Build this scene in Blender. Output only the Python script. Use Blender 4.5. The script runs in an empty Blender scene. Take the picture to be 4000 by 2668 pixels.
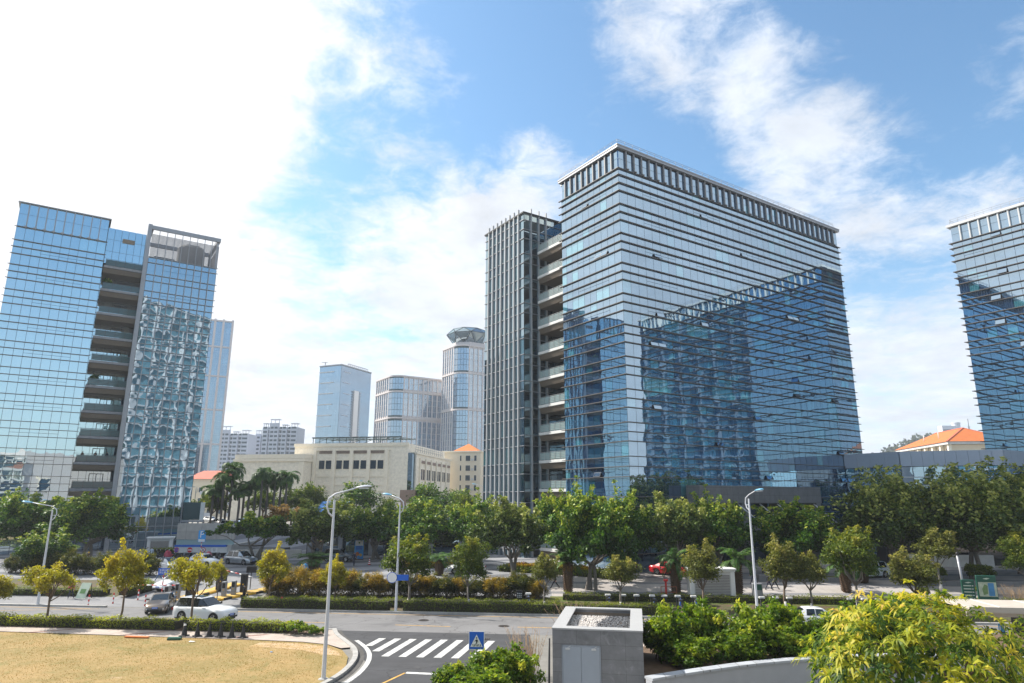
import bpy, math, random
import numpy as np
from mathutils import Vector, Matrix
SC = bpy.context.scene
COL = SC.collection
R = math.radians
# ---------------------------------------------------------------- camera
cam_data = bpy.data.cameras.new("camera")
cam_data.sensor_width = 36.0
cam_data.lens = 23.35
cam_data.clip_start = 0.5
cam_data.clip_end = 6000
camera = bpy.data.objects.new("camera", cam_data)
COL.objects.link(camera)
camera.location = (0, 0, 9.8)
camera.rotation_euler = (Matrix.Rotation(R(90 + 13.385), 3, 'X') @ Matrix.Rotation(R(0.147), 3, 'Z')).to_euler()
SC.camera = camera
SC.render.resolution_x, SC.render.resolution_y = 1024, 683
# ---------------------------------------------------------------- light and sky
SC.view_settings.view_transform = 'Standard'
SC.view_settings.look = 'None'
SC.view_settings.exposure = 0.86
SC.view_settings.gamma = 1
SUN_AZ, SUN_EL = -66.0, 43.0          # degrees from straight ahead (minus = left), above the horizon
sx, sy, sz = (math.sin(R(SUN_AZ)) * math.cos(R(SUN_EL)), math.cos(R(SUN_AZ)) * math.cos(R(SUN_EL)), math.sin(R(SUN_EL)))
sun_data = bpy.data.lights.new("sun", 'SUN')
sun_data.energy = 4.6
sun_data.angle = R(0.6)
sun_data.color = (1.0, 0.94, 0.85)
sun = bpy.data.objects.new("sun", sun_data)
COL.objects.link(sun)
sun.rotation_euler = Vector((sx, sy, sz)).to_track_quat('Z', 'Y').to_euler()
sun.location = (-60, 30, 90)

world = bpy.data.worlds.new("World")
SC.world = world
world.use_nodes = True
WT = world.node_tree


class NT:
    """short hand for building node trees"""
    def __init__(s, tree):
        s.t = tree
    def n(s, kind, **kw):
        nd = s.t.nodes.new(kind)
        for k, v in kw.items():
            if k.startswith('i_'):
                nd.inputs[k[2:].replace('_', ' ')].default_value = v
            else:
                setattr(nd, k, v)
        return nd
    def link(s, a, b):
        s.t.links.new(a, b)
    def val(s, x, sock):
        if hasattr(x, 'default_value') or hasattr(x, 'is_linked'):
            s.link(x, sock)
        else:
            sock.default_value = x
    def math(s, op, a, b=0.0, c=None, clamp=False):
        nd = s.n('ShaderNodeMath', operation=op, use_clamp=clamp)
        s.val(a, nd.inputs[0]); s.val(b, nd.inputs[1])
        if c is not None:
            s.val(c, nd.inputs[2])
        return nd.outputs[0]
    def vmath(s, op, a, b=None):
        nd = s.n('ShaderNodeVectorMath', operation=op)
        s.val(a, nd.inputs[0])
        if b is not None:
            s.val(b, nd.inputs['Scale'] if op == 'SCALE' else nd.inputs[1])
        return nd.outputs['Value'] if op in ('DOT_PRODUCT', 'LENGTH') else nd.outputs[0]
    def step(s, x, lo, hi, smooth=True):
        nd = s.n('ShaderNodeMapRange', interpolation_type='SMOOTHSTEP' if smooth else 'LINEAR', clamp=True)
        s.val(x, nd.inputs['Value']); nd.inputs['From Min'].default_value = lo; nd.inputs['From Max'].default_value = hi
        return nd.outputs[0]
    def mix(s, f, a, b, mode='MIX'):
        nd = s.n('ShaderNodeMix', data_type='RGBA', blend_type=mode)
        s.val(f, nd.inputs[0])
        for x, k in ((a, 6), (b, 7)):
            if isinstance(x, tuple):
                nd.inputs[k].default_value = (*x[:3], 1)
            else:
                s.link(x, nd.inputs[k])
        return nd.outputs[2]
    def noise(s, vec, scale, detail=4, rough=.5, dist=0., out='Fac'):
        nd = s.n('ShaderNodeTexNoise')
        if vec is not None:
            s.link(vec, nd.inputs['Vector'])
        nd.inputs['Scale'].default_value = scale; nd.inputs['Detail'].default_value = detail
        nd.inputs['Roughness'].default_value = rough; nd.inputs['Distortion'].default_value = dist
        return nd.outputs[out]
    def ramp(s, x, stops):
        nd = s.n('ShaderNodeValToRGB')
        s.link(x, nd.inputs[0])
        e = nd.color_ramp.elements
        while len(e) < len(stops):
            e.new(.5)
        for el, (p, c) in zip(e, stops):
            el.position = p; el.color = (*c[:3], 1)
        return nd.outputs[0]


WT.nodes.clear()
w = NT(WT)
sky = w.n('ShaderNodeTexSky', sky_type='NISHITA')
sky.sun_disc = False
sky.sun_elevation = R(SUN_EL)
sky.sun_rotation = R(SUN_AZ)
sky.altitude = 20; sky.air_density = 1.1; sky.dust_density = 1.2; sky.ozone_density = 1.6
tc = w.n('ShaderNodeTexCoord')
d3 = w.vmath('NORMALIZE', tc.outputs['Generated'])
sep = w.n('ShaderNodeSeparateXYZ'); w.link(d3, sep.inputs[0])
zz = w.math('ADD', w.math('MAXIMUM', sep.outputs[2], 0.0), 0.16)
cmb = w.n('ShaderNodeCombineXYZ')
w.link(w.math('DIVIDE', sep.outputs[0], zz), cmb.inputs[0])
w.link(w.math('DIVIDE', sep.outputs[1], zz), cmb.inputs[1])
plane = cmb.outputs[0]
n1 = w.noise(plane, 1.9, 9, .57, .35)
n2 = w.noise(plane, 6.0, 9, .66, .4)
fld = w.math('ADD', w.math('MULTIPLY', n1, .55), w.math('MULTIPLY', n2, .45))
n3 = w.noise(plane, 17, 8, .68, .6)
fld = w.math('MULTIPLY_ADD', n3, .22, fld)
fld = w.math('MULTIPLY_ADD', w.math('SUBTRACT', fld, .61), 1.35, .5)
# where the cloud cover is thick or open: direction (azimuth, elevation), spread, weight; high cloud behind the camera is added for fill
for az, el, spread, wt in (
        (-41, 24, 22, .30), (-33, 37, 13, .18), (-22, 45, 10, .16), (-50, 8, 26, .34), (-26, 11, 15, .16), (-8, 8, 15, .18), (6, 7, 14, .20),
        (-6, 22, 8, .20), (0, 26, 6, .15), (-11, 33, 5, .10), (1, 36, 12, -.18), (-20, 21, 5, -.12), (-14, 27, 6, -.08), (-14, 17, 5, -.05),
        (18, 37, 7, .19), (11, 34, 5, .16), (25, 29, 7, .16), (29, 25, 6, .14), (4, 28, 5, .12), (13, 39, 5, .14), (-9, 33, 5, .12), (34, 10, 13, .24), (36, 31, 9, -.16), (42, 28, 4, .14), (30, 20, 7, -.08), (14, 29, 5, -.10), (22, 40, 6, -.06),
        (60, 18, 22, .10), (-80, 25, 34, .60), (96, 24, 36, .42), (148, 25, 30, -.16), (-160, 66, 30, .42), (-165, 14, 34, -.26), (40, 80, 24, .14)):
    v = (math.sin(R(az)) * math.cos(R(el)), math.cos(R(az)) * math.cos(R(el)), math.sin(R(el)))
    dt = w.vmath('DOT_PRODUCT', d3, v)
    fld = w.math('MULTIPLY_ADD', w.step(dt, math.cos(R(spread * 1.25)), 1.0), wt, fld)
mask = w.step(fld, .46, .82)
lit = w.step(w.vmath('DOT_PRODUCT', d3, (sx, sy, sz)), .35, .95)
cloud = w.mix(lit, (4.9, 5.25, 5.8), (6.5, 6.5, 6.55))
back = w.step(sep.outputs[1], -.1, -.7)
cloud = w.mix(back, cloud, (8.6, 8.3, 7.8))  # unseen clouds behind the camera, brightened to add fill light
shade = w.math('MULTIPLY_ADD', w.noise(plane, 3.4, 8, .64, .3), .80, .60)
cloud = w.vmath('SCALE', cloud, shade)
blue = w.mix(1.0, sky.outputs[0], (0.84, 1.12, 1.20), 'MULTIPLY')
hz = w.step(sep.outputs[2], .36, .0)
col = w.mix(w.math('MULTIPLY', hz, .60), blue, (5.6, 6.0, 6.7))
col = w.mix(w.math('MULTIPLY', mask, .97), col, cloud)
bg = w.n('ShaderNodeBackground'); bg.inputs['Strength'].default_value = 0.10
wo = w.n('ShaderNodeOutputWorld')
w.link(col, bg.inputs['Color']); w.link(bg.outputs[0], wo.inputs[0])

SC.cycles.max_bounces = 7
SC.cycles.diffuse_bounces = 3
SC.cycles.glossy_bounces = 4
SC.cycles.transmission_bounces = 3
SC.cycles.transparent_max_bounces = 6
SC.cycles.volume_bounces = 0
SC.cycles.use_denoising = True
SC.cycles.sample_clamp_indirect = 6
# ---------------------------------------------------------------- materials
MATS = {}


def mat(name, color, rough=.6, metal=0., vary=.12, scale=3., bump=0., bscale=20., spec=.4, coat=0., emit=None, stain=0.):
    """plain procedural surface with a little mottling, optional bump and blotchy stains"""
    if name in MATS:
        return MATS[name]
    m = bpy.data.materials.new(name); m.use_nodes = True
    t = NT(m.node_tree); bs = m.node_tree.nodes['Principled BSDF']
    tcn = t.n('ShaderNodeTexCoord').outputs['Object']
    c = tuple(color)
    if vary:
        nz = t.noise(tcn, scale, 6, .6)
        f = t.math('MULTIPLY_ADD', nz, 2 * vary * 1.8, 1 - vary * 1.8)
        base = t.n('ShaderNodeRGB'); base.outputs[0].default_value = (*c, 1)
        out = t.vmath('SCALE', base.outputs[0], f)
        if stain:
            sn = t.step(t.noise(tcn, scale * .23, 7, .65, .6), .5, .75)
            out = t.mix(t.math('MULTIPLY', sn, stain), out, tuple(x * .45 for x in c))
        t.link(out, bs.inputs['Base Color'])
    else:
        bs.inputs['Base Color'].default_value = (*c, 1)
    bs.inputs['Roughness'].default_value = rough; bs.inputs['Metallic'].default_value = metal
    bs.inputs['Specular IOR Level'].default_value = spec
    if coat:
        bs.inputs['Coat Weight'].default_value = coat; bs.inputs['Coat Roughness'].default_value = .04
    if bump:
        b = t.n('ShaderNodeBump'); b.inputs['Strength'].default_value = bump; b.inputs['Distance'].default_value = .05
        t.link(t.noise(tcn, bscale, 6, .6), b.inputs['Height']); t.link(b.outputs[0], bs.inputs['Normal'])
    if emit:
        bs.inputs['Emission Color'].default_value = (*c, 1); bs.inputs['Emission Strength'].default_value = emit
    MATS[name] = m
    return m


def glass(name, stops, tint=(.78, .9, 1.), refl=.5, rough=.012):
    """mirror coated facade glass; what stands behind each pane (blinds, dark rooms) comes from its own number"""
    m = bpy.data.materials.new(name); m.use_nodes = True
    t = NT(m.node_tree); m.node_tree.nodes.clear()
    at = t.n('ShaderNodeAttribute', attribute_name='tint')
    tcn = t.n('ShaderNodeTexCoord').outputs['Object']
    base = t.ramp(at.outputs['Fac'], stops)
    base = t.mix(t.math('MULTIPLY', t.noise(tcn, .9, 3), .5), base, tuple(x * .5 for x in stops[0][1]))
    df = t.n('ShaderNodeBsdfDiffuse'); t.link(base, df.inputs[0])
    gl = t.n('ShaderNodeBsdfGlossy'); gl.inputs['Color'].default_value = (*tint, 1); gl.inputs['Roughness'].default_value = rough
    fr = t.n('ShaderNodeFresnel'); fr.inputs['IOR'].default_value = 1.5
    mx = t.n('ShaderNodeMixShader')
    t.link(t.math('MULTIPLY_ADD', fr.outputs[0], 1 - refl, refl, clamp=True), mx.inputs[0])
    t.link(df.outputs[0], mx.inputs[1]); t.link(gl.outputs[0], mx.inputs[2])
    o = t.n('ShaderNodeOutputMaterial'); t.link(mx.outputs[0], o.inputs[0])
    MATS[name] = m
    return m


def leafmat(name, stops, trans=.35, rough=.45):
    rough = max(rough, .5)
    m = bpy.data.materials.new(name); m.use_nodes = True
    t = NT(m.node_tree); bs = m.node_tree.nodes['Principled BSDF']; out = m.node_tree.nodes['Material Output']
    at = t.n('ShaderNodeAttribute', attribute_name='tint')
    c = t.ramp(at.outputs['Fac'], stops)
    t.link(c, bs.inputs['Base Color']); bs.inputs['Roughness'].default_value = rough; bs.inputs['Specular IOR Level'].default_value = .25
    tr = t.n('ShaderNodeBsdfTranslucent')
    t.link(t.mix(1., c, (1.5, 1.6, .7), 'MULTIPLY'), tr.inputs[0])
    mx = t.n('ShaderNodeMixShader'); mx.inputs[0].default_value = trans
    t.link(bs.outputs[0], mx.inputs[1]); t.link(tr.outputs[0], mx.inputs[2]); t.link(mx.outputs[0], out.inputs[0])
    MATS[name] = m
    return m


# ---------------------------------------------------------------- mesh helpers
class MB:
    """collects geometry and links it as one mesh object"""
    def __init__(s):
        s.v = []; s.f = []; s.m = []; s.sm = []; s.t = []; s.tint = 0.; s.mi = 0; s.smooth = False
    def add(s, verts, faces):
        o = len(s.v); s.v += [tuple(p) for p in verts]
        for f in faces:
            s.f.append(tuple(i + o for i in f)); s.m.append(s.mi); s.sm.append(s.smooth); s.t.append(s.tint)
        return s
    def box(s, x0, y0, z0, x1, y1, z1):
        x0, x1 = min(x0, x1), max(x0, x1); y0, y1 = min(y0, y1), max(y0, y1); z0, z1 = min(z0, z1), max(z0, z1)
        return s.add([(x0, y0, z0), (x1, y0, z0), (x1, y1, z0), (x0, y1, z0), (x0, y0, z1), (x1, y0, z1), (x1, y1, z1), (x0, y1, z1)],
                     [(0, 3, 2, 1), (4, 5, 6, 7), (0, 1, 5, 4), (1, 2, 6, 5), (2, 3, 7, 6), (3, 0, 4, 7)])
    def bbox(s, x0, y0, z0, x1, y1, z1, b=.03):
        """box with chamfered upper and vertical edges"""
        p = [(x0 + b, y0), (x1 - b, y0), (x1, y0 + b), (x1, y1 - b), (x1 - b, y1), (x0 + b, y1), (x0, y1 - b), (x0, y0 + b)]
        q = [(min(max(x, x0 + b), x1 - b), min(max(y, y0 + b), y1 - b)) for x, y in p]
        vs = [(x, y, z0) for x, y in p] + [(x, y, z1 - b) for x, y in p] + [(x, y, z1) for x, y in q]
        fs = [tuple(range(7, -1, -1)), tuple(range(16, 24))]
        for k in range(8):
            j = (k + 1) % 8
            fs += [(k, j, 8 + j, 8 + k), (8 + k, 8 + j, 16 + j, 16 + k)]
        return s.add(vs, fs)
    def beam(s, a, b, wd, ht):
        """square bar from a to b"""
        a, b = Vector(a), Vector(b); d = (b - a).normalized()
        u = d.cross(Vector((0, 0, 1)))
        u = Vector((1, 0, 0)) if u.length < 1e-4 else u.normalized()
        v = u.cross(d).normalized()
        c = [a + u * i * wd / 2 + v * j * ht / 2 for i, j in ((-1, -1), (1, -1), (1, 1), (-1, 1))]
        e = [p + (b - a) for p in c]
        return s.add(c + e, [(3, 2, 1, 0), (4, 5, 6, 7), (0, 1, 5, 4), (1, 2, 6, 5), (2, 3, 7, 6), (3, 0, 4, 7)])
    def tube(s, pts, rad, n=8, cap=True):
        pts = [Vector(p) for p in pts]
        if not hasattr(rad, '__len__'):
            rad = [rad] * len(pts)
        vs = []; prev = None
        for i, p in enumerate(pts):
            d = (pts[min(i + 1, len(pts) - 1)] - pts[max(i - 1, 0)]).normalized()
            u = prev - d * prev.dot(d) if prev is not None else d.cross(Vector((0, 0, 1)) if abs(d.z) < .9 else Vector((1, 0, 0)))
            u.normalize(); prev = u; v = d.cross(u)
            vs += [p + (u * math.cos(2 * math.pi * k / n) + v * math.sin(2 * math.pi * k / n)) * rad[i] for k in range(n)]
        fs = []
        for i in range(len(pts) - 1):
            fs += [(i * n + k, i * n + (k + 1) % n, (i + 1) * n + (k + 1) % n, (i + 1) * n + k) for k in range(n)]
        if cap:
            fs += [tuple(range(n - 1, -1, -1)), tuple(range((len(pts) - 1) * n, len(pts) * n))]
        sm = s.smooth; s.smooth = True; s.add(vs, fs); s.smooth = sm
        return s
    def lathe(s, prof, c=(0, 0, 0), n=16):
        vs = [(c[0] + r_ * math.cos(2 * math.pi * k / n), c[1] + r_ * math.sin(2 * math.pi * k / n), c[2] + z) for r_, z in prof for k in range(n)]
        fs = [(i * n + k, i * n + (k + 1) % n, (i + 1) * n + (k + 1) % n, (i + 1) * n + k) for i in range(len(prof) - 1) for k in range(n)]
        fs += [tuple(range(n - 1, -1, -1)), tuple(range((len(prof) - 1) * n, len(prof) * n))]
        return s.add(vs, fs)
    def prism(s, poly, z0, z1):
        n = len(poly)
        return s.add([(x, y, z0) for x, y in poly] + [(x, y, z1) for x, y in poly],
                     [tuple(range(n - 1, -1, -1)), tuple(range(n, 2 * n))] + [(k, (k + 1) % n, n + (k + 1) % n, n + k) for k in range(n)])
    def build(s, name, mats, parent=None, loc=None, rz=None):
        me = bpy.data.meshes.new(name)
        me.from_pydata(s.v, [], s.f)
        mats = mats if isinstance(mats, (list, tuple)) else [mats]
        for m in mats:
            me.materials.append(MATS[m] if isinstance(m, str) else m)
        me.polygons.foreach_set('material_index', s.m)
        me.polygons.foreach_set('use_smooth', s.sm)
        if any(s.t):
            a = me.attributes.new('tint', 'FLOAT', 'FACE'); a.data.foreach_set('value', s.t)
        return link(name, me, parent, loc, rz)


def link(name, me, parent=None, loc=None, rz=None):
    o = bpy.data.objects.new(name, me); COL.objects.link(o)
    if parent is not None:
        o.parent = parent
    if loc is not None:
        o.location = loc
    if rz is not None:
        o.rotation_euler = (0, 0, rz)
    return o


def tag(o, label=None, cat=None, group=None, kind=None):
    for k, v in (('label', label), ('category', cat), ('group', group), ('kind', kind)):
        if v:
            o[k] = v
    return o


def thing(name, label, cat, loc=(0, 0, 0), rz=0., group=None):
    o = bpy.data.objects.new(name, None); COL.objects.link(o)
    o.empty_display_size = .5; o.location = loc; o.rotation_euler = (0, 0, rz)
    return tag(o, label, cat, group)


def children_of(o):
    return [c for c in bpy.data.objects if c.parent == o]


KIDS = {}


def freeze(proto):
    """remember a finished thing's parts so copies are quick"""
    KIDS[proto.name] = [(c, children_of(c)) for c in children_of(proto)]
    return proto


def dup(proto, loc, rz=0., scale=None, label=None, group=None):
    r = proto.copy(); COL.objects.link(r); r.location = loc; r.rotation_euler = (0, 0, rz)
    if scale is not None:
        r.scale = scale if hasattr(scale, '__len__') else (scale,) * 3
    if label:
        r['label'] = label
    if group:
        r['group'] = group
    for c, subs in KIDS[proto.name]:
        k = c.copy(); COL.objects.link(k); k.parent = r
        for g in subs:
            q = g.copy(); COL.objects.link(q); q.parent = k
    return r


class Spread:
    """first use hands out the thing itself, later uses copies of it"""
    def __init__(s, protos):
        s.p = [freeze(x) for x in protos]; s.used = set()
    def put(s, i, loc, rz=0., scale=1., label=None, group=None):
        p = s.p[i % len(s.p)]
        if p.name not in s.used:
            s.used.add(p.name)
            p.location = loc; p.rotation_euler = (0, 0, rz); p.scale = scale if hasattr(scale, '__len__') else (scale,) * 3
            if label:
                p['label'] = label
            if group:
                p['group'] = group
            return p
        return dup(p, loc, rz, scale, label, group)


def gz(x, y):
    """height of the ground: flat road, plaza rising gently to the office towers, higher street behind"""
    return float(np.interp(y + .1 * x, [64, 76, 90, 112, 120], [0, 1.2, 1.5, 1.5, 4.0]))


def text(body, size, m, parent=None, name='lettering', depth=.004):
    cu = bpy.data.curves.new(name, 'FONT'); cu.body = body; cu.size = size; cu.extrude = depth
    cu.align_x = 'CENTER'; cu.align_y = 'CENTER'; cu.materials.append(MATS[m])
    tmp = bpy.data.objects.new(name, cu); COL.objects.link(tmp)
    me = bpy.data.meshes.new_from_object(tmp.evaluated_get(bpy.context.evaluated_depsgraph_get()))
    bpy.data.objects.remove(tmp)
    return link(name, me, parent)


# surfaces used all over
mat('fin_metal', (.13, .12, .115), .5, .1, .08)
mat('dark_metal', (.05, .052, .055), .5, .4, .1)
mat('grey_metal', (.30, .31, .33), .45, .4, .08)
mat('wing_metal', (.38, .39, .40), .5, .1, .06)
mat('crown_metal', (.20, .20, .205), .5, .1, .06)
mat('light_metal', (.60, .60, .59), .5, .05, .06)
mat('joint_black', (.014, .016, .02), .6, 0, .1)
mat('granite', (.25, .245, .24), .65, 0, .12, 14)
mat('bronze_slat', (.20, .16, .12), .5, .3, .1)
mat('white_slab', (.62, .62, .60), .7, 0, .12, 1.2, stain=.25)
mat('grey_slab', (.22, .23, .25), .7, 0, .2, 2, stain=.3)
mat('rail_metal', (.42, .43, .42), .4, .5, .05)
mat('white_paint', (.78, .78, .77), .5, 0, .05)
mat('black_plastic', (.018, .018, .02), .45, 0, .1)
mat('red_paint', (.55, .03, .03), .4, 0, .05)
mat('yellow_paint', (.78, .45, .05), .6, 0, .12, 5)
mat('blue_paint', (.015, .12, .55), .4, 0, .05)
mat('sky_blue', (.05, .33, .72), .4, 0, .05)
mat('concrete', (.42, .41, .39), .8, 0, .12, 1.5, .15, 30, stain=.2)
mat('bark', (.15, .11, .08), .9, 0, .25, 8, .6, 25)
mat('bark_grey', (.20, .175, .15), .9, 0, .25, 8, .6, 25)
mat('twig', (.23, .17, .12), .9, 0, .2, 8)
mat('whitewash', (.60, .58, .54), .9, 0, .15, 9)
mat('soil', (.13, .085, .055), .95, 0, .3, 3, .4, 15)
mat('tyre', (.015, .015, .016), .8, 0, .1)
mat('alloy', (.5, .5, .52), .3, .9, .05)
mat('car_glass', (.012, .016, .02), .04, 0, 0, spec=.9)
mat('plate_blue', (.02, .13, .55), .4, 0, 0)
mat('lamp_glass', (.75, .78, .8), .1, 0, 0, spec=.8)
mat('tail_red', (.3, .01, .01), .2, 0, 0, spec=.7)
BLUE_STOPS = [(0., (.004, .020, .065)), (.40, (.006, .042, .12)), (.66, (.010, .085, .17)), (.82, (.035, .23, .30)), (1., (.17, .48, .50))]
glass('glass_main', BLUE_STOPS, (.67, .86, 1.), .50)
glass('glass_wing', [(0., (.005, .016, .03)), (.6, (.01, .045, .075)), (1., (.04, .16, .18))], (.72, .88, .95), .45)
glass('glass_left', [(0., (.02, .10, .22)), (.5, (.03, .14, .28)), (.8, (.04, .18, .32)), (1., (.10, .34, .46))], (.84, .97, 1.), .58)
glass('glass_stair', [(0., (.012, .03, .045)), (.6, (.02, .055, .075)), (1., (.05, .10, .12))], (.70, .84, .92), .50)
glass('glass_dark', [(0., (.004, .010, .02)), (.6, (.008, .03, .05)), (1., (.03, .10, .12))], (.55, .72, .85), .30)
glass('glass_far', [(0., (.05, .11, .18)), (.5, (.07, .16, .25)), (1., (.12, .25, .36))], (.75, .88, 1.), .35, .05)
def tiles(name, color, sx_, sy_, joint=(.1, .1, .1), rough=.6, vary=.1, jw=.012, plane='xz', spec=.4, stain=0.):
    """cladding or paving with joints"""
    m = bpy.data.materials.new(name); m.use_nodes = True
    t = NT(m.node_tree); bs = m.node_tree.nodes['Principled BSDF']
    tcn = t.n('ShaderNodeTexCoord').outputs['Object']
    se = t.n('ShaderNodeSeparateXYZ'); t.link(tcn, se.inputs[0])
    cb = t.n('ShaderNodeCombineXYZ')
    if plane == 'xz':
        t.link(t.math('ADD', se.outputs[0], se.outputs[1]), cb.inputs[0]); t.link(se.outputs[2], cb.inputs[1])
    else:
        t.link(se.outputs[0], cb.inputs[0]); t.link(se.outputs[1], cb.inputs[1])
    br = t.n('ShaderNodeTexBrick', offset=0.)
    t.link(cb.outputs[0], br.inputs['Vector'])
    br.inputs['Color1'].default_value = (*color, 1); br.inputs['Color2'].default_value = (*(c * (1 - vary) for c in color), 1)
    br.inputs['Mortar'].default_value = (*joint, 1); br.inputs['Scale'].default_value = 1
    br.inputs['Mortar Size'].default_value = jw; br.inputs['Brick Width'].default_value = sx_; br.inputs['Row Height'].default_value = sy_
    nz = t.math('MULTIPLY_ADD', t.noise(tcn, 1.3, 7, .65), .7, .65)
    nz = t.math('MULTIPLY', nz, t.math('MULTIPLY_ADD', t.noise(tcn, 40, 3), .3, .85))
    if stain:                                   # pale lime bloom and damp patches
        bl = t.step(t.noise(tcn, 1.7, 8, .7, .8), .52, .72)
        nz = t.math('MULTIPLY_ADD', bl, stain * .8, nz)
        nz = t.math('SUBTRACT', nz, t.math('MULTIPLY', t.step(t.noise(tcn, .8, 7, .7, .5), .5, .75), stain * .5))
    t.link(t.vmath('SCALE', br.outputs[0], nz), bs.inputs['Base Color'])
    bs.inputs['Roughness'].default_value = rough; bs.inputs['Specular IOR Level'].default_value = spec
    MATS[name] = m
    return m


tiles('granite_tile', (.17, .17, .172), 1.1, .95, (.06, .06, .06))
# ---------------------------------------------------------------- office towers
TH = 0.58625                       # the campus grid is turned by this much
NPANE = 4


def placer(axis, plane):
    if axis == 'x':
        return lambda a, z, o: (a, plane - o, z)
    if axis == 'Y':
        return lambda a, z, o: (plane + o, a, z)
    if axis == 'X':
        return lambda a, z, o: (a, plane + o, z)
    return lambda a, z, o: (plane - o, a, z)


def pane(mb, P, flip, a0, a1, z0, z1, amp, rng, n=NPANE):
    """one sheet of glass, very slightly bowed and tilted as real panes are"""
    bow = rng.uniform(-1, 1) * amp; ta = rng.uniform(-1, 1) * amp * .35; tz = rng.uniform(-1, 1) * amp * .35
    wv = rng.uniform(-1, 1) * amp * .35; ph = rng.uniform(0, 6.28)
    vs = []
    for j in range(n + 1):
        for i in range(n + 1):
            s, t = i / n, j / n
            o = bow * (1 - (2 * s - 1) ** 2) * (1 - (2 * t - 1) ** 2) * .5 + ta * (s - .5) + tz * (t - .5) + wv * math.sin(5 * s + ph) * math.sin(4 * t + ph * 2)
            vs.append(P(a0 + (a1 - a0) * s, z0 + (z1 - z0) * t, o))
    fs = []
    for j in range(n):
        for i in range(n):
            q = (j * (n + 1) + i, j * (n + 1) + i + 1, (j + 1) * (n + 1) + i + 1, (j + 1) * (n + 1) + i)
            fs.append(q[::-1] if flip else q)
    mb.smooth = True
    mb.add(vs, fs)


def facade(root, axis, plane, cols, levels, gname, amp, seed, split=(), gap=.022, name='window_band', tall=1.5, opened=(), curtain=.5):
    """glazing of one face: a window band per level, cols = joint positions along the face"""
    rng = random.Random(seed)
    P = placer(axis, plane); flip = axis in 'yX'
    for i in range(len(levels) - 1):
        z1, z0 = levels[i], levels[i + 1]
        mb = MB(); vision = (z1 - z0) > tall; cur = rng.random()
        for c in range(len(cols) - 1):
            a0, a1 = cols[c] + gap, cols[c + 1] - gap
            if rng.random() < .45:
                cur = rng.random()
            if vision:
                mb.tint = cur * .98 + .01 if rng.random() < curtain else rng.uniform(.02, .5)
            else:
                mb.tint = rng.uniform(.05, .55) if rng.random() > .12 * curtain * 2 else rng.uniform(.6, .9)
            if (i, c) in opened:
                continue
            if (i, c) in split:
                zm = (z0 + z1) / 2
                pane(mb, P, flip, a0, a1, z0 + gap, zm - gap, amp, rng); pane(mb, P, flip, a0, a1, zm + gap, z1 - gap, amp, rng)
            else:
                pane(mb, P, flip, a0, a1, z0 + gap, z1 - gap, amp, rng)
        mb.build(name, gname, root)


def open_sash(root, axis, plane, a0, a1, z0, z1, gname, ang=28, seed=0):
    """a top hung window pushed open"""
    rng = random.Random(seed); P = placer(axis, plane); f = MB(); h = z1 - z0; k = math.sin(R(ang)); c = math.cos(R(ang))
    fr = .05
    vs = []
    for a in (a0, a1):
        for d, t in ((0, 0), (h, 0), (h, .05), (0, .05)):
            vs.append(P(a, z1 - d * c + t * k, .06 + d * k + t * c))
    f.add(vs, [(0, 1, 2, 3), (7, 6, 5, 4), (0, 4, 5, 1), (1, 5, 6, 2), (3, 2, 6, 7), (0, 3, 7, 4)])
    o = f.build('open_window', 'dark_metal', root)
    g = MB(); g.tint = .3
    vs = [P(a, z1 - d * c + .06 * k, .06 + d * k + .06 * c) for a, d in ((a0 + fr, h - fr), (a1 - fr, h - fr), (a1 - fr, fr), (a0 + fr, fr))]
    g.add(vs, [(3, 2, 1, 0) if axis == 'y' else (0, 1, 2, 3)])
    g.build('pane', gname, o)
    d = MB(); x0 = P(a0, z0, -.05); x1 = P(a1, z1, -.045); d.box(*x0, *x1); d.build('reveal', 'joint_black', o)


def storey_levels(first=48.67, n=9, last=None):
    out = []
    z = first
    for k in range(n):
        out += [z, z - 1.17, z - 2.35]
        z -= 4.2
    return out + [z]


def linsp(a, b, n):
    return [a + (b - a) * i / n for i in range(n + 1)]


def balcony(root, x0, x1, yf, yb, z, rng, slab='white_slab', depth_axis='y', railm=('rail_metal', 'glass_rail')):
    """deck with fascia, slatted soffit box and glazed railing; spans x0..x1 along the face, front at yf, back at yb"""
    def B(mb, a0, o0, z0, a1, o1, z1):
        if depth_axis == 'y':
            mb.box(a0, o0, z0, a1, o1, z1)
        else:
            mb.box(o0, a0, z0, o1, a1, z1)
    s = MB(); B(s, x0, yf, z - .42, x1, yb, z); sl = s.build('balcony', slab, root)
    so = MB()
    n = 9
    for k in range(n):
        zz_ = z - .50 - k * .085
        B(so, x0 + .02, yf + .12 + k * .035, zz_ - .055, x1 - .02, yb, zz_)
    so.build('soffit', 'bronze_slat', sl)
    r_ = MB()
    for k in range(5):
        B(r_, x0 + .25, yf + .06, z + .2 + k * .235, x1 - .1, yf + .11, z + .25 + k * .235)
    m = max(3, int((x1 - x0) / 1.3))
    for a in linsp(x0 + .25, x1 - .15, m):
        B(r_, a - .025, yf + .02, z, a + .025, yf + .06, z + 1.22)
    r_.build('railing', railm[0], sl)
    gl_ = MB(); gl_.tint = .9
    B(gl_, x0 + .3, yf + .125, z + .08, x1 - .2, yf + .145, z + 1.08)
    gl_.build('railing_glass', railm[1], sl)
    return sl


mat('panel_grey', (.38, .42, .49), .4, .2, .04)
mat('louvre_dark', (.16, .165, .18), .5, .2, .05)
mat('glass_rail_teal', (.06, .13, .14), .06, 0, 0, spec=.9)
m = mat('glass_rail', (.32, .44, .44), .08, 0, 0, spec=.8)
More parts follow.
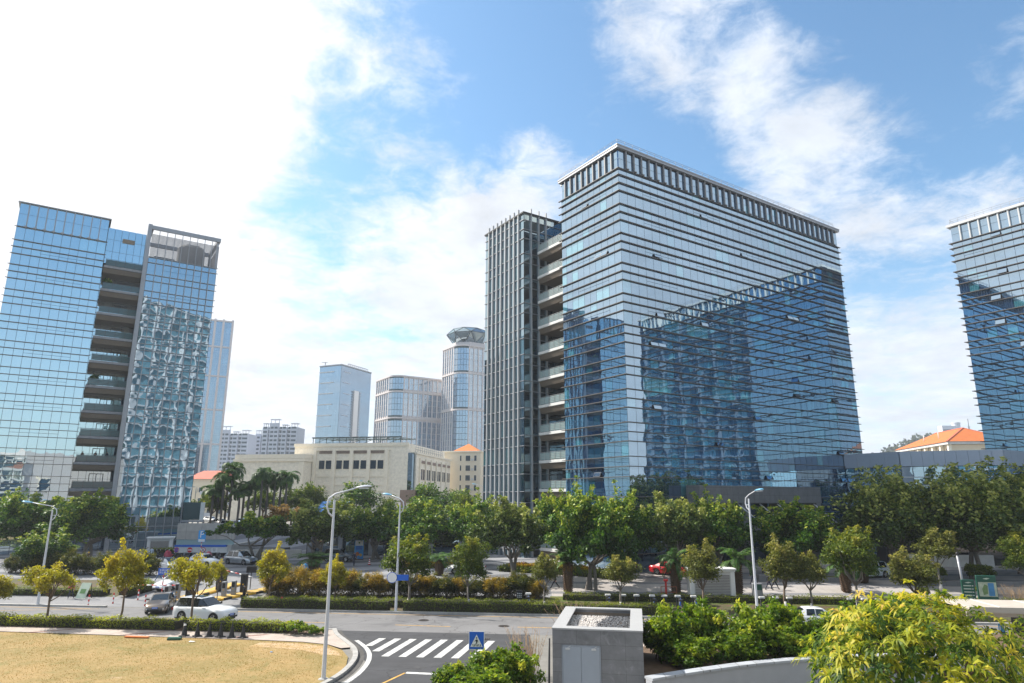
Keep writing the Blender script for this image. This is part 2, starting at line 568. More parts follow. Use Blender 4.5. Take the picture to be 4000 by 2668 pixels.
# ================= middle tower
W_, DP = 52.93, 12.64
main = thing('office_tower', 'tall glass office tower in the middle with sun fins and stacked balconies', 'office tower', (14.43, 82.78, 0), TH)
LV = [53.9, 52.93, 51.74, 50.58] + storey_levels(48.67, 9)[:-1]
LV = LV[:4] + storey_levels(48.67, 8) + [13.85, 12.60, 10.20, 9.0, 7.8, 5.85, 4.7, 3.5, 1.4]
CR = [0.0, 1.52] + linsp(1.52, W_, 35)[1:]
CL = [0.0] + linsp(0, 11.75, 9)[1:] + [DP]
CL = sorted(set([0.0] + [0.0 + 1.29 * i for i in range(1, 10)] + [DP]))
thirds = [i for i in range(len(LV) - 1) if i >= 2 and i % 3 == 2]
spl_r = {(i, c) for i in thirds for g0 in (3, 10, 17, 24, 31) for c in range(g0, min(g0 + 4, 35))}
spl_l = {(i, c) for i in thirds for c in range(2, 7)}
rq = random.Random(4)
opn_r = set()
for i in thirds:
    for _ in range(2 if i > 8 else 1):
        c = rq.choice((3, 4, 10, 11, 17, 18, 24, 25, 31, 32)); opn_r.add((i, c))
opn_l = {(2, 5), (8, 2), (8, 3), (32, 5), (35, 6), (29, 4)}
opn_l = {o for o in opn_l if o[0] in thirds}
for (i, c) in sorted(opn_r):
    zm = (LV[i] + LV[i + 1]) / 2
    open_sash(main, 'x', 0, CR[c] + .02, CR[c + 1] - .02, LV[i + 1] + .02, zm, 'glass_main', rq.choice((14, 20, 26)))
for (i, c) in sorted(opn_l):
    zm = (LV[i] + LV[i + 1]) / 2
    open_sash(main, 'y', 0, CL[c] + .02, CL[c + 1] - .02, LV[i + 1] + .02, zm, 'glass_main', 22)
facade(main, 'x', 0, CR, LV, 'glass_main', .0038, 11, spl_r - opn_r, curtain=.45)
facade(main, 'y', 0, CL, LV, 'glass_main', .0026, 12, spl_l - opn_l, curtain=.62)
for z in LV:
    f = MB(); d = .27
    f.box(-d, -d, z - .06, W_ + .25, 0, z + .02); f.box(-d, 0.001, z - .06, 0, DP + .45, z + .02)
    f.build('sun_fin', 'fin_metal', main)
# crown: recessed glass, columns and cornice
facade(main, 'x', .14, CR, [56.75, 55.5, 53.97], 'glass_main', .006, 13, tall=9, name='crown_window')
facade(main, 'y', .14, CL, [56.75, 55.5, 53.97], 'glass_main', .006, 14, tall=9, name='crown_window')
for x in CR[1:-1]:
    MB().box(x - .10, -.13, 53.97, x + .10, .12, 56.9).box(x - .26, -.40, 53.96, x + .2, -.05, 54.10).build('crown_column', 'crown_metal', main)
for y in CL[1:-1]:
    MB().box(-.13, y - .10, 53.97, .12, y + .10, 56.9).build('crown_column', 'crown_metal', main)
MB().box(-.30, -.30, 56.91, W_ + .4, DP + .4, 57.25).box(-.36, -.36, 57.25, W_ + .45, DP + .45, 57.42).build('cornice', 'grey_metal', main)
rl = MB()
for zt in (57.75, 58.0):
    rl.tube([(-.35, DP, zt), (-.35, -.35, zt), (W_ - 1.5, -.35, zt)], .03, 5)
for x in linsp(-.35, W_ - 1.5, 36):
    rl.tube([(x, -.35, 57.42), (x, -.35, 58.0)], .025, 5)
for y in linsp(.8, DP, 9):
    rl.tube([(-.35, y, 57.42), (-.35, y, 58.0)], .025, 5)
rl.build('roof_railing', 'grey_metal', main)
bd = MB(); bd.box(.07, .07, 1.0, W_ - .05, DP - .05, 53.9); bd.box(.2, .2, 53.9, W_ - .05, DP - .05, 56.9)
bd.box(6.3, DP, 1.0, W_ - .05, 22.0, 55.0)
bd.build('wall', 'joint_black', main)
# stair wing on the left side
wy0, wy1 = 22.67, 34.55
wl = []
z = 55.7
while z > 2:
    wl += [z, z - 1.05 if z > 55 else z - 1.62]
    z -= 1.05 + 1.62 if z > 55 else 4.2
wl = [55.7, 54.6] + [v for k in range(13) for v in (52.97 - 4.2 * k, 51.35 - 4.2 * k)]
wl = [v for v in wl if v > 1.5] + [1.2]
wc = linsp(wy0, wy1, 9)
facade(main, 'y', 0, wc, wl, 'glass_wing', .003, 21, name='stair_window', tall=2.2)
facade(main, 'x', wy0, [.06, 1.35, 2.9, 4.4, 6.2], wl, 'glass_wing', .006, 22, name='stair_window', tall=2.2)
for y in wc[1:-1] + [wy0 + .12]:
    if y > wy0 + .2:
        MB().box(-.30, y - .11, 1.3, -.02, y + .11, 56.75).build('wing_fin', 'wing_metal', main)
for x in (1.35, 2.9, 4.4):
    MB().box(x - .09, wy0 - .3, 1.3, x + .09, wy0 - .02, 56.75).build('wing_fin', 'wing_metal', main)
for z in wl[:-1]:
    MB().box(-.16, wy0 - .16, z - .05, -.012, wy1 + .1, z + .05).box(-.012, wy0 - .16, z - .05, 6.0, wy0 - .012, z + .05).build('transom', 'grey_metal', main)
MB().box(.07, wy0 + .07, 1.0, 22, wy1 - .02, 55.6).box(-.3, wy0 - .3, 55.72, 22, wy1 + .1, 55.95).build('wing_wall', 'joint_black', main)
# recess with balconies
rw = [v for k in range(13) for v in (51.4 - 4.2 * k, 49.3 - 4.2 * k)] + []
rw = [55.0, 53.5] + [v for v in rw if v > 1.6] + [1.4]
facade(main, 'y', 6.2, linsp(DP + .02, wy0 - .02, 7), rw, 'glass_dark', .006, 23, name='recess_window', tall=1.9)
for k in range(12):
    z = 49.15 - 4.2 * k
    if z < 2.2:
        break
    balcony(main, DP + .05, wy0 - .75, 2.2, 6.1, z, rq, depth_axis='x')
MB().box(3.2, DP + .02, 50.6, 6.2, wy0 - .02, 50.9).build('recess_roof', 'grey_slab', main)
MB().box(4.2, 13.4, 57.4, 9.5, 17.5, 59.6).box(3.9, 13.1, 59.6, 9.8, 17.8, 59.85).build('plant_room', 'white_slab', main)
# granite entrance block on the right face
en = MB(); en.box(9.4, -2.6, 9.40, 35.6, -.42, 11.65).box(9.2, -4.2, 6.0, 37.4, -.42, 6.5)
for x in (9.4, 17.6, 26.0, 34.4):
    en.box(x, -2.5, 6.5, x + 1.1, -.45, 9.4); en.box(x, -2.5, 1.2, x + 1.1, -.45, 6.0)
eo = en.build('entrance_canopy', 'granite_tile', main)
for x in (13.2, 17.0, 21.6, 25.4, 30.2, 34.0):
    MB().tube([(x, -2.3, 9.3), (x + 2.9, -4.0, 6.5)], .09, 6).build('strut', 'light_metal', eo)
# ================= left tower (end face towards the street)
left = thing('office_tower', 'pale blue glass office tower at the left with a louvred crown', 'office tower', (-55.8, 118.85, 0), TH)
L0, L1, S0 = -30.8, -18.1, -11.66
lc = linsp(L0, L1, 10)
LL = [53.6, 52.6] + storey_levels(50.85, 11)[:-1] + [3.2, 1.2]
LL = [53.3] + [v for k in range(12) for v in (51.0 - 4.2 * k, 49.85 - 4.2 * k, 48.67 - 4.2 * k)] 
LL = [v for v in LL if v > 1.6] + [1.1]
spl = {(i, c) for i in range(len(LL)) if i % 3 == 2 for c in range(3, 8)}
facade(left, 'x', 0, lc, [57.5, 55.6, 53.45], 'glass_left', .003, 31, name='crown_window', tall=9)
facade(left, 'x', 0, lc, LL, 'glass_left', .0028, 32, spl, curtain=.7)
for z in LL:
    MB().box(L0 - .25, -.26, z - .035, L1 + .2, -.015, z + .035).build('sun_fin', 'fin_metal', left)
for x in lc[1:-1]:
    MB().box(x - .07, -.3, 53.2, x + .07, -.012, 57.5).box(x - .3, -.42, 53.3, x + .2, -.31, 53.5).build('crown_column', 'grey_metal', left)
MB().box(L0 - .3, -.4, 57.5, L1 + .3, 12, 57.62).build('cornice', 'grey_metal', left)
facade(left, 'y', L0, linsp(.02, 50, 34), [57.4, 53.4] + LL[1::3], 'glass_left', .004, 33, name='side_window', tall=9)
facade(left, 'Y', L1 - .05, linsp(20.2, 50, 20), [57.3, 54.5] + LL, 'glass_wing', .002, 38, name='side_window', curtain=.8)
# recess
facade(left, 'x', .6, linsp(L1 + .05, S0, 6), [56.3, 54.2, 52.0, 49.7], 'glass_left', .003, 34, name='recess_window', tall=9)
facade(left, 'x', 4.2, linsp(L1 + .05, S0, 6), [v for k in range(12) for v in (49.2 - 4.2 * k, 48.2 - 4.2 * k, 46.6 - 4.2 * k) if v > 1.5] + [1.2], 'glass_left', .003, 35, name='recess_window', tall=1.5)
for k in range(11):
    z = 49.75 - 4.2 * k
    if z < 6.0:
        break
    bo = balcony(left, L1 + .15, S0 - .1, -.1, 4.1, z - .55, rq, slab='grey_slab', railm=('dark_metal', 'glass_rail_teal'))
    if k:
        dx = L1 + 2.6
        dr = MB(); dr.box(dx, 4.02, z - .5, dx + .1, 4.12, z + 1.85); dr.box(dx + 1.0, 4.02, z - .5, dx + 1.1, 4.12, z + 1.85); dr.box(dx + 2.0, 4.02, z - .5, dx + 2.1, 4.12, z + 1.85); dr.box(dx, 4.02, z + 1.85, dx + 2.1, 4.12, z + 1.95)
        dr.build('balcony_door', 'dark_metal', left)
MB().box(L1 + 2.4, .50, 53.9, L1 + 4.3, .58, 54.7).build('air_grille', 'bronze_slat', left)
# stair wing with the louvred screen
sc_ = linsp(S0 + .25, -.05, 9)
SL = [51.9, 50.9] + [v for k in range(12) for v in (48.67 - 4.2 * k, 47.5 - 4.2 * k, 45.65 - 4.2 * k)]
SL = [v for v in SL if 12.4 < v < 52] + [11.8, 8.4, 5.3, 3.1, 1.1]
spl = {(i, c) for i in range(len(SL) - 5) if i % 3 == 1 for c in range(2, 7)}
facade(left, 'x', -.35, sc_, SL, 'glass_stair', .0045, 36, spl, name='stair_window', tall=1.6)
facade(left, 'Y', 0, linsp(-.3, 20, 16), SL, 'glass_stair', .006, 37, name='side_window', tall=1.6)
for x in sc_[1:-1]:
    MB().box(x - .05, -.75, 1.2, x + .05, -.37, 57.9).build('mullion', 'grey_metal', left)
for z in SL[:-1]:
    MB().box(S0 - .1, -.6, z - .04, .25, -.365, z + .04).build('transom', 'grey_metal', left)
MB().box(S0 - .45, -.8, 1.0, S0 + .2, .5, 58.0).build('corner_pier', 'grey_metal', left)
MB().box(S0, -.85, 57.1, .1, -.45, 57.8).box(S0, 8.6, 57.1, .1, 9.0, 57.8).box(-.5, -.45, 57.1, .1, 8.6, 57.8).box(S0, -.45, 57.1, S0 + .5, 8.6, 57.8).build('crown_frame', 'grey_metal', left)
lv = MB()
for k in range(22):
    z = 52.0 + k * .2
    lv.box(S0 + .3, -.42, z, -.02, -.37, z + .12); lv.box(-.07, -.36, z, -.02, 8.5, z + .12)
lv.build('louvre_screen', 'louvre_dark', left)
lg = MB()
for x, y in ((-.3, -.3), (-.3, 8.7), (S0 + .5, 8.7)):
    lg.box(x - .15, y - .15, 51.8, x + .15, y + .15, 57.1)
lg.box(S0 + 1.5, 5.5, 51.9, S0 + 5.0, 8.3, 54.2)
lg.build('crown_post', 'grey_metal', left)
MB().lathe([(2.4, 51.8), (2.4, 55.9), (2.0, 56.4), (.2, 56.6)], (-4.2, 3.6, 0), 28).build('water_tank', 'concrete', left)
MB().box(L0 + .06, .07, .9, L1 - .06, 50, 57.4).box(L1 - .06, 4.3, .9, S0 + .1, 50, 53.0).box(L1 - .06, .68, 49.8, S0 + .1, 4.3, 56.2).box(S0 + .1, -.28, .9, -.06, 20, 51.8).build('wall', 'joint_black', left)
# ================= right tower
twin = thing('office_tower', 'glass office tower cut off by the right edge of the photo', 'office tower', (77.6, 109.9, 0), TH)
TC = [-x for x in CR[::-1]]
TL_ = LV
sp = {(i, c) for i in thirds for g0 in (20, 27, 33) for c in range(g0, min(g0 + 2, 36))}
facade(twin, 'y', 0, TC, TL_, 'glass_main', .004, 41, sp, curtain=.4)
for z in TL_:
    f = MB(); f.box(-.38, -W_, z - .07, 0, -.001, z + .03).box(-.38, 0, z - .07, -.001, .45, z + .03); f.build('sun_fin', 'fin_metal', twin)
facade(twin, 'y', .14, TC, [56.75, 55.5, 53.97], 'glass_main', .006, 42, tall=9, name='crown_window')
facade(twin, 'X', 0, linsp(.1, 34, 24), TL_, 'glass_main', .004, 44, name='end_window')
for z in TL_:
    MB().box(0, .0, z - .07, 34, .4, z + .03).build('end_fin', 'fin_metal', twin)
facade(twin, 'x', -W_, linsp(.1, 34, 24), TL_[::3], 'glass_main', .006, 43, tall=9, name='end_window')
for y in TC[1:-1]:
    MB().box(-.26, y - .10, 53.97, .12, y + .10, 56.9).build('crown_column', 'light_metal', twin)
MB().box(-.4, -W_ - .4, 56.91, 34, .45, 57.35).build('cornice', 'light_metal', twin)
rl = MB()
for zt in (57.8, 58.15):
    rl.tube([(-.3, -.2, zt), (-.3, -W_, zt)], .03, 5); rl.tube([(-.3, -.2, zt), (10, -.2, zt)], .03, 5)
for y in linsp(-W_, -.2, 40):
    rl.tube([(-.3, y, 57.35), (-.3, y, 58.15)], .025, 5)
rl.build('roof_railing', 'grey_metal', twin)
for (i, c) in ((0, 31), (5, 31), (8, 32), (11, 32), (14, 30)):
    open_sash(twin, 'y', 0, TC[c] + .02, TC[c + 1] - .02, TL_[i + 1] + .05, TL_[i] - .1, 'glass_main', 20)
MB().box(.07, -W_ + .07, 1, 34, -.05, 53.9).box(.2, -W_ + .1, 53.9, 34, -.05, 56.9).build('wall', 'joint_black', twin)
# ================= low link building
pod = thing('link_building', 'low glazed link building with a plain grey parapet joining the middle and right towers', 'building', (14.43, 82.78, 0), TH)
pl = [14.75, 13.2, 12.0, 10.4, 9.2, 8.0, 6.4, 5.2, 4.0, 2.6, 1.2]
facade(pod, 'y', 47.2, linsp(-8.7, -.05, 6), pl, 'glass_main', .004, 51, tall=1.55)
for z in pl[1:]:
    MB().box(47.04, -8.75, z - .05, 47.19, -.42, z + .05).build('transom', 'grey_metal', pod)
sub = MB(); sub.box(47.26, -8.64, 1, 70, -.05, 14.8)
for k, y0 in enumerate(linsp(-8.7, -.05, 4)[:-1]):
    MB().box(47.05, y0 + .015, 14.8, 47.4, y0 + 2.14, 17.0).build('parapet_panel', 'panel_grey', pod)
A_, B_ = Vector((47.2, -8.75)), Vector((54.8, -19.5)); dv = (B_ - A_).normalized(); nv = Vector((dv.y, -dv.x)); ln = (B_ - A_).length
def on2(a, o):
    q = A_ + dv * a + nv * o
    return q
n2 = 9
rg = random.Random(5)
for k in range(n2):
    a0, a1 = ln * k / n2 + .015, ln * (k + 1) / n2 - .015
    q = [on2(a0, .12), on2(a1, .12), on2(a1, -.3), on2(a0, -.3)]
    MB().prism([(p.x, p.y) for p in q], 14.8, 17.0).build('parapet_panel', 'panel_grey', pod)
for i in range(len(pl) - 1):
    mb = MB()
    for k in range(n2):
        mb.tint = rg.uniform(.05, .7)
        pane(mb, lambda a, z, o: (*on2(a, o + .0), z), True, ln * k / n2 + .03, ln * (k + 1) / n2 - .03, pl[i + 1] + .03, pl[i] - .03, .006, rg)
    mb.build('window_band', 'glass_main', pod)
    q = [on2(-.1, .0), on2(-.1, .28), on2(ln + .1, .28), on2(ln + .1, 0.0)]
    MB().prism([(p.x, p.y) for p in q], pl[i + 1] - .06, pl[i + 1] + .06).build('transom', 'light_metal', pod)
q = [on2(0, -.08), on2(ln, -.08), Vector((90, -19.4)), Vector((90, -1)), Vector((47.3, -1))]
MB().prism([(p.x, p.y) for p in q], 1, 14.79).prism([(p.x, p.y) for p in q], 14.8, 16.6).build('wall', 'joint_black', pod)
for k, x0 in enumerate(linsp(54.85, 90, 16)[:-1]):
    MB().box(x0 + .015, -19.62, 14.8, x0 + 2.18, -19.35, 17.0).build('parapet_panel', 'panel_grey', pod)
facade(pod, 'x', -19.5, linsp(54.85, 90, 20), pl, 'glass_main', .004, 52, tall=1.55)
# ---------------------------------------------------------------- ground, road, paving
def ground_mat(name, color, scale=.5, vary=.25, fine=30, color2=None, rough=.9, stripes=None, patch=.5, streak=0., worn=None, extra=None):
    m = bpy.data.materials.new(name); m.use_nodes = True
    t = NT(m.node_tree); bs = m.node_tree.nodes['Principled BSDF']
    tcn = t.n('ShaderNodeTexCoord').outputs['Object']
    big = t.step(t.noise(tcn, scale, 8, .62, .4), .35, .68)
    c2 = color2 or tuple(c * (1 - vary * 1.6) for c in color)
    c = t.mix(t.math('MULTIPLY', big, patch * 2, clamp=True), color, c2)
    if stripes:
        ang, period, width, sc_ = stripes
        r_ = t.vmath('DOT_PRODUCT', tcn, (-math.sin(ang), math.cos(ang), 0))
        fr = t.math('FRACT', t.math('DIVIDE', r_, period))
        on = t.math('LESS_THAN', fr, width)
        c = t.mix(on, c, sc_)
        a2 = t.vmath('DOT_PRODUCT', tcn, (math.cos(ang), math.sin(ang), 0))
        j = t.math('MINIMUM', t.math('FRACT', t.math('DIVIDE', a2, .8)), t.math('FRACT', t.math('DIVIDE', r_, .8)))
        c = t.mix(t.math('MULTIPLY', t.math('LESS_THAN', j, .03), .5), c, tuple(x * .4 for x in color))
    for ec, es, lo, hi, am in extra or ():
        c = t.mix(t.math('MULTIPLY', t.step(t.noise(tcn, es, 7, .68, .8), lo, hi), am), c, ec)
    if worn:
        c = t.mix(t.step(t.noise(tcn, 3.2, 9, .75, .3), .50, .66), c, worn)
    f = t.math('MULTIPLY_ADD', t.noise(tcn, fine, 4, .7), .5, .75)
    if streak:                                      # wheel paths, oil and dust drawn out along the road
        mp = t.n('ShaderNodeMapping'); mp.inputs['Scale'].default_value = (.06, 1.1, 1); mp.inputs['Rotation'].default_value = (0, 0, .1)
        t.link(tcn, mp.inputs['Vector'])
        f = t.math('MULTIPLY', f, t.math('MULTIPLY_ADD', t.noise(mp.outputs[0], 1.0, 5, .6), streak, 1 - streak * .5))
        vo = t.n('ShaderNodeTexVoronoi', feature='DISTANCE_TO_EDGE'); vo.inputs['Scale'].default_value = .16
        t.link(t.vmath('ADD', tcn, t.vmath('SCALE', t.noise(tcn, .8, 4, .6, out='Color'), 1.8)), vo.inputs['Vector'])
        f = t.math('MULTIPLY', f, t.math('MULTIPLY_ADD', t.math('LESS_THAN', vo.outputs['Distance'], .008), -.35, 1.0))
    t.link(t.vmath('SCALE', c, f), bs.inputs['Base Color'])
    bs.inputs['Roughness'].default_value = rough; bs.inputs['Specular IOR Level'].default_value = .3
    b = t.n('ShaderNodeBump'); b.inputs['Strength'].default_value = .25; b.inputs['Distance'].default_value = .03
    t.link(t.noise(tcn, fine * .6, 5, .7), b.inputs['Height']); t.link(b.outputs[0], bs.inputs['Normal'])
    MATS[name] = m


ground_mat('ground_far', (.24, .23, .21), .06, .2, 2)
ground_mat('asphalt', (.185, .183, .185), .35, .12, 22, patch=.35, streak=.55, extra=[((.10, .10, .105), .16, .55, .6, .5)])
ground_mat('asphalt_new', (.064, .065, .070), .5, .15, 25, patch=.4, streak=.5, extra=[((.12, .115, .11), .35, .56, .75, .6)])
ground_mat('plaza_stone', (.27, .275, .29), .25, .12, 9, stripes=(.42, 5.2, .42, (.135, .14, .155)))
ground_mat('plaza_right', (.40, .37, .35), .25, .12, 9, stripes=(-.06, 4.4, .22, (.20, .20, .21)))
ground_mat('drive_stone', (.235, .235, .24), .3, .12, 10, extra=[((.16, .16, .165), .4, .5, .7, .6)])
ground_mat('pavement', (.46, .39, .34), .7, .14, 12, extra=[((.30, .24, .20), .9, .55, .7, .6)])
ground_mat('pavement_red', (.27, .13, .10), .9, .2, 12)
ground_mat('verge', (.11, .075, .045), .8, .3, 9, color2=(.07, .085, .03))
ground_mat('green_verge', (.10, .135, .03), 1.2, .3, 14, color2=(.13, .12, .035))
ground_mat('lawn', (.32, .215, .085), .30, .25, 16, color2=(.235, .175, .060), patch=.6, extra=[((.17, .155, .045), .55, .50, .68, .75), ((.38, .265, .12), 2.6, .52, .66, .6), ((.20, .15, .055), 5.5, .52, .66, .6), ((.40, .29, .17), 1.3, .60, .74, .7), ((.16, .15, .04), .13, .56, .72, .5)])
ground_mat('lawn_bare', (.46, .33, .20), 1.1, .2, 16, color2=(.38, .25, .10))
ground_mat('kerb_stone', (.40, .39, .37), 1.4, .15, 14)
ground_mat('marking_white', (.62, .62, .60), 2.2, .2, 20, rough=.7, worn=(.30, .30, .30))
ground_mat('marking_yellow', (.62, .36, .08), 2.2, .2, 20, rough=.7, worn=(.26, .22, .16))
ground_mat('gutter', (.10, .095, .09), 1.2, .2, 14)


def structure(o):
    o['kind'] = 'structure'
    return o


TB = [0, 64, 76, 90, 112, 120]


def gsheet(name, xs, ts, dz, m, kind='structure'):
    """sheet that follows the ground; xs across, ts = y + 0.1 x along"""
    ts = sorted(set(list(ts) + [b for b in TB if min(ts) < b < max(ts)]))
    mb = MB(); nx = len(xs)
    vs = [(x, t - .1 * x, gz(x, t - .1 * x) + dz) for t in ts for x in xs]
    mb.add(vs, [(j * nx + i, j * nx + i + 1, (j + 1) * nx + i + 1, (j + 1) * nx + i) for j in range(len(ts) - 1) for i in range(nx - 1)])
    return structure(mb.build(name, m))


def flat(name, poly, z, m):
    return structure(MB().add([(x, y, z) for x, y in poly], [tuple(range(len(poly)))]).build(name, m))


XS = [-780, -300, -150, -60, 0, 60, 150, 300, 780]
gsheet('ground', XS, [-130, 0, 64, 200, 400, 1130], 0, 'ground_far')
gsheet('plaza', linsp(-110, 4, 4), [68.6, 128], .010, 'plaza_stone')
gsheet('plaza', linsp(4.01, 130, 4), [69.2, 128], .010, 'plaza_right')
gsheet('planting_bed', [-24.5, 0, 40, 60], [62.0, 69.2], .012, 'verge')
gsheet('planting_bed', [-110, -70, -39.5], [66.4, 73.5], .014, 'verge')
gsheet('footpath', [-110, -70, -37.0], [62.05, 66.4], .015, 'drive_stone')
gsheet('driveway', [-37.9, -30, -24.9], [62.02, 79], .017, 'drive_stone')
gsheet('grass_strip', [3.8, 30, 60], [67.6, 69.6], .02, 'green_verge')
gsheet('grass_strip', [-23, -10, 3.7], [67.2, 68.8], .02, 'green_verge')
# road
gsheet('road', [-160, -40, 20, 160], [53.3, 61.62], .004, 'asphalt')
flat('side_road', [(-13.4, 54.68), (-12.6, 52.4), (-11.4, 50.3), (-10.2, 48.0), (-9.5, 45.6), (-8.7, 44), (-8.8, 40), (-10, 36), (-11, 20), (1.4, 20), (1.4, 53.2)], .008, 'asphalt_new')
mb = MB()
for x0, x1 in ((-160, -37.5), (-24.9, 160)):
    mb.add([(x0, 61.6 - .1 * x0, .15), (x1, 61.6 - .1 * x1, .15), (x1, 61.95 - .1 * x1, .15), (x0, 61.95 - .1 * x0, .15), (x0, 61.6 - .1 * x0, -.02), (x1, 61.6 - .1 * x1, -.02), (x1, 61.95 - .1 * x1, -.02), (x0, 61.95 - .1 * x0, -.02)],
           [(0, 1, 2, 3), (4, 5, 1, 0), (5, 6, 2, 1), (6, 7, 3, 2), (7, 4, 0, 3)])
structure(mb.build('far_kerb', 'kerb_stone'))
mb = MB()
for x0, x1 in ((-160, -13.6), (6.5, 160)):
    mb.add([(x0, 53.05 - .1 * x0, .14), (x1, 53.05 - .1 * x1, .14), (x1, 53.35 - .1 * x1, .14), (x0, 53.35 - .1 * x0, .14), (x0, 53.05 - .1 * x0, -.02), (x1, 53.05 - .1 * x1, -.02), (x1, 53.35 - .1 * x1, -.02), (x0, 53.35 - .1 * x0, -.02)],
           [(0, 1, 2, 3), (4, 5, 1, 0), (5, 6, 2, 1), (6, 7, 3, 2), (7, 4, 0, 3)])
structure(mb.build('near_kerb', 'kerb_stone'))
# pavement, lawn and curved kerb at the corner
EDGE = [(-160, 65.6), (-38.4, 53.5), (-27.7, 52.0), (-18.5, 50.75), (-14.6, 50.0), (-12.6, 49.2), (-11.2, 47.6), (-10.35, 45.6), (-9.95, 43.5), (-9.95, 41.2), (-10.5, 39.0), (-11.6, 36), (-13, 30), (-14, 18)]
flat('lawn', [(-160, 18)] + EDGE, .06, 'lawn')
flat('bare_ground', [(-17.5, 49.9), (-14.6, 49.6), (-12.7, 48.7), (-11.4, 47.2), (-10.8, 45.9), (-12.2, 46.2), (-13.6, 47.4), (-15.5, 48.2), (-17.8, 48.6)], .066, 'lawn_bare')
flat('pavement', [(-160, 65.6), (-38.4, 53.5), (-27.7, 52.0), (-18.5, 50.75), (-14.6, 50.0), (-12.6, 49.2), (-11.4, 48.0), (-10.6, 48.4), (-11.5, 50.2), (-13.0, 52.8), (-13.4, 54.38), (-160, 69.04)], .10, 'pavement')
flat('hedge_soil', [(-160, 67.3), (-38, 55.1), (-13.9, 52.6), (-13.9, 54.4), (-38, 56.82), (-160, 69.0)], .125, 'soil')
flat('pavement', [(6.6, 41.7), (33.2, 41.7), (34, 30), (120, 22), (120, 41.05), (6.6, 52.39)], .10, 'pavement')
for x in (-36.0, -28.6, -20.6):
    flat('pavement_band', [(x, 53.35 - .12 * (x + 38)), (x + .5, 53.3 - .12 * (x + 38)), (x + 2.9, 54.6 - .118 * (x + 38)), (x + 2.4, 54.62 - .118 * (x + 38))], .104, 'pavement_red')


def offset(path, d):
    out = []
    for i, p in enumerate(path):
        a = Vector(path[max(i - 1, 0)]); b = Vector(path[min(i + 1, len(path) - 1)]); t = (b - a).normalized()
        out.append((p[0] + t.y * -d, p[1] + t.x * d))
    return out


def ribbon(name, path, d0, d1, z0, z1, m):
    a, b = offset(path, d0), offset(path, d1); n = len(path); mb = MB()
    vs = [(x, y, z1) for x, y in a] + [(x, y, z1) for x, y in b] + [(x, y, z0) for x, y in a] + [(x, y, z0) for x, y in b]
    fs = []
    for i in range(n - 1):
        fs += [(i, n + i, n + i + 1, i + 1), (i, i + 1, 2 * n + i + 1, 2 * n + i), (n + i, 3 * n + i, 3 * n + i + 1, n + i + 1)]
    return structure(mb.add(vs, fs).build(name, m))


def smooth_path(p, it=2):
    for _ in range(it):
        q = [p[0]]
        for a, b in zip(p[:-1], p[1:]):
            q += [(a[0] * .75 + b[0] * .25, a[1] * .75 + b[1] * .25), (a[0] * .25 + b[0] * .75, a[1] * .25 + b[1] * .75)]
        p = q + [p[-1]]
    return p


KP = smooth_path([(-13.4, 54.7), (-12.7, 52.6), (-11.5, 50.4), (-10.3, 48.0), (-9.65, 45.6), (-9.45, 43.2), (-9.55, 40.8), (-10.1, 38.4), (-11.2, 35.4), (-12.6, 30), (-13.6, 18)])
ribbon('corner_kerb', KP, -.02, -.34, -.02, .17, 'kerb_stone')
ribbon('gutter', KP, .0, .38, .0, .012, 'gutter')
ribbon('edge_line', KP[9:], .55, .85, .0, .016, 'marking_white')
# markings
zb = MB(); zbn = Vector((-1.06, -5.5)).normalized()
for k in range(8):
    cx, cy = -9.55 + k * 1.13, 51.75 - .12 * k
    ln_ = 5.55 if k > 1 else (2.6, 4.2)[k]
    a = Vector((cx, cy)); b = a + zbn * ln_
    zb.add([(a.x, a.y, .018), (b.x, b.y, .018), (b.x + .5, b.y - .05, .018), (a.x + .5, a.y - .05, .018)], [(0, 1, 2, 3)])
structure(zb.build('crosswalk_marking', 'marking_white'))
mk = MB()
def line(x0, y0, x1, y1, wd=.15):
    d = (Vector((x1, y1)) - Vector((x0, y0))).normalized(); n = Vector((-d.y, d.x)) * wd / 2
    mk.add([(x0 - n.x, y0 - n.y, .013), (x1 - n.x, y1 - n.y, .013), (x1 + n.x, y1 + n.y, .013), (x0 + n.x, y0 + n.y, .013)], [(0, 1, 2, 3)])
line(-19.4, 58.36, -15.2, 57.9); line(-9.3, 57.0, -4.8, 56.35); line(.5, 56.2, 5.0, 55.7); line(-30, 59.6, -25.6, 59.1); line(-41, 60.8, -36.6, 60.3); line(10, 55.2, 14.5, 54.7)
line(-24.5, 63.35, 60, 54.9, .13); line(-110, 71.9, -38.5, 64.75, .13); line(-46, 63.5, -37.5, 64.6, .1)
line(-6.15, 41.9, -9.4, 33.5, .15)
structure(mk.build('yellow_marking', 'marking_yellow'))
mk = MB(); line(-6.1, 41.95, 1.2, 40.75, .4); structure(mk.build('stop_line', 'marking_white'))


def disc(name, x, y, r_, label, cat, z=.014):
    mb = MB(); mb.lathe([(r_, 0), (r_, .012), (r_ * .9, .014), (r_ * .88, .010)], (0, 0, 0), 20)
    for k in range(-3, 4):
        h = math.sqrt(max(.01, (r_ * .8) ** 2 - (k * r_ * .24) ** 2))
        mb.box(-h, k * r_ * .24 - .02, .0121, h, k * r_ * .24 + .02, .018)
    o = mb.build(name, 'manhole_iron', None, (x, y, z)); tag(o, label, cat, 'manhole covers in the road')
mat('manhole_iron', (.07, .06, .055), .7, .4, .25, 12)
disc('manhole_cover', -7.3, 59.15, .45, 'round iron manhole cover beyond the dashed yellow line in mid road', 'manhole cover')
disc('manhole_cover', -.6, 56.6, .45, 'round iron manhole cover beside the blue crossing sign', 'manhole cover')
disc('manhole_cover', -32.6, 57.2, .4, 'round iron manhole cover behind the clipped roadside hedge on the left', 'manhole cover')
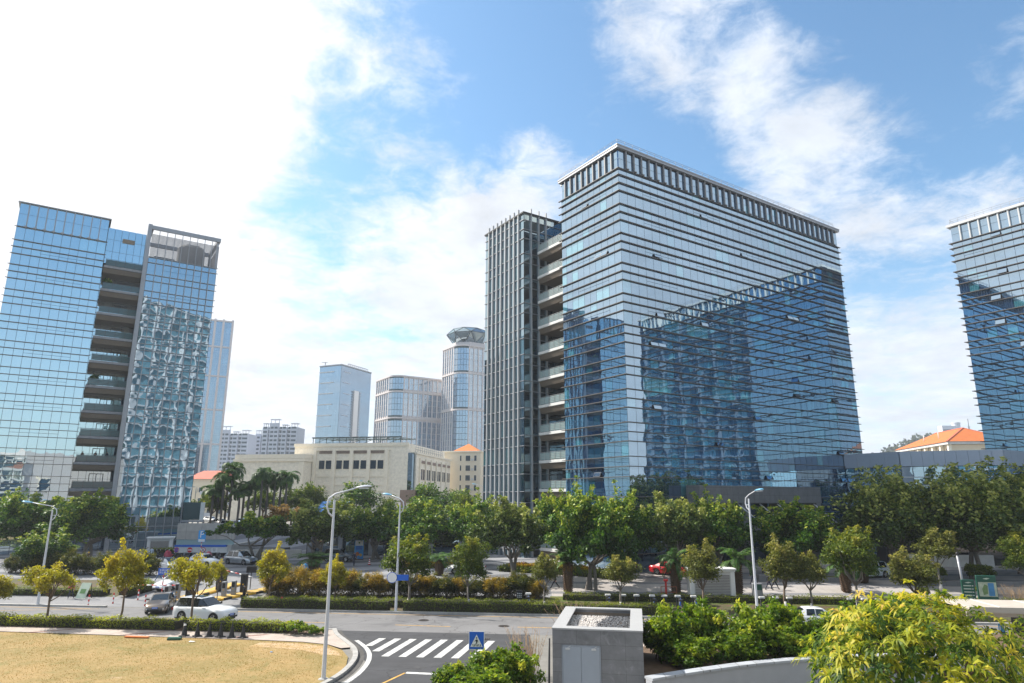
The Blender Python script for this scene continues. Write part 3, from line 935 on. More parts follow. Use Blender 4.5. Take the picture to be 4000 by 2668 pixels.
disc('manhole_cover', -40.5, 60.2, .4, 'round iron manhole cover near the left edge of the road', 'manhole cover')
dg_ = MB()
for k in range(9):
    dg_.box(-.6 + k * .14, -.18, 0, -.52 + k * .14, .18, .02)
dg_.box(-.66, -.22, 0, .66, -.18, .02).box(-.66, .18, 0, .66, .22, .02)
tag(dg_.build('drain_grate', 'manhole_iron', None, (-2.2, 51.5, .014), -.1), 'slotted iron drain grate in the road beside the crosswalk', 'drain grate')
# short dead grass on the lawn
def leaf_fill(pts, nrm, size, aspect, tint, rng, jitter=.35, up=0.):
    """numpy: one diamond leaf per point"""
    n = len(pts)
    sz_ = size * rng.uniform(1 - jitter, 1 + jitter, n)[:, None]
    t = rng.normal(size=(n, 3)); t[:, 2] += up
    t -= nrm * (t * nrm).sum(1, keepdims=True); t /= np.linalg.norm(t, axis=1, keepdims=True) + 1e-9
    b = np.cross(nrm, t)
    v = np.empty((n, 4, 3))
    v[:, 0] = pts; v[:, 2] = pts + t * sz_
    mid = pts + t * sz_ * .45 + nrm * sz_ * .06
    v[:, 1] = mid + b * sz_ * .5 / aspect; v[:, 3] = mid - b * sz_ * .5 / aspect
    return v.reshape(-1, 3), tint


def quads_mesh(name, parts, mats):
    """parts: list of (verts(4n,3), tint(n), material index)"""
    V = np.concatenate([p[0] for p in parts]).astype(np.float32); T = np.concatenate([p[1] for p in parts]).astype(np.float32)
    MI = np.concatenate([np.full(len(p[1]), p[2], np.int32) for p in parts])
    n = len(T)
    me = bpy.data.meshes.new(name)
    me.vertices.add(4 * n); me.vertices.foreach_set('co', V.ravel())
    me.loops.add(4 * n); me.loops.foreach_set('vertex_index', np.arange(4 * n, dtype=np.int32))
    me.polygons.add(n); me.polygons.foreach_set('loop_start', np.arange(0, 4 * n, 4, dtype=np.int32))
    me.polygons.foreach_set('material_index', MI)
    for m in mats:
        me.materials.append(MATS[m])
    me.update(calc_edges=True)
    a = me.attributes.new('tint', 'FLOAT', 'FACE'); a.data.foreach_set('value', np.clip(T, 0.001, 1))
    return me


leafmat('grass_dry', [(0., (.28, .17, .055)), (.6, (.36, .24, .085)), (.9, (.27, .21, .065)), (1., (.19, .18, .04))], .2, .8)
rng = np.random.default_rng(3)
n = 60000
px_ = rng.uniform(-42, -9.9, n); py_ = rng.uniform(33, 53.3, n)
ex = np.array([e[0] for e in EDGE]); 
keep = np.ones(n, bool)
ys = np.interp(px_, [e[0] for e in EDGE[:8]], [e[1] for e in EDGE[:8]])
keep &= py_ < ys - .1
keep &= ~((px_ > -10.6) & (py_ < 46))
keep &= px_ < np.interp(py_, [18, 30, 36, 39, 41.2, 43.5, 45.6], [-14.3, -13.3, -12, -10.9, -10.3, -10.3, -10.7])
keep &= rng.random(n) < .35 + .65 * (np.sin(px_ * 1.1) * np.sin(py_ * .9) + 1) / 2
pts = np.stack([px_[keep], py_[keep], np.full(keep.sum(), .062)], 1)
nr = rng.normal(size=pts.shape); nr[:, 2] *= .3; nr /= np.linalg.norm(nr, axis=1, keepdims=True)
tn = .5 + .3 * np.sin(pts[:, 0] * .35 + 1) * np.sin(pts[:, 1] * .5) + rng.normal(size=len(pts)) * .13
o = link('grass', quads_mesh('grass', [leaf_fill(pts, nr, .055, 2.2, tn, rng, up=1.) + (0,)], ['grass_dry']))
tag(o, None, None, None, 'stuff')
# ---------------------------------------------------------------- buildings farther back
tiles('cream_wall', (.90, .83, .69), 4.2, 1.05, (.80, .73, .60), .8, .05, .02)
mat('cream_trim', (.90, .82, .67), .8, 0, .08, 2, stain=.15)
mat('dark_window', (.02, .045, .07), .08, 0, .1, spec=.8)
mat('roof_orange', (.62, .19, .05), .75, 0, .12, 5)
mat('roof_red', (.50, .13, .08), .75, 0, .12, 5)
mat('stone_pink', (.56, .52, .51), .75, 0, .06, 1)
mat('apartment_grey', (.48, .51, .58), .8, 0, .08, .8)
mat('apartment_light', (.58, .60, .65), .8, 0, .06, .8)
mat('apartment_beige', (.78, .68, .52), .8, 0, .06, .8)
mat('steel_green', (.035, .07, .075), .5, .3, .1)
mat('red_wall', (.24, .02, .02), .7, 0, .1)
mat('louvre_brown', (.27, .20, .16), .7, 0, .1)
tiles('roof_tile', (.66, .20, .05), .45, .38, (.38, .09, .02), .75, .15, .05)
tiles('blue_sheet', (.02, .18, .50), .42, 50, (.01, .09, .30), .45, .1, .06)


def win(root, x0, x1, z0, z1, y=0., d=.12, frame='cream_trim', n=1, axis='x', glassm='dark_window'):
    """window: frame part with its pane as a sub-part"""
    def bx(mb, a0, o0, b0, a1, o1, b1):
        mb.box(a0, o0, b0, a1, o1, b1) if axis == 'x' else mb.box(o0, a0, b0, o1, a1, b1)
    f = MB(); t = .09
    bx(f, x0, y - d, z0, x1, y + .02, z0 + t); bx(f, x0, y - d, z1 - t, x1, y + .02, z1)
    for a in [x0] + [x0 + (x1 - x0) * k / n for k in range(1, n)] + [x1 - t]:
        bx(f, a, y - d, z0 + t, a + t, y + .02, z1 - t)
    o = f.build('window', frame, root)
    g = MB(); bx(g, x0 + t, y - .05, z0 + t, x1 - t, y - .004, z1 - t); g.build('pane', glassm, o)
    return o


# cream hall
hall = thing('exhibition_hall', 'large cream hall with pilasters, four dark double windows and a steel frame on its roof', 'hall', (-28.9, 190, 0), R(-10))
MB().box(-35, 0, 2, -.4, 38, 25.3).build('wall', 'cream_wall', hall)
MB().box(-35.2, -.25, 24.6, -.2, .0, 25.5).box(-29.5, -.3, 23.4, -5.6, -.02, 23.75).build('cornice', 'cream_trim', hall)
MB().box(-.38, .02, 2, .9, 2.4, 22.6).build('corner_glazing', 'glass_dark', hall)
MB().box(-.38, 2.42, 2, 1.3, 39.5, 22.4).build('side_wall', 'cream_wall', hall)
MB().box(-.38, 2.2, 22.42, 1.6, 40.0, 22.95).build('side_cornice', 'cream_trim', hall)
for k, (a, b) in enumerate(((-27.2, -23.2), (-21.9, -17.8), (-16.7, -12.6), (-11.6, -7.5))):
    win(hall, a, (a + b) / 2 - .12, 18.1, 20.7); win(hall, (a + b) / 2 + .12, b, 18.1, 20.7)
    lv = MB()
    for q in range(5):
        lv.box(a, -.16, 22.55 + q * .16, b, -.01, 22.66 + q * .16)
    lv.build('louvre', 'louvre_brown', hall)
    for z in (16.0, 13.6, 12.0, 10.3):
        MB().box(a - .4, -.22, z, b + .4, -.005, z + .28).box((a + b) / 2 - .15, -.12, z - 1.1, (a + b) / 2 + .15, -.006, z - .01).build('ledge', 'cream_trim', hall)
for a in (-28.9, -22.95, -17.6, -12.4, -7.0):
    MB().box(a - .1, -.45, 4, a + .9, -.006, 23.38).build('pilaster', 'cream_trim', hall)
for k in range(6):
    y = 6.5 + k * 5.6
    for s in (0, 2.2):
        f = MB(); f.box(1.31, y + s, 15.2, 1.42, y + s + 1.7, 18.4); o = f.build('window', 'cream_trim', hall); MB().box(1.425, y + s + .1, 15.3, 1.45, y + s + 1.6, 18.3).build('pane', 'dark_window', o)
    MB().box(1.31, y, 20.0, 1.5, y + 3.9, 20.8).build('louvre', 'louvre_brown', hall)
    MB().box(1.305, y - 1.4, 5, 1.75, y - .7, 21.4).build('pilaster', 'cream_trim', hall)
    MB().box(1.305, y, 12.4, 1.6, y + 3.9, 12.8).box(1.305, y, 9.2, 1.6, y + 3.9, 9.6).build('ledge', 'cream_trim', hall)
MB().box(-50.5, -5, 2, -29.2, -.3, 21.0).build('annex_wall', 'cream_wall', hall)
MB().box(-50.9, -5.4, 20.2, -28.8, -.28, 20.9).box(-50.6, -5.1, 21.02, -29.1, -.3, 22.2).box(-50.7, -5.15, 14.2, -29.0, -5.01, 14.5).box(-30.6, -5.3, 2, -29.15, -5.01, 20.1).build('annex_cornice', 'cream_trim', hall)
rf = MB()
for x in linsp(-30, -3.2, 13):
    rf.beam((x, 1.2, 25.35), (x, 1.2, 27.1), .16, .16); rf.beam((x, 1.2, 27.1), (x, 14, 27.6), .14, .14)
for x in linsp(-30, -3.2, 7)[:-1]:
    rf.beam((x, 1.2, 25.4), (x + 4.4, 1.2, 27.0), .1, .1)
rf.box(-30.3, .9, 27.1, -2.9, 1.3, 27.4).box(-30.3, 13.8, 27.5, -2.9, 14.2, 27.8).box(-30.3, 1.1, 25.32, -2.9, 1.4, 25.6)
rf.build('roof_frame', 'steel_green', hall)
rf = MB()
for y in linsp(2.5, 30, 13):
    rf.tube([(1.0, y, 22.95), (1.0, y, 25.0)], .05, 5); rf.tube([(1.0, y, 25.0), (-.3, y, 25.3)], .05, 5)
for z in (23.7, 24.4, 25.0):
    rf.tube([(1.0, 2.5, z), (1.0, 30, z)], .05, 5)
rf.build('roof_fence', 'grey_metal', hall)
# beige apartment block with orange hipped roof
ap = thing('apartment_block', 'cream apartment block with orange pyramid roof beside the middle tower', 'building', (-24.3, 232, 0), R(-10))
MB().box(0, 0, 2, 13.9, 16, 25.6).build('wall', 'apartment_beige', ap)
MB().box(-.4, -.4, 25.6, 14.3, 16, 26.0).build('cornice', 'cream_trim', ap)
MB().add([(4.2, 0, 26.02), (13.2, 0, 26.02), (13.2, 9, 26.02), (4.2, 9, 26.02), (8.6, 4.5, 28.8)], [(0, 1, 4), (1, 2, 4), (2, 3, 4), (3, 0, 4)]).build('roof', 'roof_orange', ap)
for fz in range(6):
    z = 6.0 + fz * 3.3
    for a, b in ((6.6, 7.3), (8.6, 10.4), (11.6, 12.6)):
        o = win(ap, a, b, z, z + 2.0)
    MB().box(10.7, -.5, z + .2, 11.4, -.01, z + .9).build('air_unit', 'white_slab', ap)
rd = thing('shop_house', 'dark red building peeping out behind the cream apartment block', 'building', (-11.4, 243, 0), R(-10))
MB().box(0, 0, 2, 9, 14, 21).build('wall', 'red_wall', rd)
for z in (8, 11.5, 15, 18):
    win(rd, .6, 2.0, z, z + 1.8)


def simple_tower(root, wx, wy, h, nfx, nfy, dz, m_glass, m_band, z0=2, band=.5, out=.25, top=None):
    MB().box(.05, .05, z0, wx, wy, h - .1).build('wall', m_band, root)
    k = int((h - z0) / dz)
    lv = [z0 + i * dz for i in range(k + 1)][::-1]
    facade(root, 'x', 0, linsp(.1, wx - .1, nfx), lv, m_glass, .0, 60, tall=9)
    facade(root, 'y', 0, linsp(.1, wy - .1, nfy), lv, m_glass, .0, 61, tall=9)
    return lv


NPANE = 1
_pane = pane
def pane(mb, P, flip, a0, a1, z0, z1, amp, rng, n=None):
    _pane(mb, P, flip, a0, a1, z0, z1, amp, rng, NPANE)
# blue slab tower
bt = thing('office_tower', 'distant blue glass tower with a white vertical strip and short white sunshades', 'tower', (-112.3, 430, 0), R(66))
lv = simple_tower(bt, 32.8, 17.9, 96, 14, 9, 3.6, 'glass_far', 'steel_green')
for z in lv[1::2][:14]:
    MB().box(-.7, 6.0, z - .35, -.02, 17.6, z + .1).build('sunshade', 'white_slab', bt)
    MB().box(3, -.5, z - .2, 9.5, -.02, z + .1).build('sunshade', 'apartment_light', bt)
MB().box(14.4, -.6, 2, 19.2, -.02, 81).build('white_strip', 'white_paint', bt)
for x in (12.6, 19.6):
    f = MB()
    for k in range(46):
        f.box(x, -.7, 3 + k * 1.7, x + 1.6, -.03, 3.9 + k * 1.7)
    f.build('grille', 'grey_metal', bt)
MB().box(-.3, -.3, 95.9, 33, 18.2, 96.6).build('cornice', 'grey_metal', bt)
rf = MB()
for x in linsp(8, 30, 10):
    rf.beam((x, 1, 96.6), (x, 1, 98.2), .3, .3)
rf.beam((8, 1, 98.2), (30, 1, 98.2), .35, .35); rf.beam((.5, 14, 96.6), (.5, 14, 99), .4, .4); rf.beam((-2, 15, 98.5), (2, 13.5, 98.9), .4, .3)
rf.build('roof_frame', 'grey_metal', bt)


def pier_tower(root, lx, ly, z0, z1, bands, rad, pier=3.2, stone='stone_pink', gl_='glass_far', bay=True):
    """stone piers and glass strips on two faces with a rounded glazed corner bay between them"""
    MB().prism([(rad, .3), (lx, .3), (lx, ly), (.3, ly), (.3, rad)] , z0, z1 - .5).build('wall', stone, root)
    for (za, zb_) in zip(bands[:-1], bands[1:]):
        for axis, L in (('x', lx), ('y', ly)):
            n = max(2, int((L - rad) / pier))
            e = linsp(rad, L, n)
            for q in range(n):
                mb = MB(); mb.tint = .2 + .5 * ((q * 37) % 10) / 10
                a0, a1 = e[q] + .42, e[q + 1] - .42
                zz = za + .9
                rr = random.Random(q)
                while zz < zb_ - 2.6:
                    mb.tint = rr.uniform(.05, .9)
                    pane(mb, placer(axis, .25), axis == 'y', a0, (a0 + a1) / 2 - .06, zz + .1, min(zz + 3.4, zb_ - .5), .0, rr)
                    pane(mb, placer(axis, .25), axis == 'y', (a0 + a1) / 2 + .06, a1, zz + .1, min(zz + 3.4, zb_ - .5), .0, rr)
                    zz += 3.5
                if mb.v:
                    mb.build('window_strip', gl_, root)
        # corner bay
        c = [(rad - rad * math.sin(t), rad - rad * math.cos(t)) for t in linsp(0, math.pi / 2, 6)]
        mb = MB(); rr = random.Random(7); zz = za + .9
        while zz < zb_ - 2.6:
            for p, q in zip(c[:-1], c[1:]):
                mb.tint = rr.uniform(.1, .7)
                p_, q_ = Vector(p), Vector(q); g_ = (q_ - p_) * .04
                a, b = p_ + g_, q_ - g_
                mb.add([(a.x, a.y, zz + .12), (b.x, b.y, zz + .12), (b.x, b.y, min(zz + 3.4, zb_ - .5)), (a.x, a.y, min(zz + 3.4, zb_ - .5))], [(3, 2, 1, 0)])
            zz += 3.5
        mb.build('corner_window', gl_, root)
        ci = [(rad + .3 - rad * math.sin(t), rad + .3 - rad * math.cos(t)) for t in linsp(0, math.pi / 2, 6)]
        MB().prism(ci + [(rad + 1, rad + 1)], za, zb_).build('corner_backing', 'steel_green', root)
    for axis, L in (('x', lx), ('y', ly)):
        n = max(2, int((L - rad) / pier)); e = linsp(rad, L, n)
        for a in e:
            b = MB()
            b.box(a - .38, -.12, z0, a + .38, .24, z1) if axis == 'x' else b.box(-.12, a - .38, z0, .24, a + .38, z1)
            b.build('pier', stone, root)
    for z in bands[1:]:
        c = [(rad - (rad + .4) * math.sin(t), rad - (rad + .4) * math.cos(t)) for t in linsp(0, math.pi / 2, 8)]
        MB().prism([(lx + .2, -.4)] + c + [(-.4, ly + .2), (lx, ly)], z - .9, z).build('stone_band', stone, root)


lt = thing('office_tower', 'stone and glass tower with rounded corner bay, shorter of the distant pair', 'tower', (-71.5, 396, 0), TH)
pier_tower(lt, 33, 27, 2, 83.5, [2, 34, 58, 74, 83.5], 7)
tt = thing('office_tower', 'tall stone and glass tower with a faceted glass crown half hidden by the middle tower', 'tower', (-31.5, 388, 0), TH)
pier_tower(tt, 26, 21, 2, 101, [2, 36, 62, 84, 101], 7, 2.8)
MB().prism([(8.3, 2), (24, 2), (24, 20), (2, 20), (2, 8.3)], 101.02, 103.4).build('crown_base', 'stone_pink', tt)
cx_, cy_ = 12.5, 11.5
rings = [(8.6, 103.4, 0), (13.5, 109.4, .39), (10.4, 112.6, 0)]
pts_ = [[(cx_ + r_ * math.cos(.785 * k + o), cy_ + r_ * math.sin(.785 * k + o), z) for k in range(8)] for r_, z, o in rings]
cg = MB(); fr = MB()
vs = sum(pts_, []); fs = []
for lo, hi, s in ((0, 8, 0), (8, 16, 1)):
    for k in range(8):
        j = (k + 1) % 8
        if s == 0:
            fs += [(lo + k, lo + j, hi + k), (lo + j, hi + j, hi + k)]
        else:
            fs += [(lo + k, lo + j, hi + j), (lo + k, hi + j, hi + k)]
for i, f in enumerate(fs):
    cg.tint = .3 + .6 * ((i * 7) % 5) / 5
    cg.add([vs[q] for q in f], [(0, 1, 2)])
    for a, b in ((0, 1), (1, 2), (2, 0)):
        fr.beam(vs[f[a]], vs[f[b]], .32, .32)
fr.build('crown_frame', 'steel_green', tt); cg.build('crown_glazing', 'glass_wing', tt)
MB().prism([(p[0], p[1]) for p in pts_[2]], 112.4, 112.7).build('crown_top', 'glass_far', tt)

# grey apartment towers
def flats(label, x, y, w_, h, rz, steps):
    o = thing('apartment_tower', label, 'tower', (x, y, 0), rz, 'grey apartment towers in the distance')
    b = MB(); b.box(0, .6, 2, w_, 14, h - 3)
    for a0, a1, hh in steps:
        b.box(a0 * w_, -.8, 2, a1 * w_, .6, h + hh)
    b.build('wall', 'apartment_grey', o)
    k = int((h - 6) / 3.0)
    for i in range(k):
        z = 4 + i * 3.0
        f = MB()
        for a0, a1, hh in steps:
            n = max(1, int((a1 - a0) * w_ / 3))
            e = linsp(a0 * w_ + .4, a1 * w_ - .4, n)
            for q in range(n):
                f.box(e[q] + .2, -.86, z + .9, e[q + 1] - .5, -.81, z + 2.3)
        gaps = [(s[1], t_[0]) for s, t_ in zip(steps[:-1], steps[1:])]
        for a0, a1 in gaps:
            if a1 - a0 > .03:
                f.box(a0 * w_ + .3, .5, z + .8, a1 * w_ - .3, .59, z + 2.4)
        f.build('window_row', 'dark_window', o)
        s = MB()
        for a0, a1 in gaps:
            s.box(a0 * w_ + .02, -.5, z, a1 * w_ - .02, .58, z + .75)
        s.build('balcony_row', 'apartment_light', o)
    t = MB()
    for a0, a1, hh in steps:
        for q in linsp(a0 * w_ + .2, a1 * w_ - .6, 2):
            t.box(q, 0, h + hh, q + .4, .4, h + hh + 2.4)
        t.box(a0 * w_, -.8, h + hh + 2.4, a1 * w_, 4, h + hh + 2.9)
    t.build('roof_frame', 'apartment_light', o)
    return o
ST = [(0., .16, -3), (.2, .46, 0), (.55, .70, -4), (.80, 1., -3)]
flats('grey apartment tower beside the palm crowns, left one of the distant pair', -223, 500, 27, 60, R(-3), ST)
flats('grey apartment tower above the cream hall wing, right one of the distant pair', -179, 480, 25.5, 63, R(-3), ST)
flats('narrow grey apartment tower tucked behind the right one of the distant pair', -201, 525, 11, 61.5, R(-3), [(0, .4, -2), (.5, 1, -3)])
# slim tower behind the left one
st = thing('residential_tower', 'slim tall tower of pink piers and blue glass rising behind the left tower', 'tower', (-170, 344.4, 0), R(24))
MB().box(0, .3, 2, 18.6, 16, 104).build('wall', 'stone_pink', st)
facade(st, 'x', .2, linsp(.2, 18.4, 6), [2 + i * 3.4 for i in range(31)][::-1], 'glass_far', 0, 70, tall=9)
for x in (0, 5.6, 9.8, 14, 18.6):
    MB().box(x - .55, -.5, 2, x + .55, .2, 105).build('pier', 'stone_pink', st)
for z in (20, 38, 56, 74, 90, 104.5):
    MB().box(-.5, -.3, z - .8, 18.9, .18, z).build('stone_band', 'stone_pink', st)
# low houses at the foot of the palms
rs = thing('residence', 'low cream residence with red tiled roof behind the royal palms', 'building', (-113, 236, 0), R(-6))
MB().box(0, 0, 2, 30, 12, 16.5).build('wall', 'apartment_beige', rs)
MB().add([(-.8, -.8, 16.5), (14, -.8, 16.5), (14, 12, 16.5), (-.8, 12, 16.5), (3, 5, 19.5), (11, 5, 19.5)], [(0, 1, 5, 4), (1, 2, 5), (2, 3, 4, 5), (3, 0, 4)]).build('roof', 'roof_red', rs)
for z in (4, 7.6, 11.2):
    for x in linsp(1, 27, 7)[:-1]:
        win(rs, x, x + 1.6, z + .7, z + 2.5)
    for x in (6, 16):
        MB().box(x, -1.2, z, x + 4.5, -.01, z + .3).box(x, -1.2, z + .3, x + 4.5, -1.1, z + 1.1).build('balcony', 'apartment_light', rs)
lg = thing('glass_block', 'small pale glass block between the apartment towers and the cream hall', 'building', (-236, 600, 0), 0)
simple_tower(lg, 14, 10, 45, 6, 4, 3.6, 'glass_far', 'stone_pink')
# orange roofed building and hill on the right
og = thing('villa', 'cream building with broad orange tiled hip roof between the two glass towers', 'building', (157, 240, 0), R(-8))
MB().box(.8, .8, 2, 18, 41, 29.4).build('wall', 'apartment_beige', og)
MB().box(-1.2, -1.2, 29.5, 21.2, 43.2, 30.4).build('eaves', 'white_slab', og)
MB().add([(-1.6, -1.6, 30.4), (21.6, -1.6, 30.4), (21.6, 43.6, 30.4), (-1.6, 43.6, 30.4), (10, 10, 36.2), (10, 32, 36.2)], [(0, 1, 4), (1, 2, 5, 4), (2, 3, 5), (3, 0, 4, 5)]).build('roof', 'roof_tile', og)
MB().beam((-1.6, -1.6, 30.45), (10, 10, 36.25), .5, .3).beam((10, 10, 36.25), (10, 32, 36.25), .5, .3).beam((21.6, -1.6, 30.45), (10, 10, 36.25), .5, .3).build('ridge_tiles', 'roof_red', og)
for y in (0, 6, 12, 18, 24, 30, 36):
    MB().box(-.6, y, 20, .5, y + 1.0, 29.48).build('column', 'cream_trim', og)
    f = MB().box(.7, y + 2, 24, .79, y + 4.6, 28.2).build('window', 'louvre_brown', og); MB().box(.66, y + 2.2, 24.2, .695, y + 4.4, 28).build('pane', 'dark_window', f)
for y in (14, 26):
    MB().tube([(3, y, 32), (3, y, 35)], .15, 6).build('vent_pipe', 'white_slab', og)
lo = thing('roof_terrace', 'flat pale roof edge seen just right of the middle tower', 'building', (88, 205, 0), R(10))
MB().box(0, 0, 2, 40, 12, 21.0).box(-.3, -.3, 21.0, 40.3, 12, 21.8).build('wall', 'apartment_beige', lo)
for x in linsp(2, 38, 8)[:-1]:
    win(lo, x, x + 2.2, 16, 18.5)
# hill with weather station
hm = MB(); rq2 = random.Random(9); nx, ny = 46, 16
mat('hill_green', (.055, .075, .05), .95, 0, .35, .06)
def hz_(x, y):
    e = 97 * math.exp(-((x - 600) / 165) ** 2)
    return e * math.exp(-((y - 930) / 110) ** 2) + 3.0 * math.sin(x * .21) * math.sin(x * .083 + 2)
vs = [(430 + 320 * i / nx, 800 + 220 * j / ny, hz_(430 + 320 * i / nx, 800 + 220 * j / ny) - 2) for j in range(ny + 1) for i in range(nx + 1)]
hm.smooth = True
hm.add(vs, [(j * (nx + 1) + i, j * (nx + 1) + i + 1, (j + 1) * (nx + 1) + i + 1, (j + 1) * (nx + 1) + i) for j in range(ny) for i in range(nx)])
structure(hm.build('hill', 'hill_green'))
rng = np.random.default_rng(8)
leafmat('hill_leaf', [(0., (.02, .035, .018)), (.6, (.05, .07, .03)), (1., (.10, .11, .05))], .1, .7)
hx_, hy_ = rng.uniform(440, 740, 9000), rng.uniform(810, 930, 9000)
hp = np.array([(a, b, hz_(a, b) - 1 + c) for a, b, c in zip(hx_, hy_, rng.uniform(-1, 5, 9000))])
o = link('hill_woods', quads_mesh('hill_woods', [leaf_fill(hp, np.tile([0, -.6, .8], (9000, 1)) + rng.normal(size=(9000, 3)) * .3, 4.5, 1.2, rng.uniform(0, 1, 9000), rng) + (0,)], ['hill_leaf'])); o['kind'] = 'stuff'
ws = thing('weather_station', 'white station building with a round turret on the wooded hilltop', 'building', (585, 905, 95), 0)
MB().box(0, 0, 0, 20, 10, 14).build('wall', 'apartment_light', ws)
MB().lathe([(5, 0), (5, 17), (5.6, 17), (5.6, 18.5), (.5, 19)], (22, 4, 0), 16).build('turret', 'apartment_light', ws)
MB().box(1, -.1, 6, 19, -.01, 9).build('window_row', 'dark_window', ws)
mt = MB(); mt.beam((0, 0, 0), (0, 0, 26), .8, .8); mt.beam((-3, 0, 0), (0, 0, 20), .3, .3); mt.beam((3, 0, 0), (0, 0, 20), .3, .3); mt.beam((-2.5, 0, 15), (2.5, 0, 15), .3, .3)
tag(mt.build('radio_mast', 'grey_metal', None, (618, 900, 92)), 'thin radio mast on the wooded hilltop beside the station', 'mast')
# parking ramp front, pavilion, shed, monument
tiles('panel_wall', (.40, .38, .35), 2.2, 1.7, (.25, .24, .22), .6, .08, .03)
pk = thing('parking_entrance', 'parking ramp entrance with blue band and round prohibition signs under a panelled wall', 'structure', (-49.6, 100.5, 0), R(2))
MB().box(.9, 0, 4.05, 9.2, .5, 6.3).build('parapet_wall', 'panel_wall', pk)
MB().box(.9, .1, 3.3, 9.1, .35, 4.02).build('glass_panel', 'glass_rail', pk)
MB().box(.9, -.25, 3.02, 8.2, .3, 3.28).build('blue_band', 'blue_paint', pk)
MB().box(.9, -.2, 2.2, 8.4, .3, 3.0).build('sign_beam', 'white_slab', pk)
MB().box(.9, 1.5, -1.2, 14, 12, 2.19).build('dark_opening', 'joint_black', pk)
MB().box(8.42, -.2, 1.0, 9.0, 10, 3.3).box(9.0, -.1, 1.0, 19, .4, 2.6).build('side_wall', 'concrete', pk)
for x, kind in ((1.2, 'nopark'), (3.1, 'noentry'), (5.0, 'nohorn'), (6.6, 'plate')):
    s = MB()
    if kind == 'plate':
        s.box(x - .42, -.25, 2.3, x + .42, -.205, 2.9); b = s.build('notice', 'white_paint', pk)
        t = text('出口\n6:00', .24, 'black_plastic', b); t.location = (x, -.256, 2.6); t.rotation_euler = (R(90), 0, 0)
        continue
    vs = [(x + .36 * math.cos(q * .3142), -.25, 2.6 + .36 * math.sin(q * .3142)) for q in range(20)]
    s.add(vs + [(p[0], -.205, p[2]) for p in vs], [tuple(range(20))] + [(q, 20 + q, 20 + (q + 1) % 20, (q + 1) % 20) for q in range(20)])
    b = s.build('round_sign', 'red_paint', pk)
    if kind == 'noentry':
        MB().box(x - .25, -.262, 2.54, x + .25, -.2505, 2.66).build('bar', 'white_paint', b)
    else:
        vs = [(x + .28 * math.cos(q * .3142), -.256, 2.6 + .28 * math.sin(q * .3142)) for q in range(20)]
        MB().add(vs, [tuple(range(20))]).build('disc', 'blue_paint' if kind == 'nopark' else 'white_paint', b)
        MB().beam((x - .2, -.26, 2.8), (x + .2, -.26, 2.4), .012, .06).build('slash', 'red_paint', b)
        if kind == 'nopark':
            MB().beam((x + .2, -.26, 2.8), (x - .2, -.26, 2.4), .012, .06).build('slash', 'red_paint', b)
        else:
            MB().beam((x - .12, -.258, 2.5), (x + .1, -.258, 2.68), .01, .07).build('horn', 'black_plastic', b)
pv = thing('pavilion', 'dark glazed pavilion with flat grey roof under the banyans between the towers', 'building', (-31, 104.5, 0), R(4))
MB().box(0, .6, 1.2, 24, 14, 6.6).build('wall', 'joint_black', pv)
facade(pv, 'x', .5, linsp(.2, 23.8, 14), [6.4, 4.2, 1.6], 'glass_dark', .004, 72, tall=9)
MB().box(-1, -1.6, 6.62, 25, 15, 7.1).build('roof', 'grey_slab', pv)
for x in linsp(.5, 23, 5):
    MB().box(x, -1.2, 1.2, x + .6, -.6, 6.6).build('column', 'grey_slab', pv)
sh = thing('site_hut', 'bright blue corrugated hut behind the tall near street lamp', 'hut', (-41.5, 146, 0), R(-8))
MB().box(0, 0, 2.5, 5.6, 3.4, 7.0).build('wall', 'blue_sheet', sh)
MB().add([(-.35, -.6, 7.0), (5.9, -.6, 7.0), (5.9, 3.6, 9.3), (-.35, 3.6, 9.3), (-.35, -.6, 6.85), (5.9, -.6, 6.85), (5.9, 3.6, 9.15), (-.35, 3.6, 9.15)],
         [(0, 1, 2, 3), (7, 6, 5, 4), (0, 4, 5, 1), (1, 5, 6, 2), (2, 6, 7, 3), (3, 7, 4, 0)]).build('roof', 'blue_sheet', sh)
mat('monument_stone', (.33, .23, .18), .7, 0, .12, 2)
mo = thing('gate_pillar', 'brown stone gate pillar with a pale inset panel in front of the cream hall', 'pillar', (-24.6, 150, 0), R(-8))
MB().box(0, 0, 2.5, 3.5, 1.5, 11.8).build('pillar_body', 'monument_stone', mo)
MB().box(1.55, -.06, 2.5, 3.0, -.003, 9.0).build('inset_panel', 'cream_trim', mo)
sp_ = thing('shop', 'small shop with dark brown flat roof and pink wall left of the middle tower', 'building', (-10.6, 150, 0), R(-6))
MB().box(0, 0, 2.5, 8, 6, 6.9).build('wall', 'monument_stone', sp_)
MB().box(-.4, -.6, 6.9, 8.4, 6.4, 7.25).build('eaves', 'white_slab', sp_)
MB().box(-.2, -.4, 7.25, 8.2, 6.2, 8.6).build('roof', 'bronze_slat', sp_)
win(sp_, 1, 3, 4, 6); win(sp_, 4.5, 6.8, 4, 6)
bb = thing('billboard', 'dark grey billboard seen from behind on posts at the corner of the left tower', 'billboard', (-56.2, 116.5, 0), R(8))
MB().box(0.4, 0, 6.3, 3.1, .3, 9.2).build('board', 'steel_green', bb)
MB().box(3.11, -.02, 6.3, 3.7, .4, 9.2).build('end_board', 'white_slab', bb)
MB().box(.3, -.1, 5.95, 3.8, .5, 6.25).box(1, .1, 1.5, 1.2, .3, 5.95).box(2.8, .1, 1.5, 3.0, .3, 5.95).build('bracket', 'grey_metal', bb)
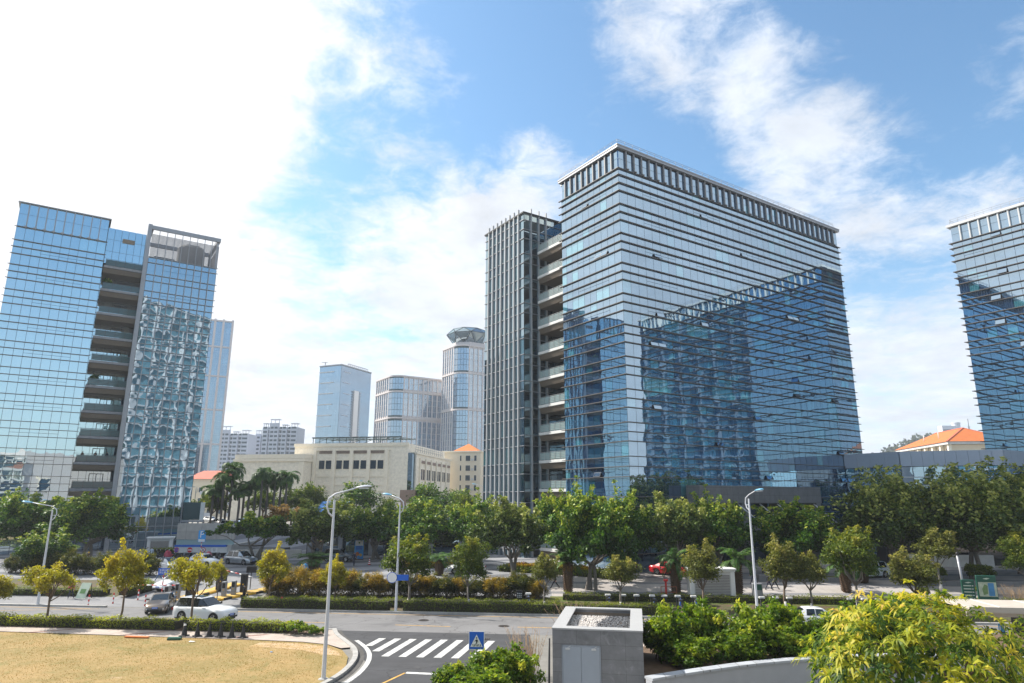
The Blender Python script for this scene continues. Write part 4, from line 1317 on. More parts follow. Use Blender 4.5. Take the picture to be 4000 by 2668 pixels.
# across the street behind the viewer; the glass of the left tower mirrors these
ac = thing('office_block', 'pale stone block mirrored in the lower windows of the left tower', 'building', (-3, -14, 0), R(180))
MB().box(-34, 0, 0, 0, 26, 24.5).build('wall', 'stone_pink', ac)
for z in (4, 12):
    win(ac, -8.5, -4.5, z, z + 4)
ab = thing('office_block', 'glass block with white floors mirrored in the lower windows of the left tower', 'building', (-4, -13, 0), R(180))
MB().box(0, .3, 0, 44, 24, 23).build('wall', 'steel_green', ab)
facade(ab, 'x', 0, linsp(.2, 43.8, 14), [22.5, 19, 15.5, 12, 8.5, 5, 1], 'glass_wing', 0, 73, tall=9)
for z in (23, 19, 15.5, 12, 8.5, 5):
    MB().box(0, -.5, z - .5, 44, -.02, z + .15).build('floor_edge', 'white_slab', ab)
for x in linsp(0, 44, 14):
    MB().box(x - .15, -.35, 0, x + .15, -.02, 23).build('mullion', 'white_slab', ab)
at_ = thing('office_tower', 'white framed glass tower mirrored in the stair wing of the left tower', 'tower', (86, -30, 0), R(180))
MB().box(0, .4, 0, 43, 11, 92).build('wall', 'steel_green', at_)
mat('teal_panel', (.14, .30, .38), .4, 0, .4, .25, spec=.2)
facade(at_, 'x', 0, linsp(.3, 42.7, 9), [91 - 4 * i for i in range(23)], 'teal_panel', 0, 74, tall=9)
for k in range(23):
    MB().box(0, -.6, 90.75 - 4 * k, 43, -.02, 91.25 - 4 * k).build('floor_edge', 'apartment_light', at_)
for x in linsp(0, 43, 6):
    MB().box(x - .4, -.9, 0, x + .4, -.02, 92).build('pier', 'apartment_light', at_)
# ---------------------------------------------------------------- vegetation
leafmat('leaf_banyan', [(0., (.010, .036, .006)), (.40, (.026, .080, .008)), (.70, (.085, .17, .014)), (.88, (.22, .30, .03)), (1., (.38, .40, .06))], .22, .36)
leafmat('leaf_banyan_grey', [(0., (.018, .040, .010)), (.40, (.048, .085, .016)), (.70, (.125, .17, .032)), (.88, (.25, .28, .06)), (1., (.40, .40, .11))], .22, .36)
leafmat('leaf_street', [(0., (.030, .062, .010)), (.5, (.078, .120, .014)), (.85, (.17, .20, .024)), (1., (.32, .29, .04))], .36, .4)
leafmat('leaf_yellow', [(0., (.14, .150, .010)), (.45, (.29, .260, .016)), (.85, (.42, .33, .022)), (1., (.50, .40, .05))], .42, .42)
leafmat('leaf_olive', [(0., (.055, .070, .016)), (.5, (.125, .140, .030)), (.85, (.22, .215, .045)), (1., (.36, .31, .09))], .34, .4)
leafmat('leaf_golden', [(0., (.09, .075, .010)), (.4, (.18, .135, .014)), (.75, (.38, .235, .018)), (1., (.55, .33, .03))], .4, .5)
leafmat('leaf_goldgreen', [(0., (.022, .034, .006)), (.45, (.058, .075, .010)), (.8, (.15, .145, .015)), (1., (.36, .26, .03))], .38, .5)
leafmat('leaf_hedge', [(0., (.035, .055, .008)), (.5, (.095, .130, .012)), (.85, (.21, .24, .018)), (1., (.33, .33, .03))], .34, .45)
leafmat('leaf_hedge_bright', [(0., (.07, .095, .010)), (.45, (.20, .235, .016)), (.8, (.36, .37, .022)), (1., (.50, .46, .04))], .38, .45)
leafmat('leaf_shrub', [(0., (.030, .075, .008)), (.4, (.095, .17, .012)), (.72, (.25, .31, .022)), (1., (.48, .46, .06))], .42, .33)
leafmat('leaf_mango', [(0., (.020, .060, .008)), (.28, (.090, .150, .012)), (.55, (.30, .32, .020)), (.8, (.52, .45, .04)), (1., (.56, .38, .09))], .42, .3)
leafmat('leaf_palm', [(0., (.022, .062, .016)), (.6, (.060, .135, .030)), (1., (.16, .26, .05))], .25, .35)
leafmat('leaf_dry', [(0., (.16, .085, .02)), (1., (.28, .17, .05))], .25, .6)
leafmat('flowers', [(0., (.06, .09, .01)), (.4, (.34, .22, .01)), (.8, (.58, .38, .012)), (1., (.20, .05, .02))], .2, .6)


def unit(a):
    return a / (np.linalg.norm(a, axis=-1, keepdims=True) + 1e-9)


def clump_leaves(rng, C, RAD, per, size, aspect=1.7, out=.8, up=.45, squash=.8, tint0=None, edge=.55):
    """leaves scattered through ball shaped clumps"""
    n = len(C)
    idx = np.repeat(np.arange(n), per)
    d = unit(rng.normal(size=(len(idx), 3)))
    rr = rng.random(len(idx)) ** edge
    p = C[idx] + d * (rr * RAD[idx])[:, None] * np.array([1, 1, squash])
    nr = unit(rng.normal(size=(len(idx), 3)) * .75 + d * out + np.array([0, 0, up]))
    t0 = tint0 if tint0 is not None else rng.uniform(.25, .75, n)
    tn = t0[idx] + rng.normal(size=len(idx)) * .14
    return leaf_fill(p, nr, size, aspect, tn, rng)


def crown_centres(rng, rx, ry, rz, zc, n, low=-.55, shell=(.45, 1.0)):
    d = unit(rng.normal(size=(n * 3, 3)))
    d = d[d[:, 2] > low][:n]
    rr = rng.uniform(shell[0], shell[1], len(d))
    ph = rng.uniform(0, 6, 5)
    lump = 1 + .26 * np.sin(d[:, 0] * 3.4 + ph[0]) * np.sin(d[:, 1] * 3.4 + ph[1]) + .17 * np.sin(d[:, 0] * 8 + d[:, 2] * 5 + ph[2]) * np.sin(d[:, 1] * 8 + ph[3])
    return d * (rr * lump)[:, None] * np.array([rx, ry, rz]) + np.array([0, 0, zc])


def branchy(mb, rng, base, fork, ends, r0, r1=.35, wob=.12):
    """trunk from base to fork, then limbs to the given ends"""
    base, fork = np.array(base, float), np.array(fork, float); h = np.linalg.norm(fork - base)
    mid = (base + fork) / 2 + rng.normal(size=3) * [wob * .5, wob * .5, 0]
    mb.tube([base - [0, 0, .15], base + [0, 0, .05 * h], mid, fork], [r0 * 1.35, r0 * 1.08, r0 * .9, r0 * .82], 8)
    for e in ends:
        e = np.array(e, float); L = np.linalg.norm(e - fork)
        m1 = fork + (e - fork) * .35 + rng.normal(size=3) * wob * L * .35 + [0, 0, -.04 * L]
        m2 = fork + (e - fork) * .7 + rng.normal(size=3) * wob * L * .3
        mb.tube([fork - (e - fork) / L * r0 * .3, m1, m2, e], [r0 * .62, r0 * .42, r0 * .28, r0 * .10], 6)


def tree_proto(name, cat, seed, rx, rz, h, fork, leaf, lmat, n, per, r0, bark='bark', spikes=0, wash=False, low=-.55, lean=0., aspect=1.7, limbs=7, bare=0, shell=(.45, 1.), crad=(.26, .42), stems=1, squash=.8):
    rng = np.random.default_rng(seed)
    t = thing(name, '', cat)
    zc = h - rz
    C = crown_centres(rng, rx * .82, rx * .82, rz * .82, zc, n, low, shell)
    RAD = rng.uniform(*crad, len(C)) * min(rx, rz) * 1.05
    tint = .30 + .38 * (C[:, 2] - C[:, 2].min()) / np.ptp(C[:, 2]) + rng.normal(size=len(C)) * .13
    per_a = np.full(len(C), per)
    if spikes:
        S, SR, ST_ = [], [], []
        for k in range(spikes):
            b = C[rng.integers(len(C))] if k % 3 else C[np.argmax(C[:, 2] + rng.normal(size=len(C)) * rz * .4)]
            if b[2] < zc:
                b = b + [0, 0, rz * .6]
            dr = unit(np.array([rng.normal() * .45, rng.normal() * .45, 1.]))
            ln = rng.uniform(.45, 1.0) * rz * .75
            for q in range(5):
                S.append(b + dr * ln * q / 4); SR.append((.20 - .03 * q) * rz); ST_.append(.62 + .08 * q + rng.normal() * .05)
        C2 = np.array(S); C = np.concatenate([C, C2]); RAD = np.concatenate([RAD, np.array(SR)]); tint = np.concatenate([tint, np.array(ST_)])
        per_a = np.concatenate([per_a, np.full(len(C2), max(10, per // 4))])
    idx = np.repeat(np.arange(len(C)), per_a)
    d = unit(rng.normal(size=(len(idx), 3))); rr = rng.random(len(idx)) ** .5
    p = C[idx] + d * (rr * RAD[idx])[:, None] * np.array([1, 1, squash])
    nr = unit(rng.normal(size=(len(idx), 3)) * .8 + d * .7 + np.array([0, 0, .45]))
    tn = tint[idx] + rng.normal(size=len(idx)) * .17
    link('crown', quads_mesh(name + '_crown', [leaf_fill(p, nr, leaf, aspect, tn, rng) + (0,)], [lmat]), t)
    mb = MB()
    order = np.argsort(C[:n, 2] if len(C) > n else C[:, 2])
    ends = [C[i] for i in rng.choice(min(n, len(C)), limbs, replace=False)]
    for s in range(stems):
        b = np.array([0, 0, 0.]) + (rng.normal(size=3) * [.35, .35, 0] if stems > 1 else 0)
        f = np.array([lean + (rng.normal() * .5 if stems > 1 else 0), rng.normal() * .08 + (rng.normal() * .4 if stems > 1 else 0), fork])
        branchy(mb, rng, b, f, ends[s::stems], r0 / (stems ** .4))
    for k in range(bare):
        e = np.array([.3 + rng.random() * 1.1, rng.normal() * .4, fork + .4 + rng.random() * 1.2])
        branchy(mb, rng, [0, 0, fork * .8], e * .6 + [0, 0, fork * .35], [e, e + rng.normal(size=3) * .25, e + rng.normal(size=3) * .3], r0 * .45, wob=.2)
    mb.build('trunk', bark, t)
    if wash:
        MB().tube([(0, 0, -.05), (0, 0, .25), (0, 0, .75)], [r0 * 1.45, r0 * 1.18, r0 * 1.1], 9).build('whitewash', 'whitewash', t)
    return t


streets = Spread([
    tree_proto('street_tree', 'tree', 101, 1.75, 1.6, 4.9, 1.9, .17, 'leaf_yellow', 62, 110, .085, wash=True, spikes=7, low=-.6, crad=(.2, .36)),
    tree_proto('street_tree', 'tree', 102, 1.7, 1.5, 4.6, 2.0, .17, 'leaf_yellow', 44, 105, .085, wash=True, bare=4, low=-.4, crad=(.24, .38)),
    tree_proto('street_tree', 'tree', 103, 1.9, 1.75, 5.6, 1.8, .17, 'leaf_street', 80, 125, .10, 'bark_grey', wash=True, low=-.75, spikes=9, crad=(.2, .38)),
    tree_proto('street_tree', 'tree', 104, 1.75, 1.9, 5.6, 1.7, .17, 'leaf_olive', 76, 115, .095, wash=True, low=-.8, spikes=8, crad=(.2, .36)),
    tree_proto('street_tree', 'tree', 105, 1.9, 1.65, 5.2, 1.9, .18, 'leaf_olive', 60, 105, .095, 'bark_grey', wash=True, low=-.55, spikes=7, crad=(.2, .36)),
])
#      proto   x      y      h    w    label
for i, x, y, h, wd, lab in [
    (0, -42.2, 57.5, 3.6, 3.0, 'small yellow green street tree cut by the left edge of the photo'),
    (1, -36.6, 56.0, 4.8, 3.9, 'yellow green street tree with bare branches on its right side, in the near hedge'),
    (0, -30.6, 55.4, 5.8, 3.6, 'dense yellow green street tree with bent dark trunk rising from the near hedge'),
    (1, -24.75, 54.9, 5.6, 3.7, 'forked yellow green street tree in front of the white suv'),
    (1, -28.2, 67.6, 4.0, 1.9, 'little street tree with bare upright twigs beside the parking barrier'),
    (0, -22.25, 65.4, 5.1, 3.6, 'tall bright yellow street tree left of the near lamp post, behind the clipped hedge'),
    (0, -16.4, 65.3, 4.1, 3.0, 'lower bright yellow street tree touching the near lamp post on its right'),
    (2, -9.44, 65.0, 6.2, 5.0, 'broad dark green street tree right of the blue and white road plate'),
    (2, -3.9, 64.6, 6.0, 3.7, 'narrow dark green street tree above the clipped hedge, before the white hatchback'),
    (4, 3.0, 64.3, 4.6, 3.2, 'small thin crowned street tree left of the stubby palm by the flower bed'),
    (4, 9.9, 63.9, 4.4, 4.0, 'loose olive street tree standing among the docked bicycles'),
    (3, 17.27, 63.6, 5.6, 3.9, 'olive street tree in front of the white louvred cabinet'),
    (3, 24.4, 62.9, 6.0, 4.0, 'tall olive street tree just right of the far lamp post'),
    (4, 26.6, 62.6, 4.8, 4.1, 'rounder olive street tree right beside the taller one by the far lamp post'),
    (2, 30.6, 62.4, 7.0, 5.0, 'tall dark green street tree with forked stem before the white minivan'),
    (3, 35.8, 62.2, 5.0, 4.6, 'bushy yellow green street tree left of the green information boards'),
    (4, 42.9, 70.2, 5.6, 5.0, 'grey green street tree with thick trunk behind the information boards'),
    (2, 49.5, 67.4, 5.6, 4.4, 'green street tree at the right edge beyond the bus shelter'),
]:
    p = streets.p[i]
    h0 = (4.9, 4.6, 5.6, 5.6, 5.2)[i]; w0 = (3.5, 3.4, 3.8, 3.5, 3.8)[i]
    streets.put(i, (x, y, gz(x, y) + .1), random.Random(int(x * 10)).uniform(0, 6.28) if i != 1 else 0.2, (wd / w0, wd / w0, h / h0), lab, 'street trees along the road')
BN = dict(r0=.28, bark='bark_grey', limbs=10, aspect=1.5, crad=(.13, .27))
banyans = Spread([
    tree_proto('banyan_tree', 'tree', 201, 4.8, 3.3, 8.0, 2.2, .32, 'leaf_banyan', 150, 92, spikes=20, low=-.7, stems=3, **BN),
    tree_proto('banyan_tree', 'tree', 202, 4.1, 3.5, 8.6, 2.4, .31, 'leaf_banyan', 140, 90, spikes=26, low=-.75, stems=2, **BN),
    tree_proto('banyan_tree', 'tree', 203, 4.6, 3.3, 8.4, 2.2, .32, 'leaf_banyan_grey', 145, 90, spikes=22, low=-.65, stems=2, **BN),
    tree_proto('banyan_tree', 'tree', 204, 5.0, 2.2, 6.2, 2.2, .31, 'leaf_banyan', 105, 110, spikes=10, low=-.25, stems=3, **BN),
    tree_proto('banyan_tree', 'tree', 205, 5.2, 4.8, 11.2, 3.0, .33, 'leaf_banyan_grey', 230, 95, spikes=24, low=-.75, stems=2, **BN),
])
BH = (8.0, 8.6, 8.4, 6.2, 11.2); BW = (9.2, 7.8, 8.8, 10.0, 9.6)
for i, x, y, h, wd, lab in [
    (0, -67.5, 96.0, 8.3, 9.4, 'dark banyan at the left edge in front of the pale blue tower'),
    (0, -57.8, 94.2, 8.2, 10.2, 'broad green banyan in front of the stair wing of the left tower'),
    (1, -55.5, 82.5, 4.4, 5.6, 'small dark banyan behind the left lamp post'),
    (3, -33.8, 92.5, 6.2, 10.4, 'flat crowned multi stemmed banyan beside the parking ramp'),
    (2, -25.3, 90.0, 7.4, 9.0, 'grey green banyan left of the near lamp post, above the date palm'),
    (1, -19.3, 98.0, 7.0, 7.8, 'dark banyan just behind the near lamp post'),
    (0, -11.9, 92.0, 7.3, 9.4, 'dark banyan behind the middle lamp post'),
    (1, -4.9, 89.5, 7.7, 6.6, 'slim banyan against the glass corner wing, left of the forked one'),
    (2, .2, 78.1, 7.8, 8.0, 'grey banyan with a forked pale trunk beside the flower bed'),
    (1, 6.0, 83.2, 8.8, 6.6, 'tall spiky banyan below the balconies of the middle tower'),
    (0, 8.0, 71.5, 8.8, 8.0, 'bright banyan with hanging aerial roots in the middle of the planting strip'),
    (1, 12.6, 77.4, 8.4, 6.2, 'banyan behind the loose olive street tree, right of the bright one'),
    (2, 18.4, 77.6, 8.3, 7.2, 'banyan over the red car, left of the pair before the granite entrance'),
    (1, 23.6, 79.2, 8.1, 6.6, 'banyan before the left half of the granite entrance'),
    (0, 32.6, 79.4, 7.5, 9.6, 'wide green banyan before the right end of the granite entrance'),
    (4, 43.6, 79.3, 10.8, 9.8, 'very large grey green banyan, first of the big group on the right'),
    (4, 51.0, 76.5, 11.0, 10.6, 'very large grey green banyan in the middle of the big group on the right'),
    (4, 60.5, 81.0, 11.8, 11.0, 'very large green banyan at the right edge of the photo'),
]:
    wd *= 1.14
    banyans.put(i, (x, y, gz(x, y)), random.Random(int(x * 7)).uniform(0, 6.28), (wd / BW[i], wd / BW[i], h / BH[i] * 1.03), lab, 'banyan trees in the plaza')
# aerial roots of the middle one
# trees behind the palms
backs = Spread([
    tree_proto('garden_tree', 'tree', 301, 4.0, 3.0, 7.5, 2.4, .50, 'leaf_street', 50, 60, .2, low=-.4, limbs=6),
    tree_proto('garden_tree', 'tree', 302, 4.4, 4.2, 9.5, 2.4, .55, 'leaf_banyan', 60, 60, .25, low=-.6, limbs=6),
    tree_proto('garden_tree', 'tree', 303, 3.0, 2.2, 5.0, 1.4, .45, 'leaf_dry', 36, 55, .16, low=-.5, limbs=6, shell=(.2, 1.)),
])
for i, x, y, h, wd, lab in [
    (0, -66.5, 152, 7.5, 8.5, 'light green tree between the royal palm trunks, leftmost'),
    (0, -58.0, 160, 8.0, 9, 'light green tree behind the middle royal palms'),
    (0, -72.0, 150, 6.0, 8, 'yellowish tree at the foot of the red roofed residence'),
    (0, -50.0, 156, 8.2, 9.5, 'light green tree right of the royal palms'),
    (0, -44.5, 152, 9.2, 8.0, 'taller layered tree left of the blue hut'),
    (1, -35.0, 158, 10.0, 9.5, 'round dark tree right of the blue hut'),
    (0, -28.5, 156, 6.0, 4.5, 'small thin tree left of the brown gate pillar'),
    (1, -19.0, 152, 9.6, 9.0, 'dark round tree right of the brown gate pillar'),
    (1, -13.0, 156, 8.4, 9.0, 'dark round tree beside the small brown roofed shop'),
    (2, -43.0, 128, 5.0, 7.0, 'russet bush above the flat crowned banyan'),
    (2, -38.5, 126, 4.6, 6.0, 'russet bush behind the near lamp post'),
    (0, -32.0, 130, 6.0, 8.0, 'green tree above the pavilion roof'),
    (1, -16.0, 128, 6.5, 9.0, 'dark tree right behind the middle street lamp'),
    (0, -3.5, 132, 6.0, 6.0, 'green tree between the shop and the middle tower'),
    (0, -9.0, 126, 7.0, 7.0, 'green tree in front of the small brown roofed shop'),
]:
    H0 = (7.5, 9.5, 5.0)[i]; W0 = (8., 8.8, 6.)[i]
    backs.put(i, (x, y, gz(x, y)), random.Random(int(y * 7 + x)).uniform(0, 6.28), (wd / W0, wd / W0, h / H0), lab, 'trees in front of the cream hall')


# palms
def frond(rng, base, az, el, L, nl, leaf, droop, wdt, plane=.5):
    """one arching palm frond: positions of leaflets both sides of the rib"""
    dirh = np.array([math.cos(az), math.sin(az), 0.]); p = np.array(base, float); a = el; pts = []; step = L / nl
    for k in range(nl):
        d = dirh * math.cos(a) + np.array([0, 0, math.sin(a)])
        pts.append((p.copy(), d)); p = p + d * step; a -= droop / nl * (1 + k / nl)
    V = []
    side = np.array([-dirh[1], dirh[0], 0.])
    for k, (q, d) in enumerate(pts):
        f = k / nl; ll = leaf * (math.sin(math.pi * min(1, .15 + f * .85)) * .8 + .25)
        upv = np.cross(side, d)
        for s in (-1, 1):
            for j in range(2):
                qq = q + d * step * .5 * j
                t = unit(side * s * .8 + d * .55 + upv * (plane * rng.uniform(-.6, .7)) - np.array([0, 0, .25]))
                b = unit(np.cross(t, upv)) * wdt
                e = qq + t * ll * rng.uniform(.85, 1.1) - np.array([0, 0, .12 * ll])
                m_ = qq + t * ll * .45
                V += [qq - b * .4, m_ - b, e, m_ + b]
    return np.array(V), [x[0] for x in pts] + [p]


def palm_proto(name, seed, h, L, nfr, leaf, wdt, kind):
    rng = np.random.default_rng(seed); t = thing(name, '', 'palm')
    parts = []; ribs = MB()
    for k in range(nfr):
        az = k * 2.4 + rng.normal() * .2
        el = R(rng.uniform(5, 80)) if kind == 'royal' else R(rng.uniform(-15, 75))
        V, pth = frond(rng, (0, 0, h), az, el, L * rng.uniform(.85, 1.1), 15 if kind == 'royal' else 16, leaf, R(rng.uniform(70, 120)) if kind == 'royal' else R(rng.uniform(50, 85)), wdt)
        n = len(V) // 4
        parts.append((V, np.clip(rng.uniform(.2, .8) + rng.normal(size=n) * .15, 0, 1), 0))
        ribs.tube(pth[::3] + [pth[-1]], [.05 * (1 - q * .16) for q in range(len(pth[::3]) + 1)], 4, cap=False)
    link('crown', quads_mesh(name + '_crown', parts, ['leaf_palm']), t)
    ribs.build('frond_rib', 'palm_rib', t)
    mb = MB()
    if kind == 'royal':
        mb.tube([(0, 0, -.2), (.0, 0, h * .25), (.05, 0, h * .55), (0, 0, h * .86)], [.26, .24, .28, .20], 10); mb.build('trunk', 'palm_bark', t)
        MB().tube([(0, 0, h * .855), (0, 0, h * .95), (0, 0, h * 1.01)], [.2, .19, .10], 10).build('crown_shaft', 'palm_shaft', t)
    else:
        mb.tube([(0, 0, -.1), (0, 0, h * .3), (0, 0, h * .8), (0, 0, h)], [.30, .40, .43, .34], 12)
        for z in np.arange(.1, h, .17):                     # stubs of cut fronds
            for k in range(8):
                a = k * .785 + z * 9
                rr = .38 + .06 * math.sin(z / h * 3)
                mb.beam((rr * .8 * math.cos(a), rr * .8 * math.sin(a), z), (rr * 1.25 * math.cos(a), rr * 1.25 * math.sin(a), z + .16), .16, .06)
        mb.build('trunk', 'palm_stub', t)
        parts = []
        for k in range(6):
            V, _ = frond(rng, (0, 0, h - .1), k * 1.05, R(-5), L * .45, 9, leaf * .8, R(110), wdt)
            parts.append((V, rng.uniform(.1, .9, len(V) // 4), 0))
        link('dead_fronds', quads_mesh(name + '_dead', parts, ['leaf_dry']), t)
    return t


mat('palm_rib', (.07, .10, .03), .6, 0, .1); mat('palm_bark', (.15, .135, .125), .9, 0, .18, 5); mat('palm_shaft', (.08, .13, .04), .6, 0, .1)
mat('palm_stub', (.12, .075, .045), .95, 0, .35, 8, .5, 20)
royals = Spread([palm_proto('royal_palm', 401, 10.5, 3.9, 15, 1.15, .11, 'royal'), palm_proto('royal_palm', 402, 10.5, 3.9, 13, 1.15, .11, 'royal'), palm_proto('royal_palm', 403, 10.5, 3.7, 16, 1.15, .11, 'royal')])
RP = [(492, 1126, 148), (505, 1128, 150), (515, 1102, 147), (524, 1108, 153), (533, 1084, 149), (553, 1135, 147), (563, 1122, 152), (575, 1120, 149), (589, 1118, 150), (602, 1092, 147), (616, 1110, 152), (632, 1106, 149), (646, 1110, 151), (659, 1100, 148)]
LB = ['shortest', 'second', 'third', 'thin fourth', 'tallest', 'low drooping sixth', 'seventh', 'eighth', 'ninth', 'tall tenth', 'slim eleventh', 'twelfth', 'next to last', 'last']
WH = ['at the left end of the row by the billboard', 'from the left of the row, before the residence', 'from the left of the row, behind the cream van', 'from the left of the row, right behind the cream van',
      'with the highest crown, above the cream van', 'of the row, low crown right of the tallest', 'of the row, in front of the hall wing corner', 'of the row, before the hall wing', 'of the row, left of the tall one before the hall wing',
      'of the row, tall crown before the hall wing', 'of the row, slim trunk before the hall wing', 'of the row, third from its right end', 'of the row, green shafted at its right end', 'of the row, spreading alone at its right end']
for k, (u, v, y) in enumerate(RP):
    x = (u - 1175.5) / 1525 * y * .977
    ztop = 9.8 - (v - 1147) / 1525 * y * 1.02
    h = ztop - 4.0
    royals.put(k, (x, y, 4.0), k * 1.3, (.95, .95, h / 10.5), 'royal palm, ' + LB[k] + ' ' + WH[k], 'royal palms in a row')
dates = Spread([palm_proto('date_palm', 411, 2.9, 2.3, 24, .55, .035, 'date'), palm_proto('date_palm', 412, 2.9, 2.3, 20, .55, .035, 'date')])
for k, (x, y, h, s, lab) in enumerate([
    (5.7, 70.6, 2.9, 1., 'stubby date palm with thick stubbly trunk beside the walking man in dark trousers'),
    (16.3, 69.6, 3.3, 1., 'stubby date palm hanging dry orange fronds in front of the red car'),
    (22.3, 69.2, 3.2, 1., 'stubby date palm just left of the far lamp post'),
    (33.3, 69.9, 2.6, 1.05, 'stubby date palm half hidden by the tall dark street tree'),
    (-23.6, 83.5, 1.6, 1.35, 'low date palm with wide arching fronds left of the near lamp post'),
    (12.0, 75.5, 2.6, 1., 'stubby date palm behind the loose olive street tree'),
    (-8.3, 80.5, 1.8, 1., 'small date palm fan between the dark street trees'),
    (37.4, 74.5, 1.4, 1., 'low date palm beside the white minivan'),
]):
    dates.put(k, (x, y, gz(x, y)), k * .9, (s, s, h / 2.9), lab, 'date palms along the plaza')


# hedges and shrubs
def hedge(path, wd, z0, h, label, lmat='leaf_hedge', per=330, leaf=.10, seed=0, group=None, name='clipped_hedge', top_t=.3, kindlab='hedge', core='hedge_core', bushy=.06):
    rng = np.random.default_rng(seed); P, N, T = [], [], []
    core_mb = MB()
    for (x0, y0), (x1, y1) in zip(path[:-1], path[1:]):
        a, b = np.array([x0, y0]), np.array([x1, y1]); L = np.linalg.norm(b - a); d = (b - a) / L; nrm = np.array([-d[1], d[0]])
        n = int(L * per); s = rng.random(n) * L; face = rng.random(n)
        lump = bushy * (np.sin(s * 2.1 + seed) + np.sin(s * 4.7 + 1))
        o = np.where(face < .5, rng.uniform(-.5, .5, n) * wd, np.where(face < .78, -.5, .5) * wd + rng.normal(size=n) * .05)
        z = np.where(face < .5, h + rng.normal(size=n) * .05 + lump, rng.random(n) ** .8 * h)
        p = a + d * s[:, None] + nrm * o[:, None]
        P.append(np.column_stack([p, z + z0]))
        nn = np.where((face < .5)[:, None], np.array([0, 0, 1.]), np.where((face < .78)[:, None], -1, 1) * np.array([*nrm, .4]))
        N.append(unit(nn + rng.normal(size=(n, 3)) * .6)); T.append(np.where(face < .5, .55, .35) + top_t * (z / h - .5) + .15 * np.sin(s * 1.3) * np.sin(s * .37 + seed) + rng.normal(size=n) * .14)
        q = [a - nrm * wd * .42, b - nrm * wd * .42, b + nrm * wd * .42, a + nrm * wd * .42]
        core_mb.prism([tuple(x) for x in q], z0 - .05, z0 + h * .88)
    P, N, T = map(np.concatenate, (P, N, T))
    root = thing(name, label, kindlab, (0, 0, 0), 0, group)
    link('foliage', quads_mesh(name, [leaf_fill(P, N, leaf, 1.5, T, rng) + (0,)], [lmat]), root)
    core_mb.build('stems', core, root)
    return root


mat('hedge_core', (.03, .028, .015), .95, 0, .3, 6)
hy = lambda x: 54.6 - .112 * (x + 26)
hedge([(-62, hy(-62)), (-40, hy(-40)), (-25.4, hy(-25.4))], 1.25, .12, .64, 'long clipped hedge along the near side of the road on the left', seed=1, group='clipped hedges', per=480, lmat='leaf_hedge_bright', bushy=.09)
hedge([(-24.6, hy(-24.6)), (-16.6, hy(-16.6))], 1.25, .12, .66, 'short clipped hedge behind the black cones, in front of the white suv', seed=2, group='clipped hedges', per=480, lmat='leaf_hedge_bright', bushy=.09)
hedge([(-24.6, 64.9), (-11.0, 63.55)], 1.1, .1, .85, 'clipped hedge across the road left of the road plate pole', seed=3, group='clipped hedges', per=380, lmat='leaf_hedge')
hedge([(-9.6, 63.4), (4, 62.0), (13, 61.4)], 1.1, .1, .85, 'clipped hedge across the road right of the road plate pole', seed=4, group='clipped hedges', per=380)
hedge([(-62, 73.0), (-50, 72.0), (-41, 71.2)], 1.6, .3, .6, 'low dark hedge along the footpath on the left across the road', seed=5, group='clipped hedges', per=260)
hedge([(-40.2, 76.6), (-37.6, 73.0), (-38.6, 70.0)], 1.2, .5, .75, 'hedge bending beside the red and white bollards', seed=6, group='clipped hedges', per=300)
hedge([(-20, 66.9), (-5, 65.8), (4.5, 65.2)], 1.5, .15, .55, 'low dark ground hedge under the golden shrubs', seed=7, group='clipped hedges', per=240)
hedge([(5, 68.3), (16, 67.2), (28, 66.2), (40, 65.2), (52, 64.0)], 1.7, .25, .75, 'long low hedge behind the bicycle docks', seed=8, group='clipped hedges', per=240)
hedge([(-54, 104.5), (-44.3, 103.6)], 1.2, 1.5, 1.0, 'clipped hedge at the foot of the left tower behind the parked cars', seed=9, group='clipped hedges', per=200, leaf=.16)
# flower bed
hedge([(-1.0, 85.5), (4.5, 83.3), (9.5, 80.3), (12.5, 77.6)], 3.2, 1.3, .75, 'curved bed of yellow flowers and clipped green rim at the middle tower', 'leaf_hedge', 260, .2, 10, None, 'flower_bed', kindlab='flower bed')
hedge([(0.0, 84.6), (4.5, 82.9), (9.2, 80.0)], 1.8, 1.95, .30, 'yellow and rust flowers massed on the curved bed at the middle tower', 'flowers', 320, .18, 12, None, 'flower_planting', kindlab='flowers', top_t=.5)
hedge([(-13.5, 88), (-7.5, 88.4)], 2.2, 1.45, .55, 'yellow flower strip beside the white hatchback', 'flowers', 220, .2, 13, None, 'flower_planting', kindlab='flowers')


def bush_proto(name, cat, seed, rx, h, leaf, lmat, n, per, aspect=2.2, stems=7, low=-.7, up=.5, bark='bark', trunk0=.0, spread=.8, crad=(.2, .36), leg=.1):
    rng = np.random.default_rng(seed); t = thing(name, '', cat)
    C = crown_centres(rng, rx * spread, rx * spread, (h * (1 - leg)) / 2 * .9, h * leg + h * (1 - leg) / 2, n, low, (.3, 1.))
    RAD = rng.uniform(*crad, len(C)) * min(rx, h / 2)
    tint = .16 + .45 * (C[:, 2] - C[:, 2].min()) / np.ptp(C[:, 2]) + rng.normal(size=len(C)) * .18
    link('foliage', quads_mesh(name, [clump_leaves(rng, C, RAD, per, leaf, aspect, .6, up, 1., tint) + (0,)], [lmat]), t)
    mb = MB()
    for k in range(stems):
        e = C[rng.integers(len(C))]; b = rng.normal(size=3) * [rx * .22, rx * .22, 0]
        mb.tube([b, b * .6 + e * .4 + rng.normal(size=3) * .08 * h, e], [.035 * h / 2, .025 * h / 2, .008 * h], 5)
    mb.build('stems', bark, t)
    return t


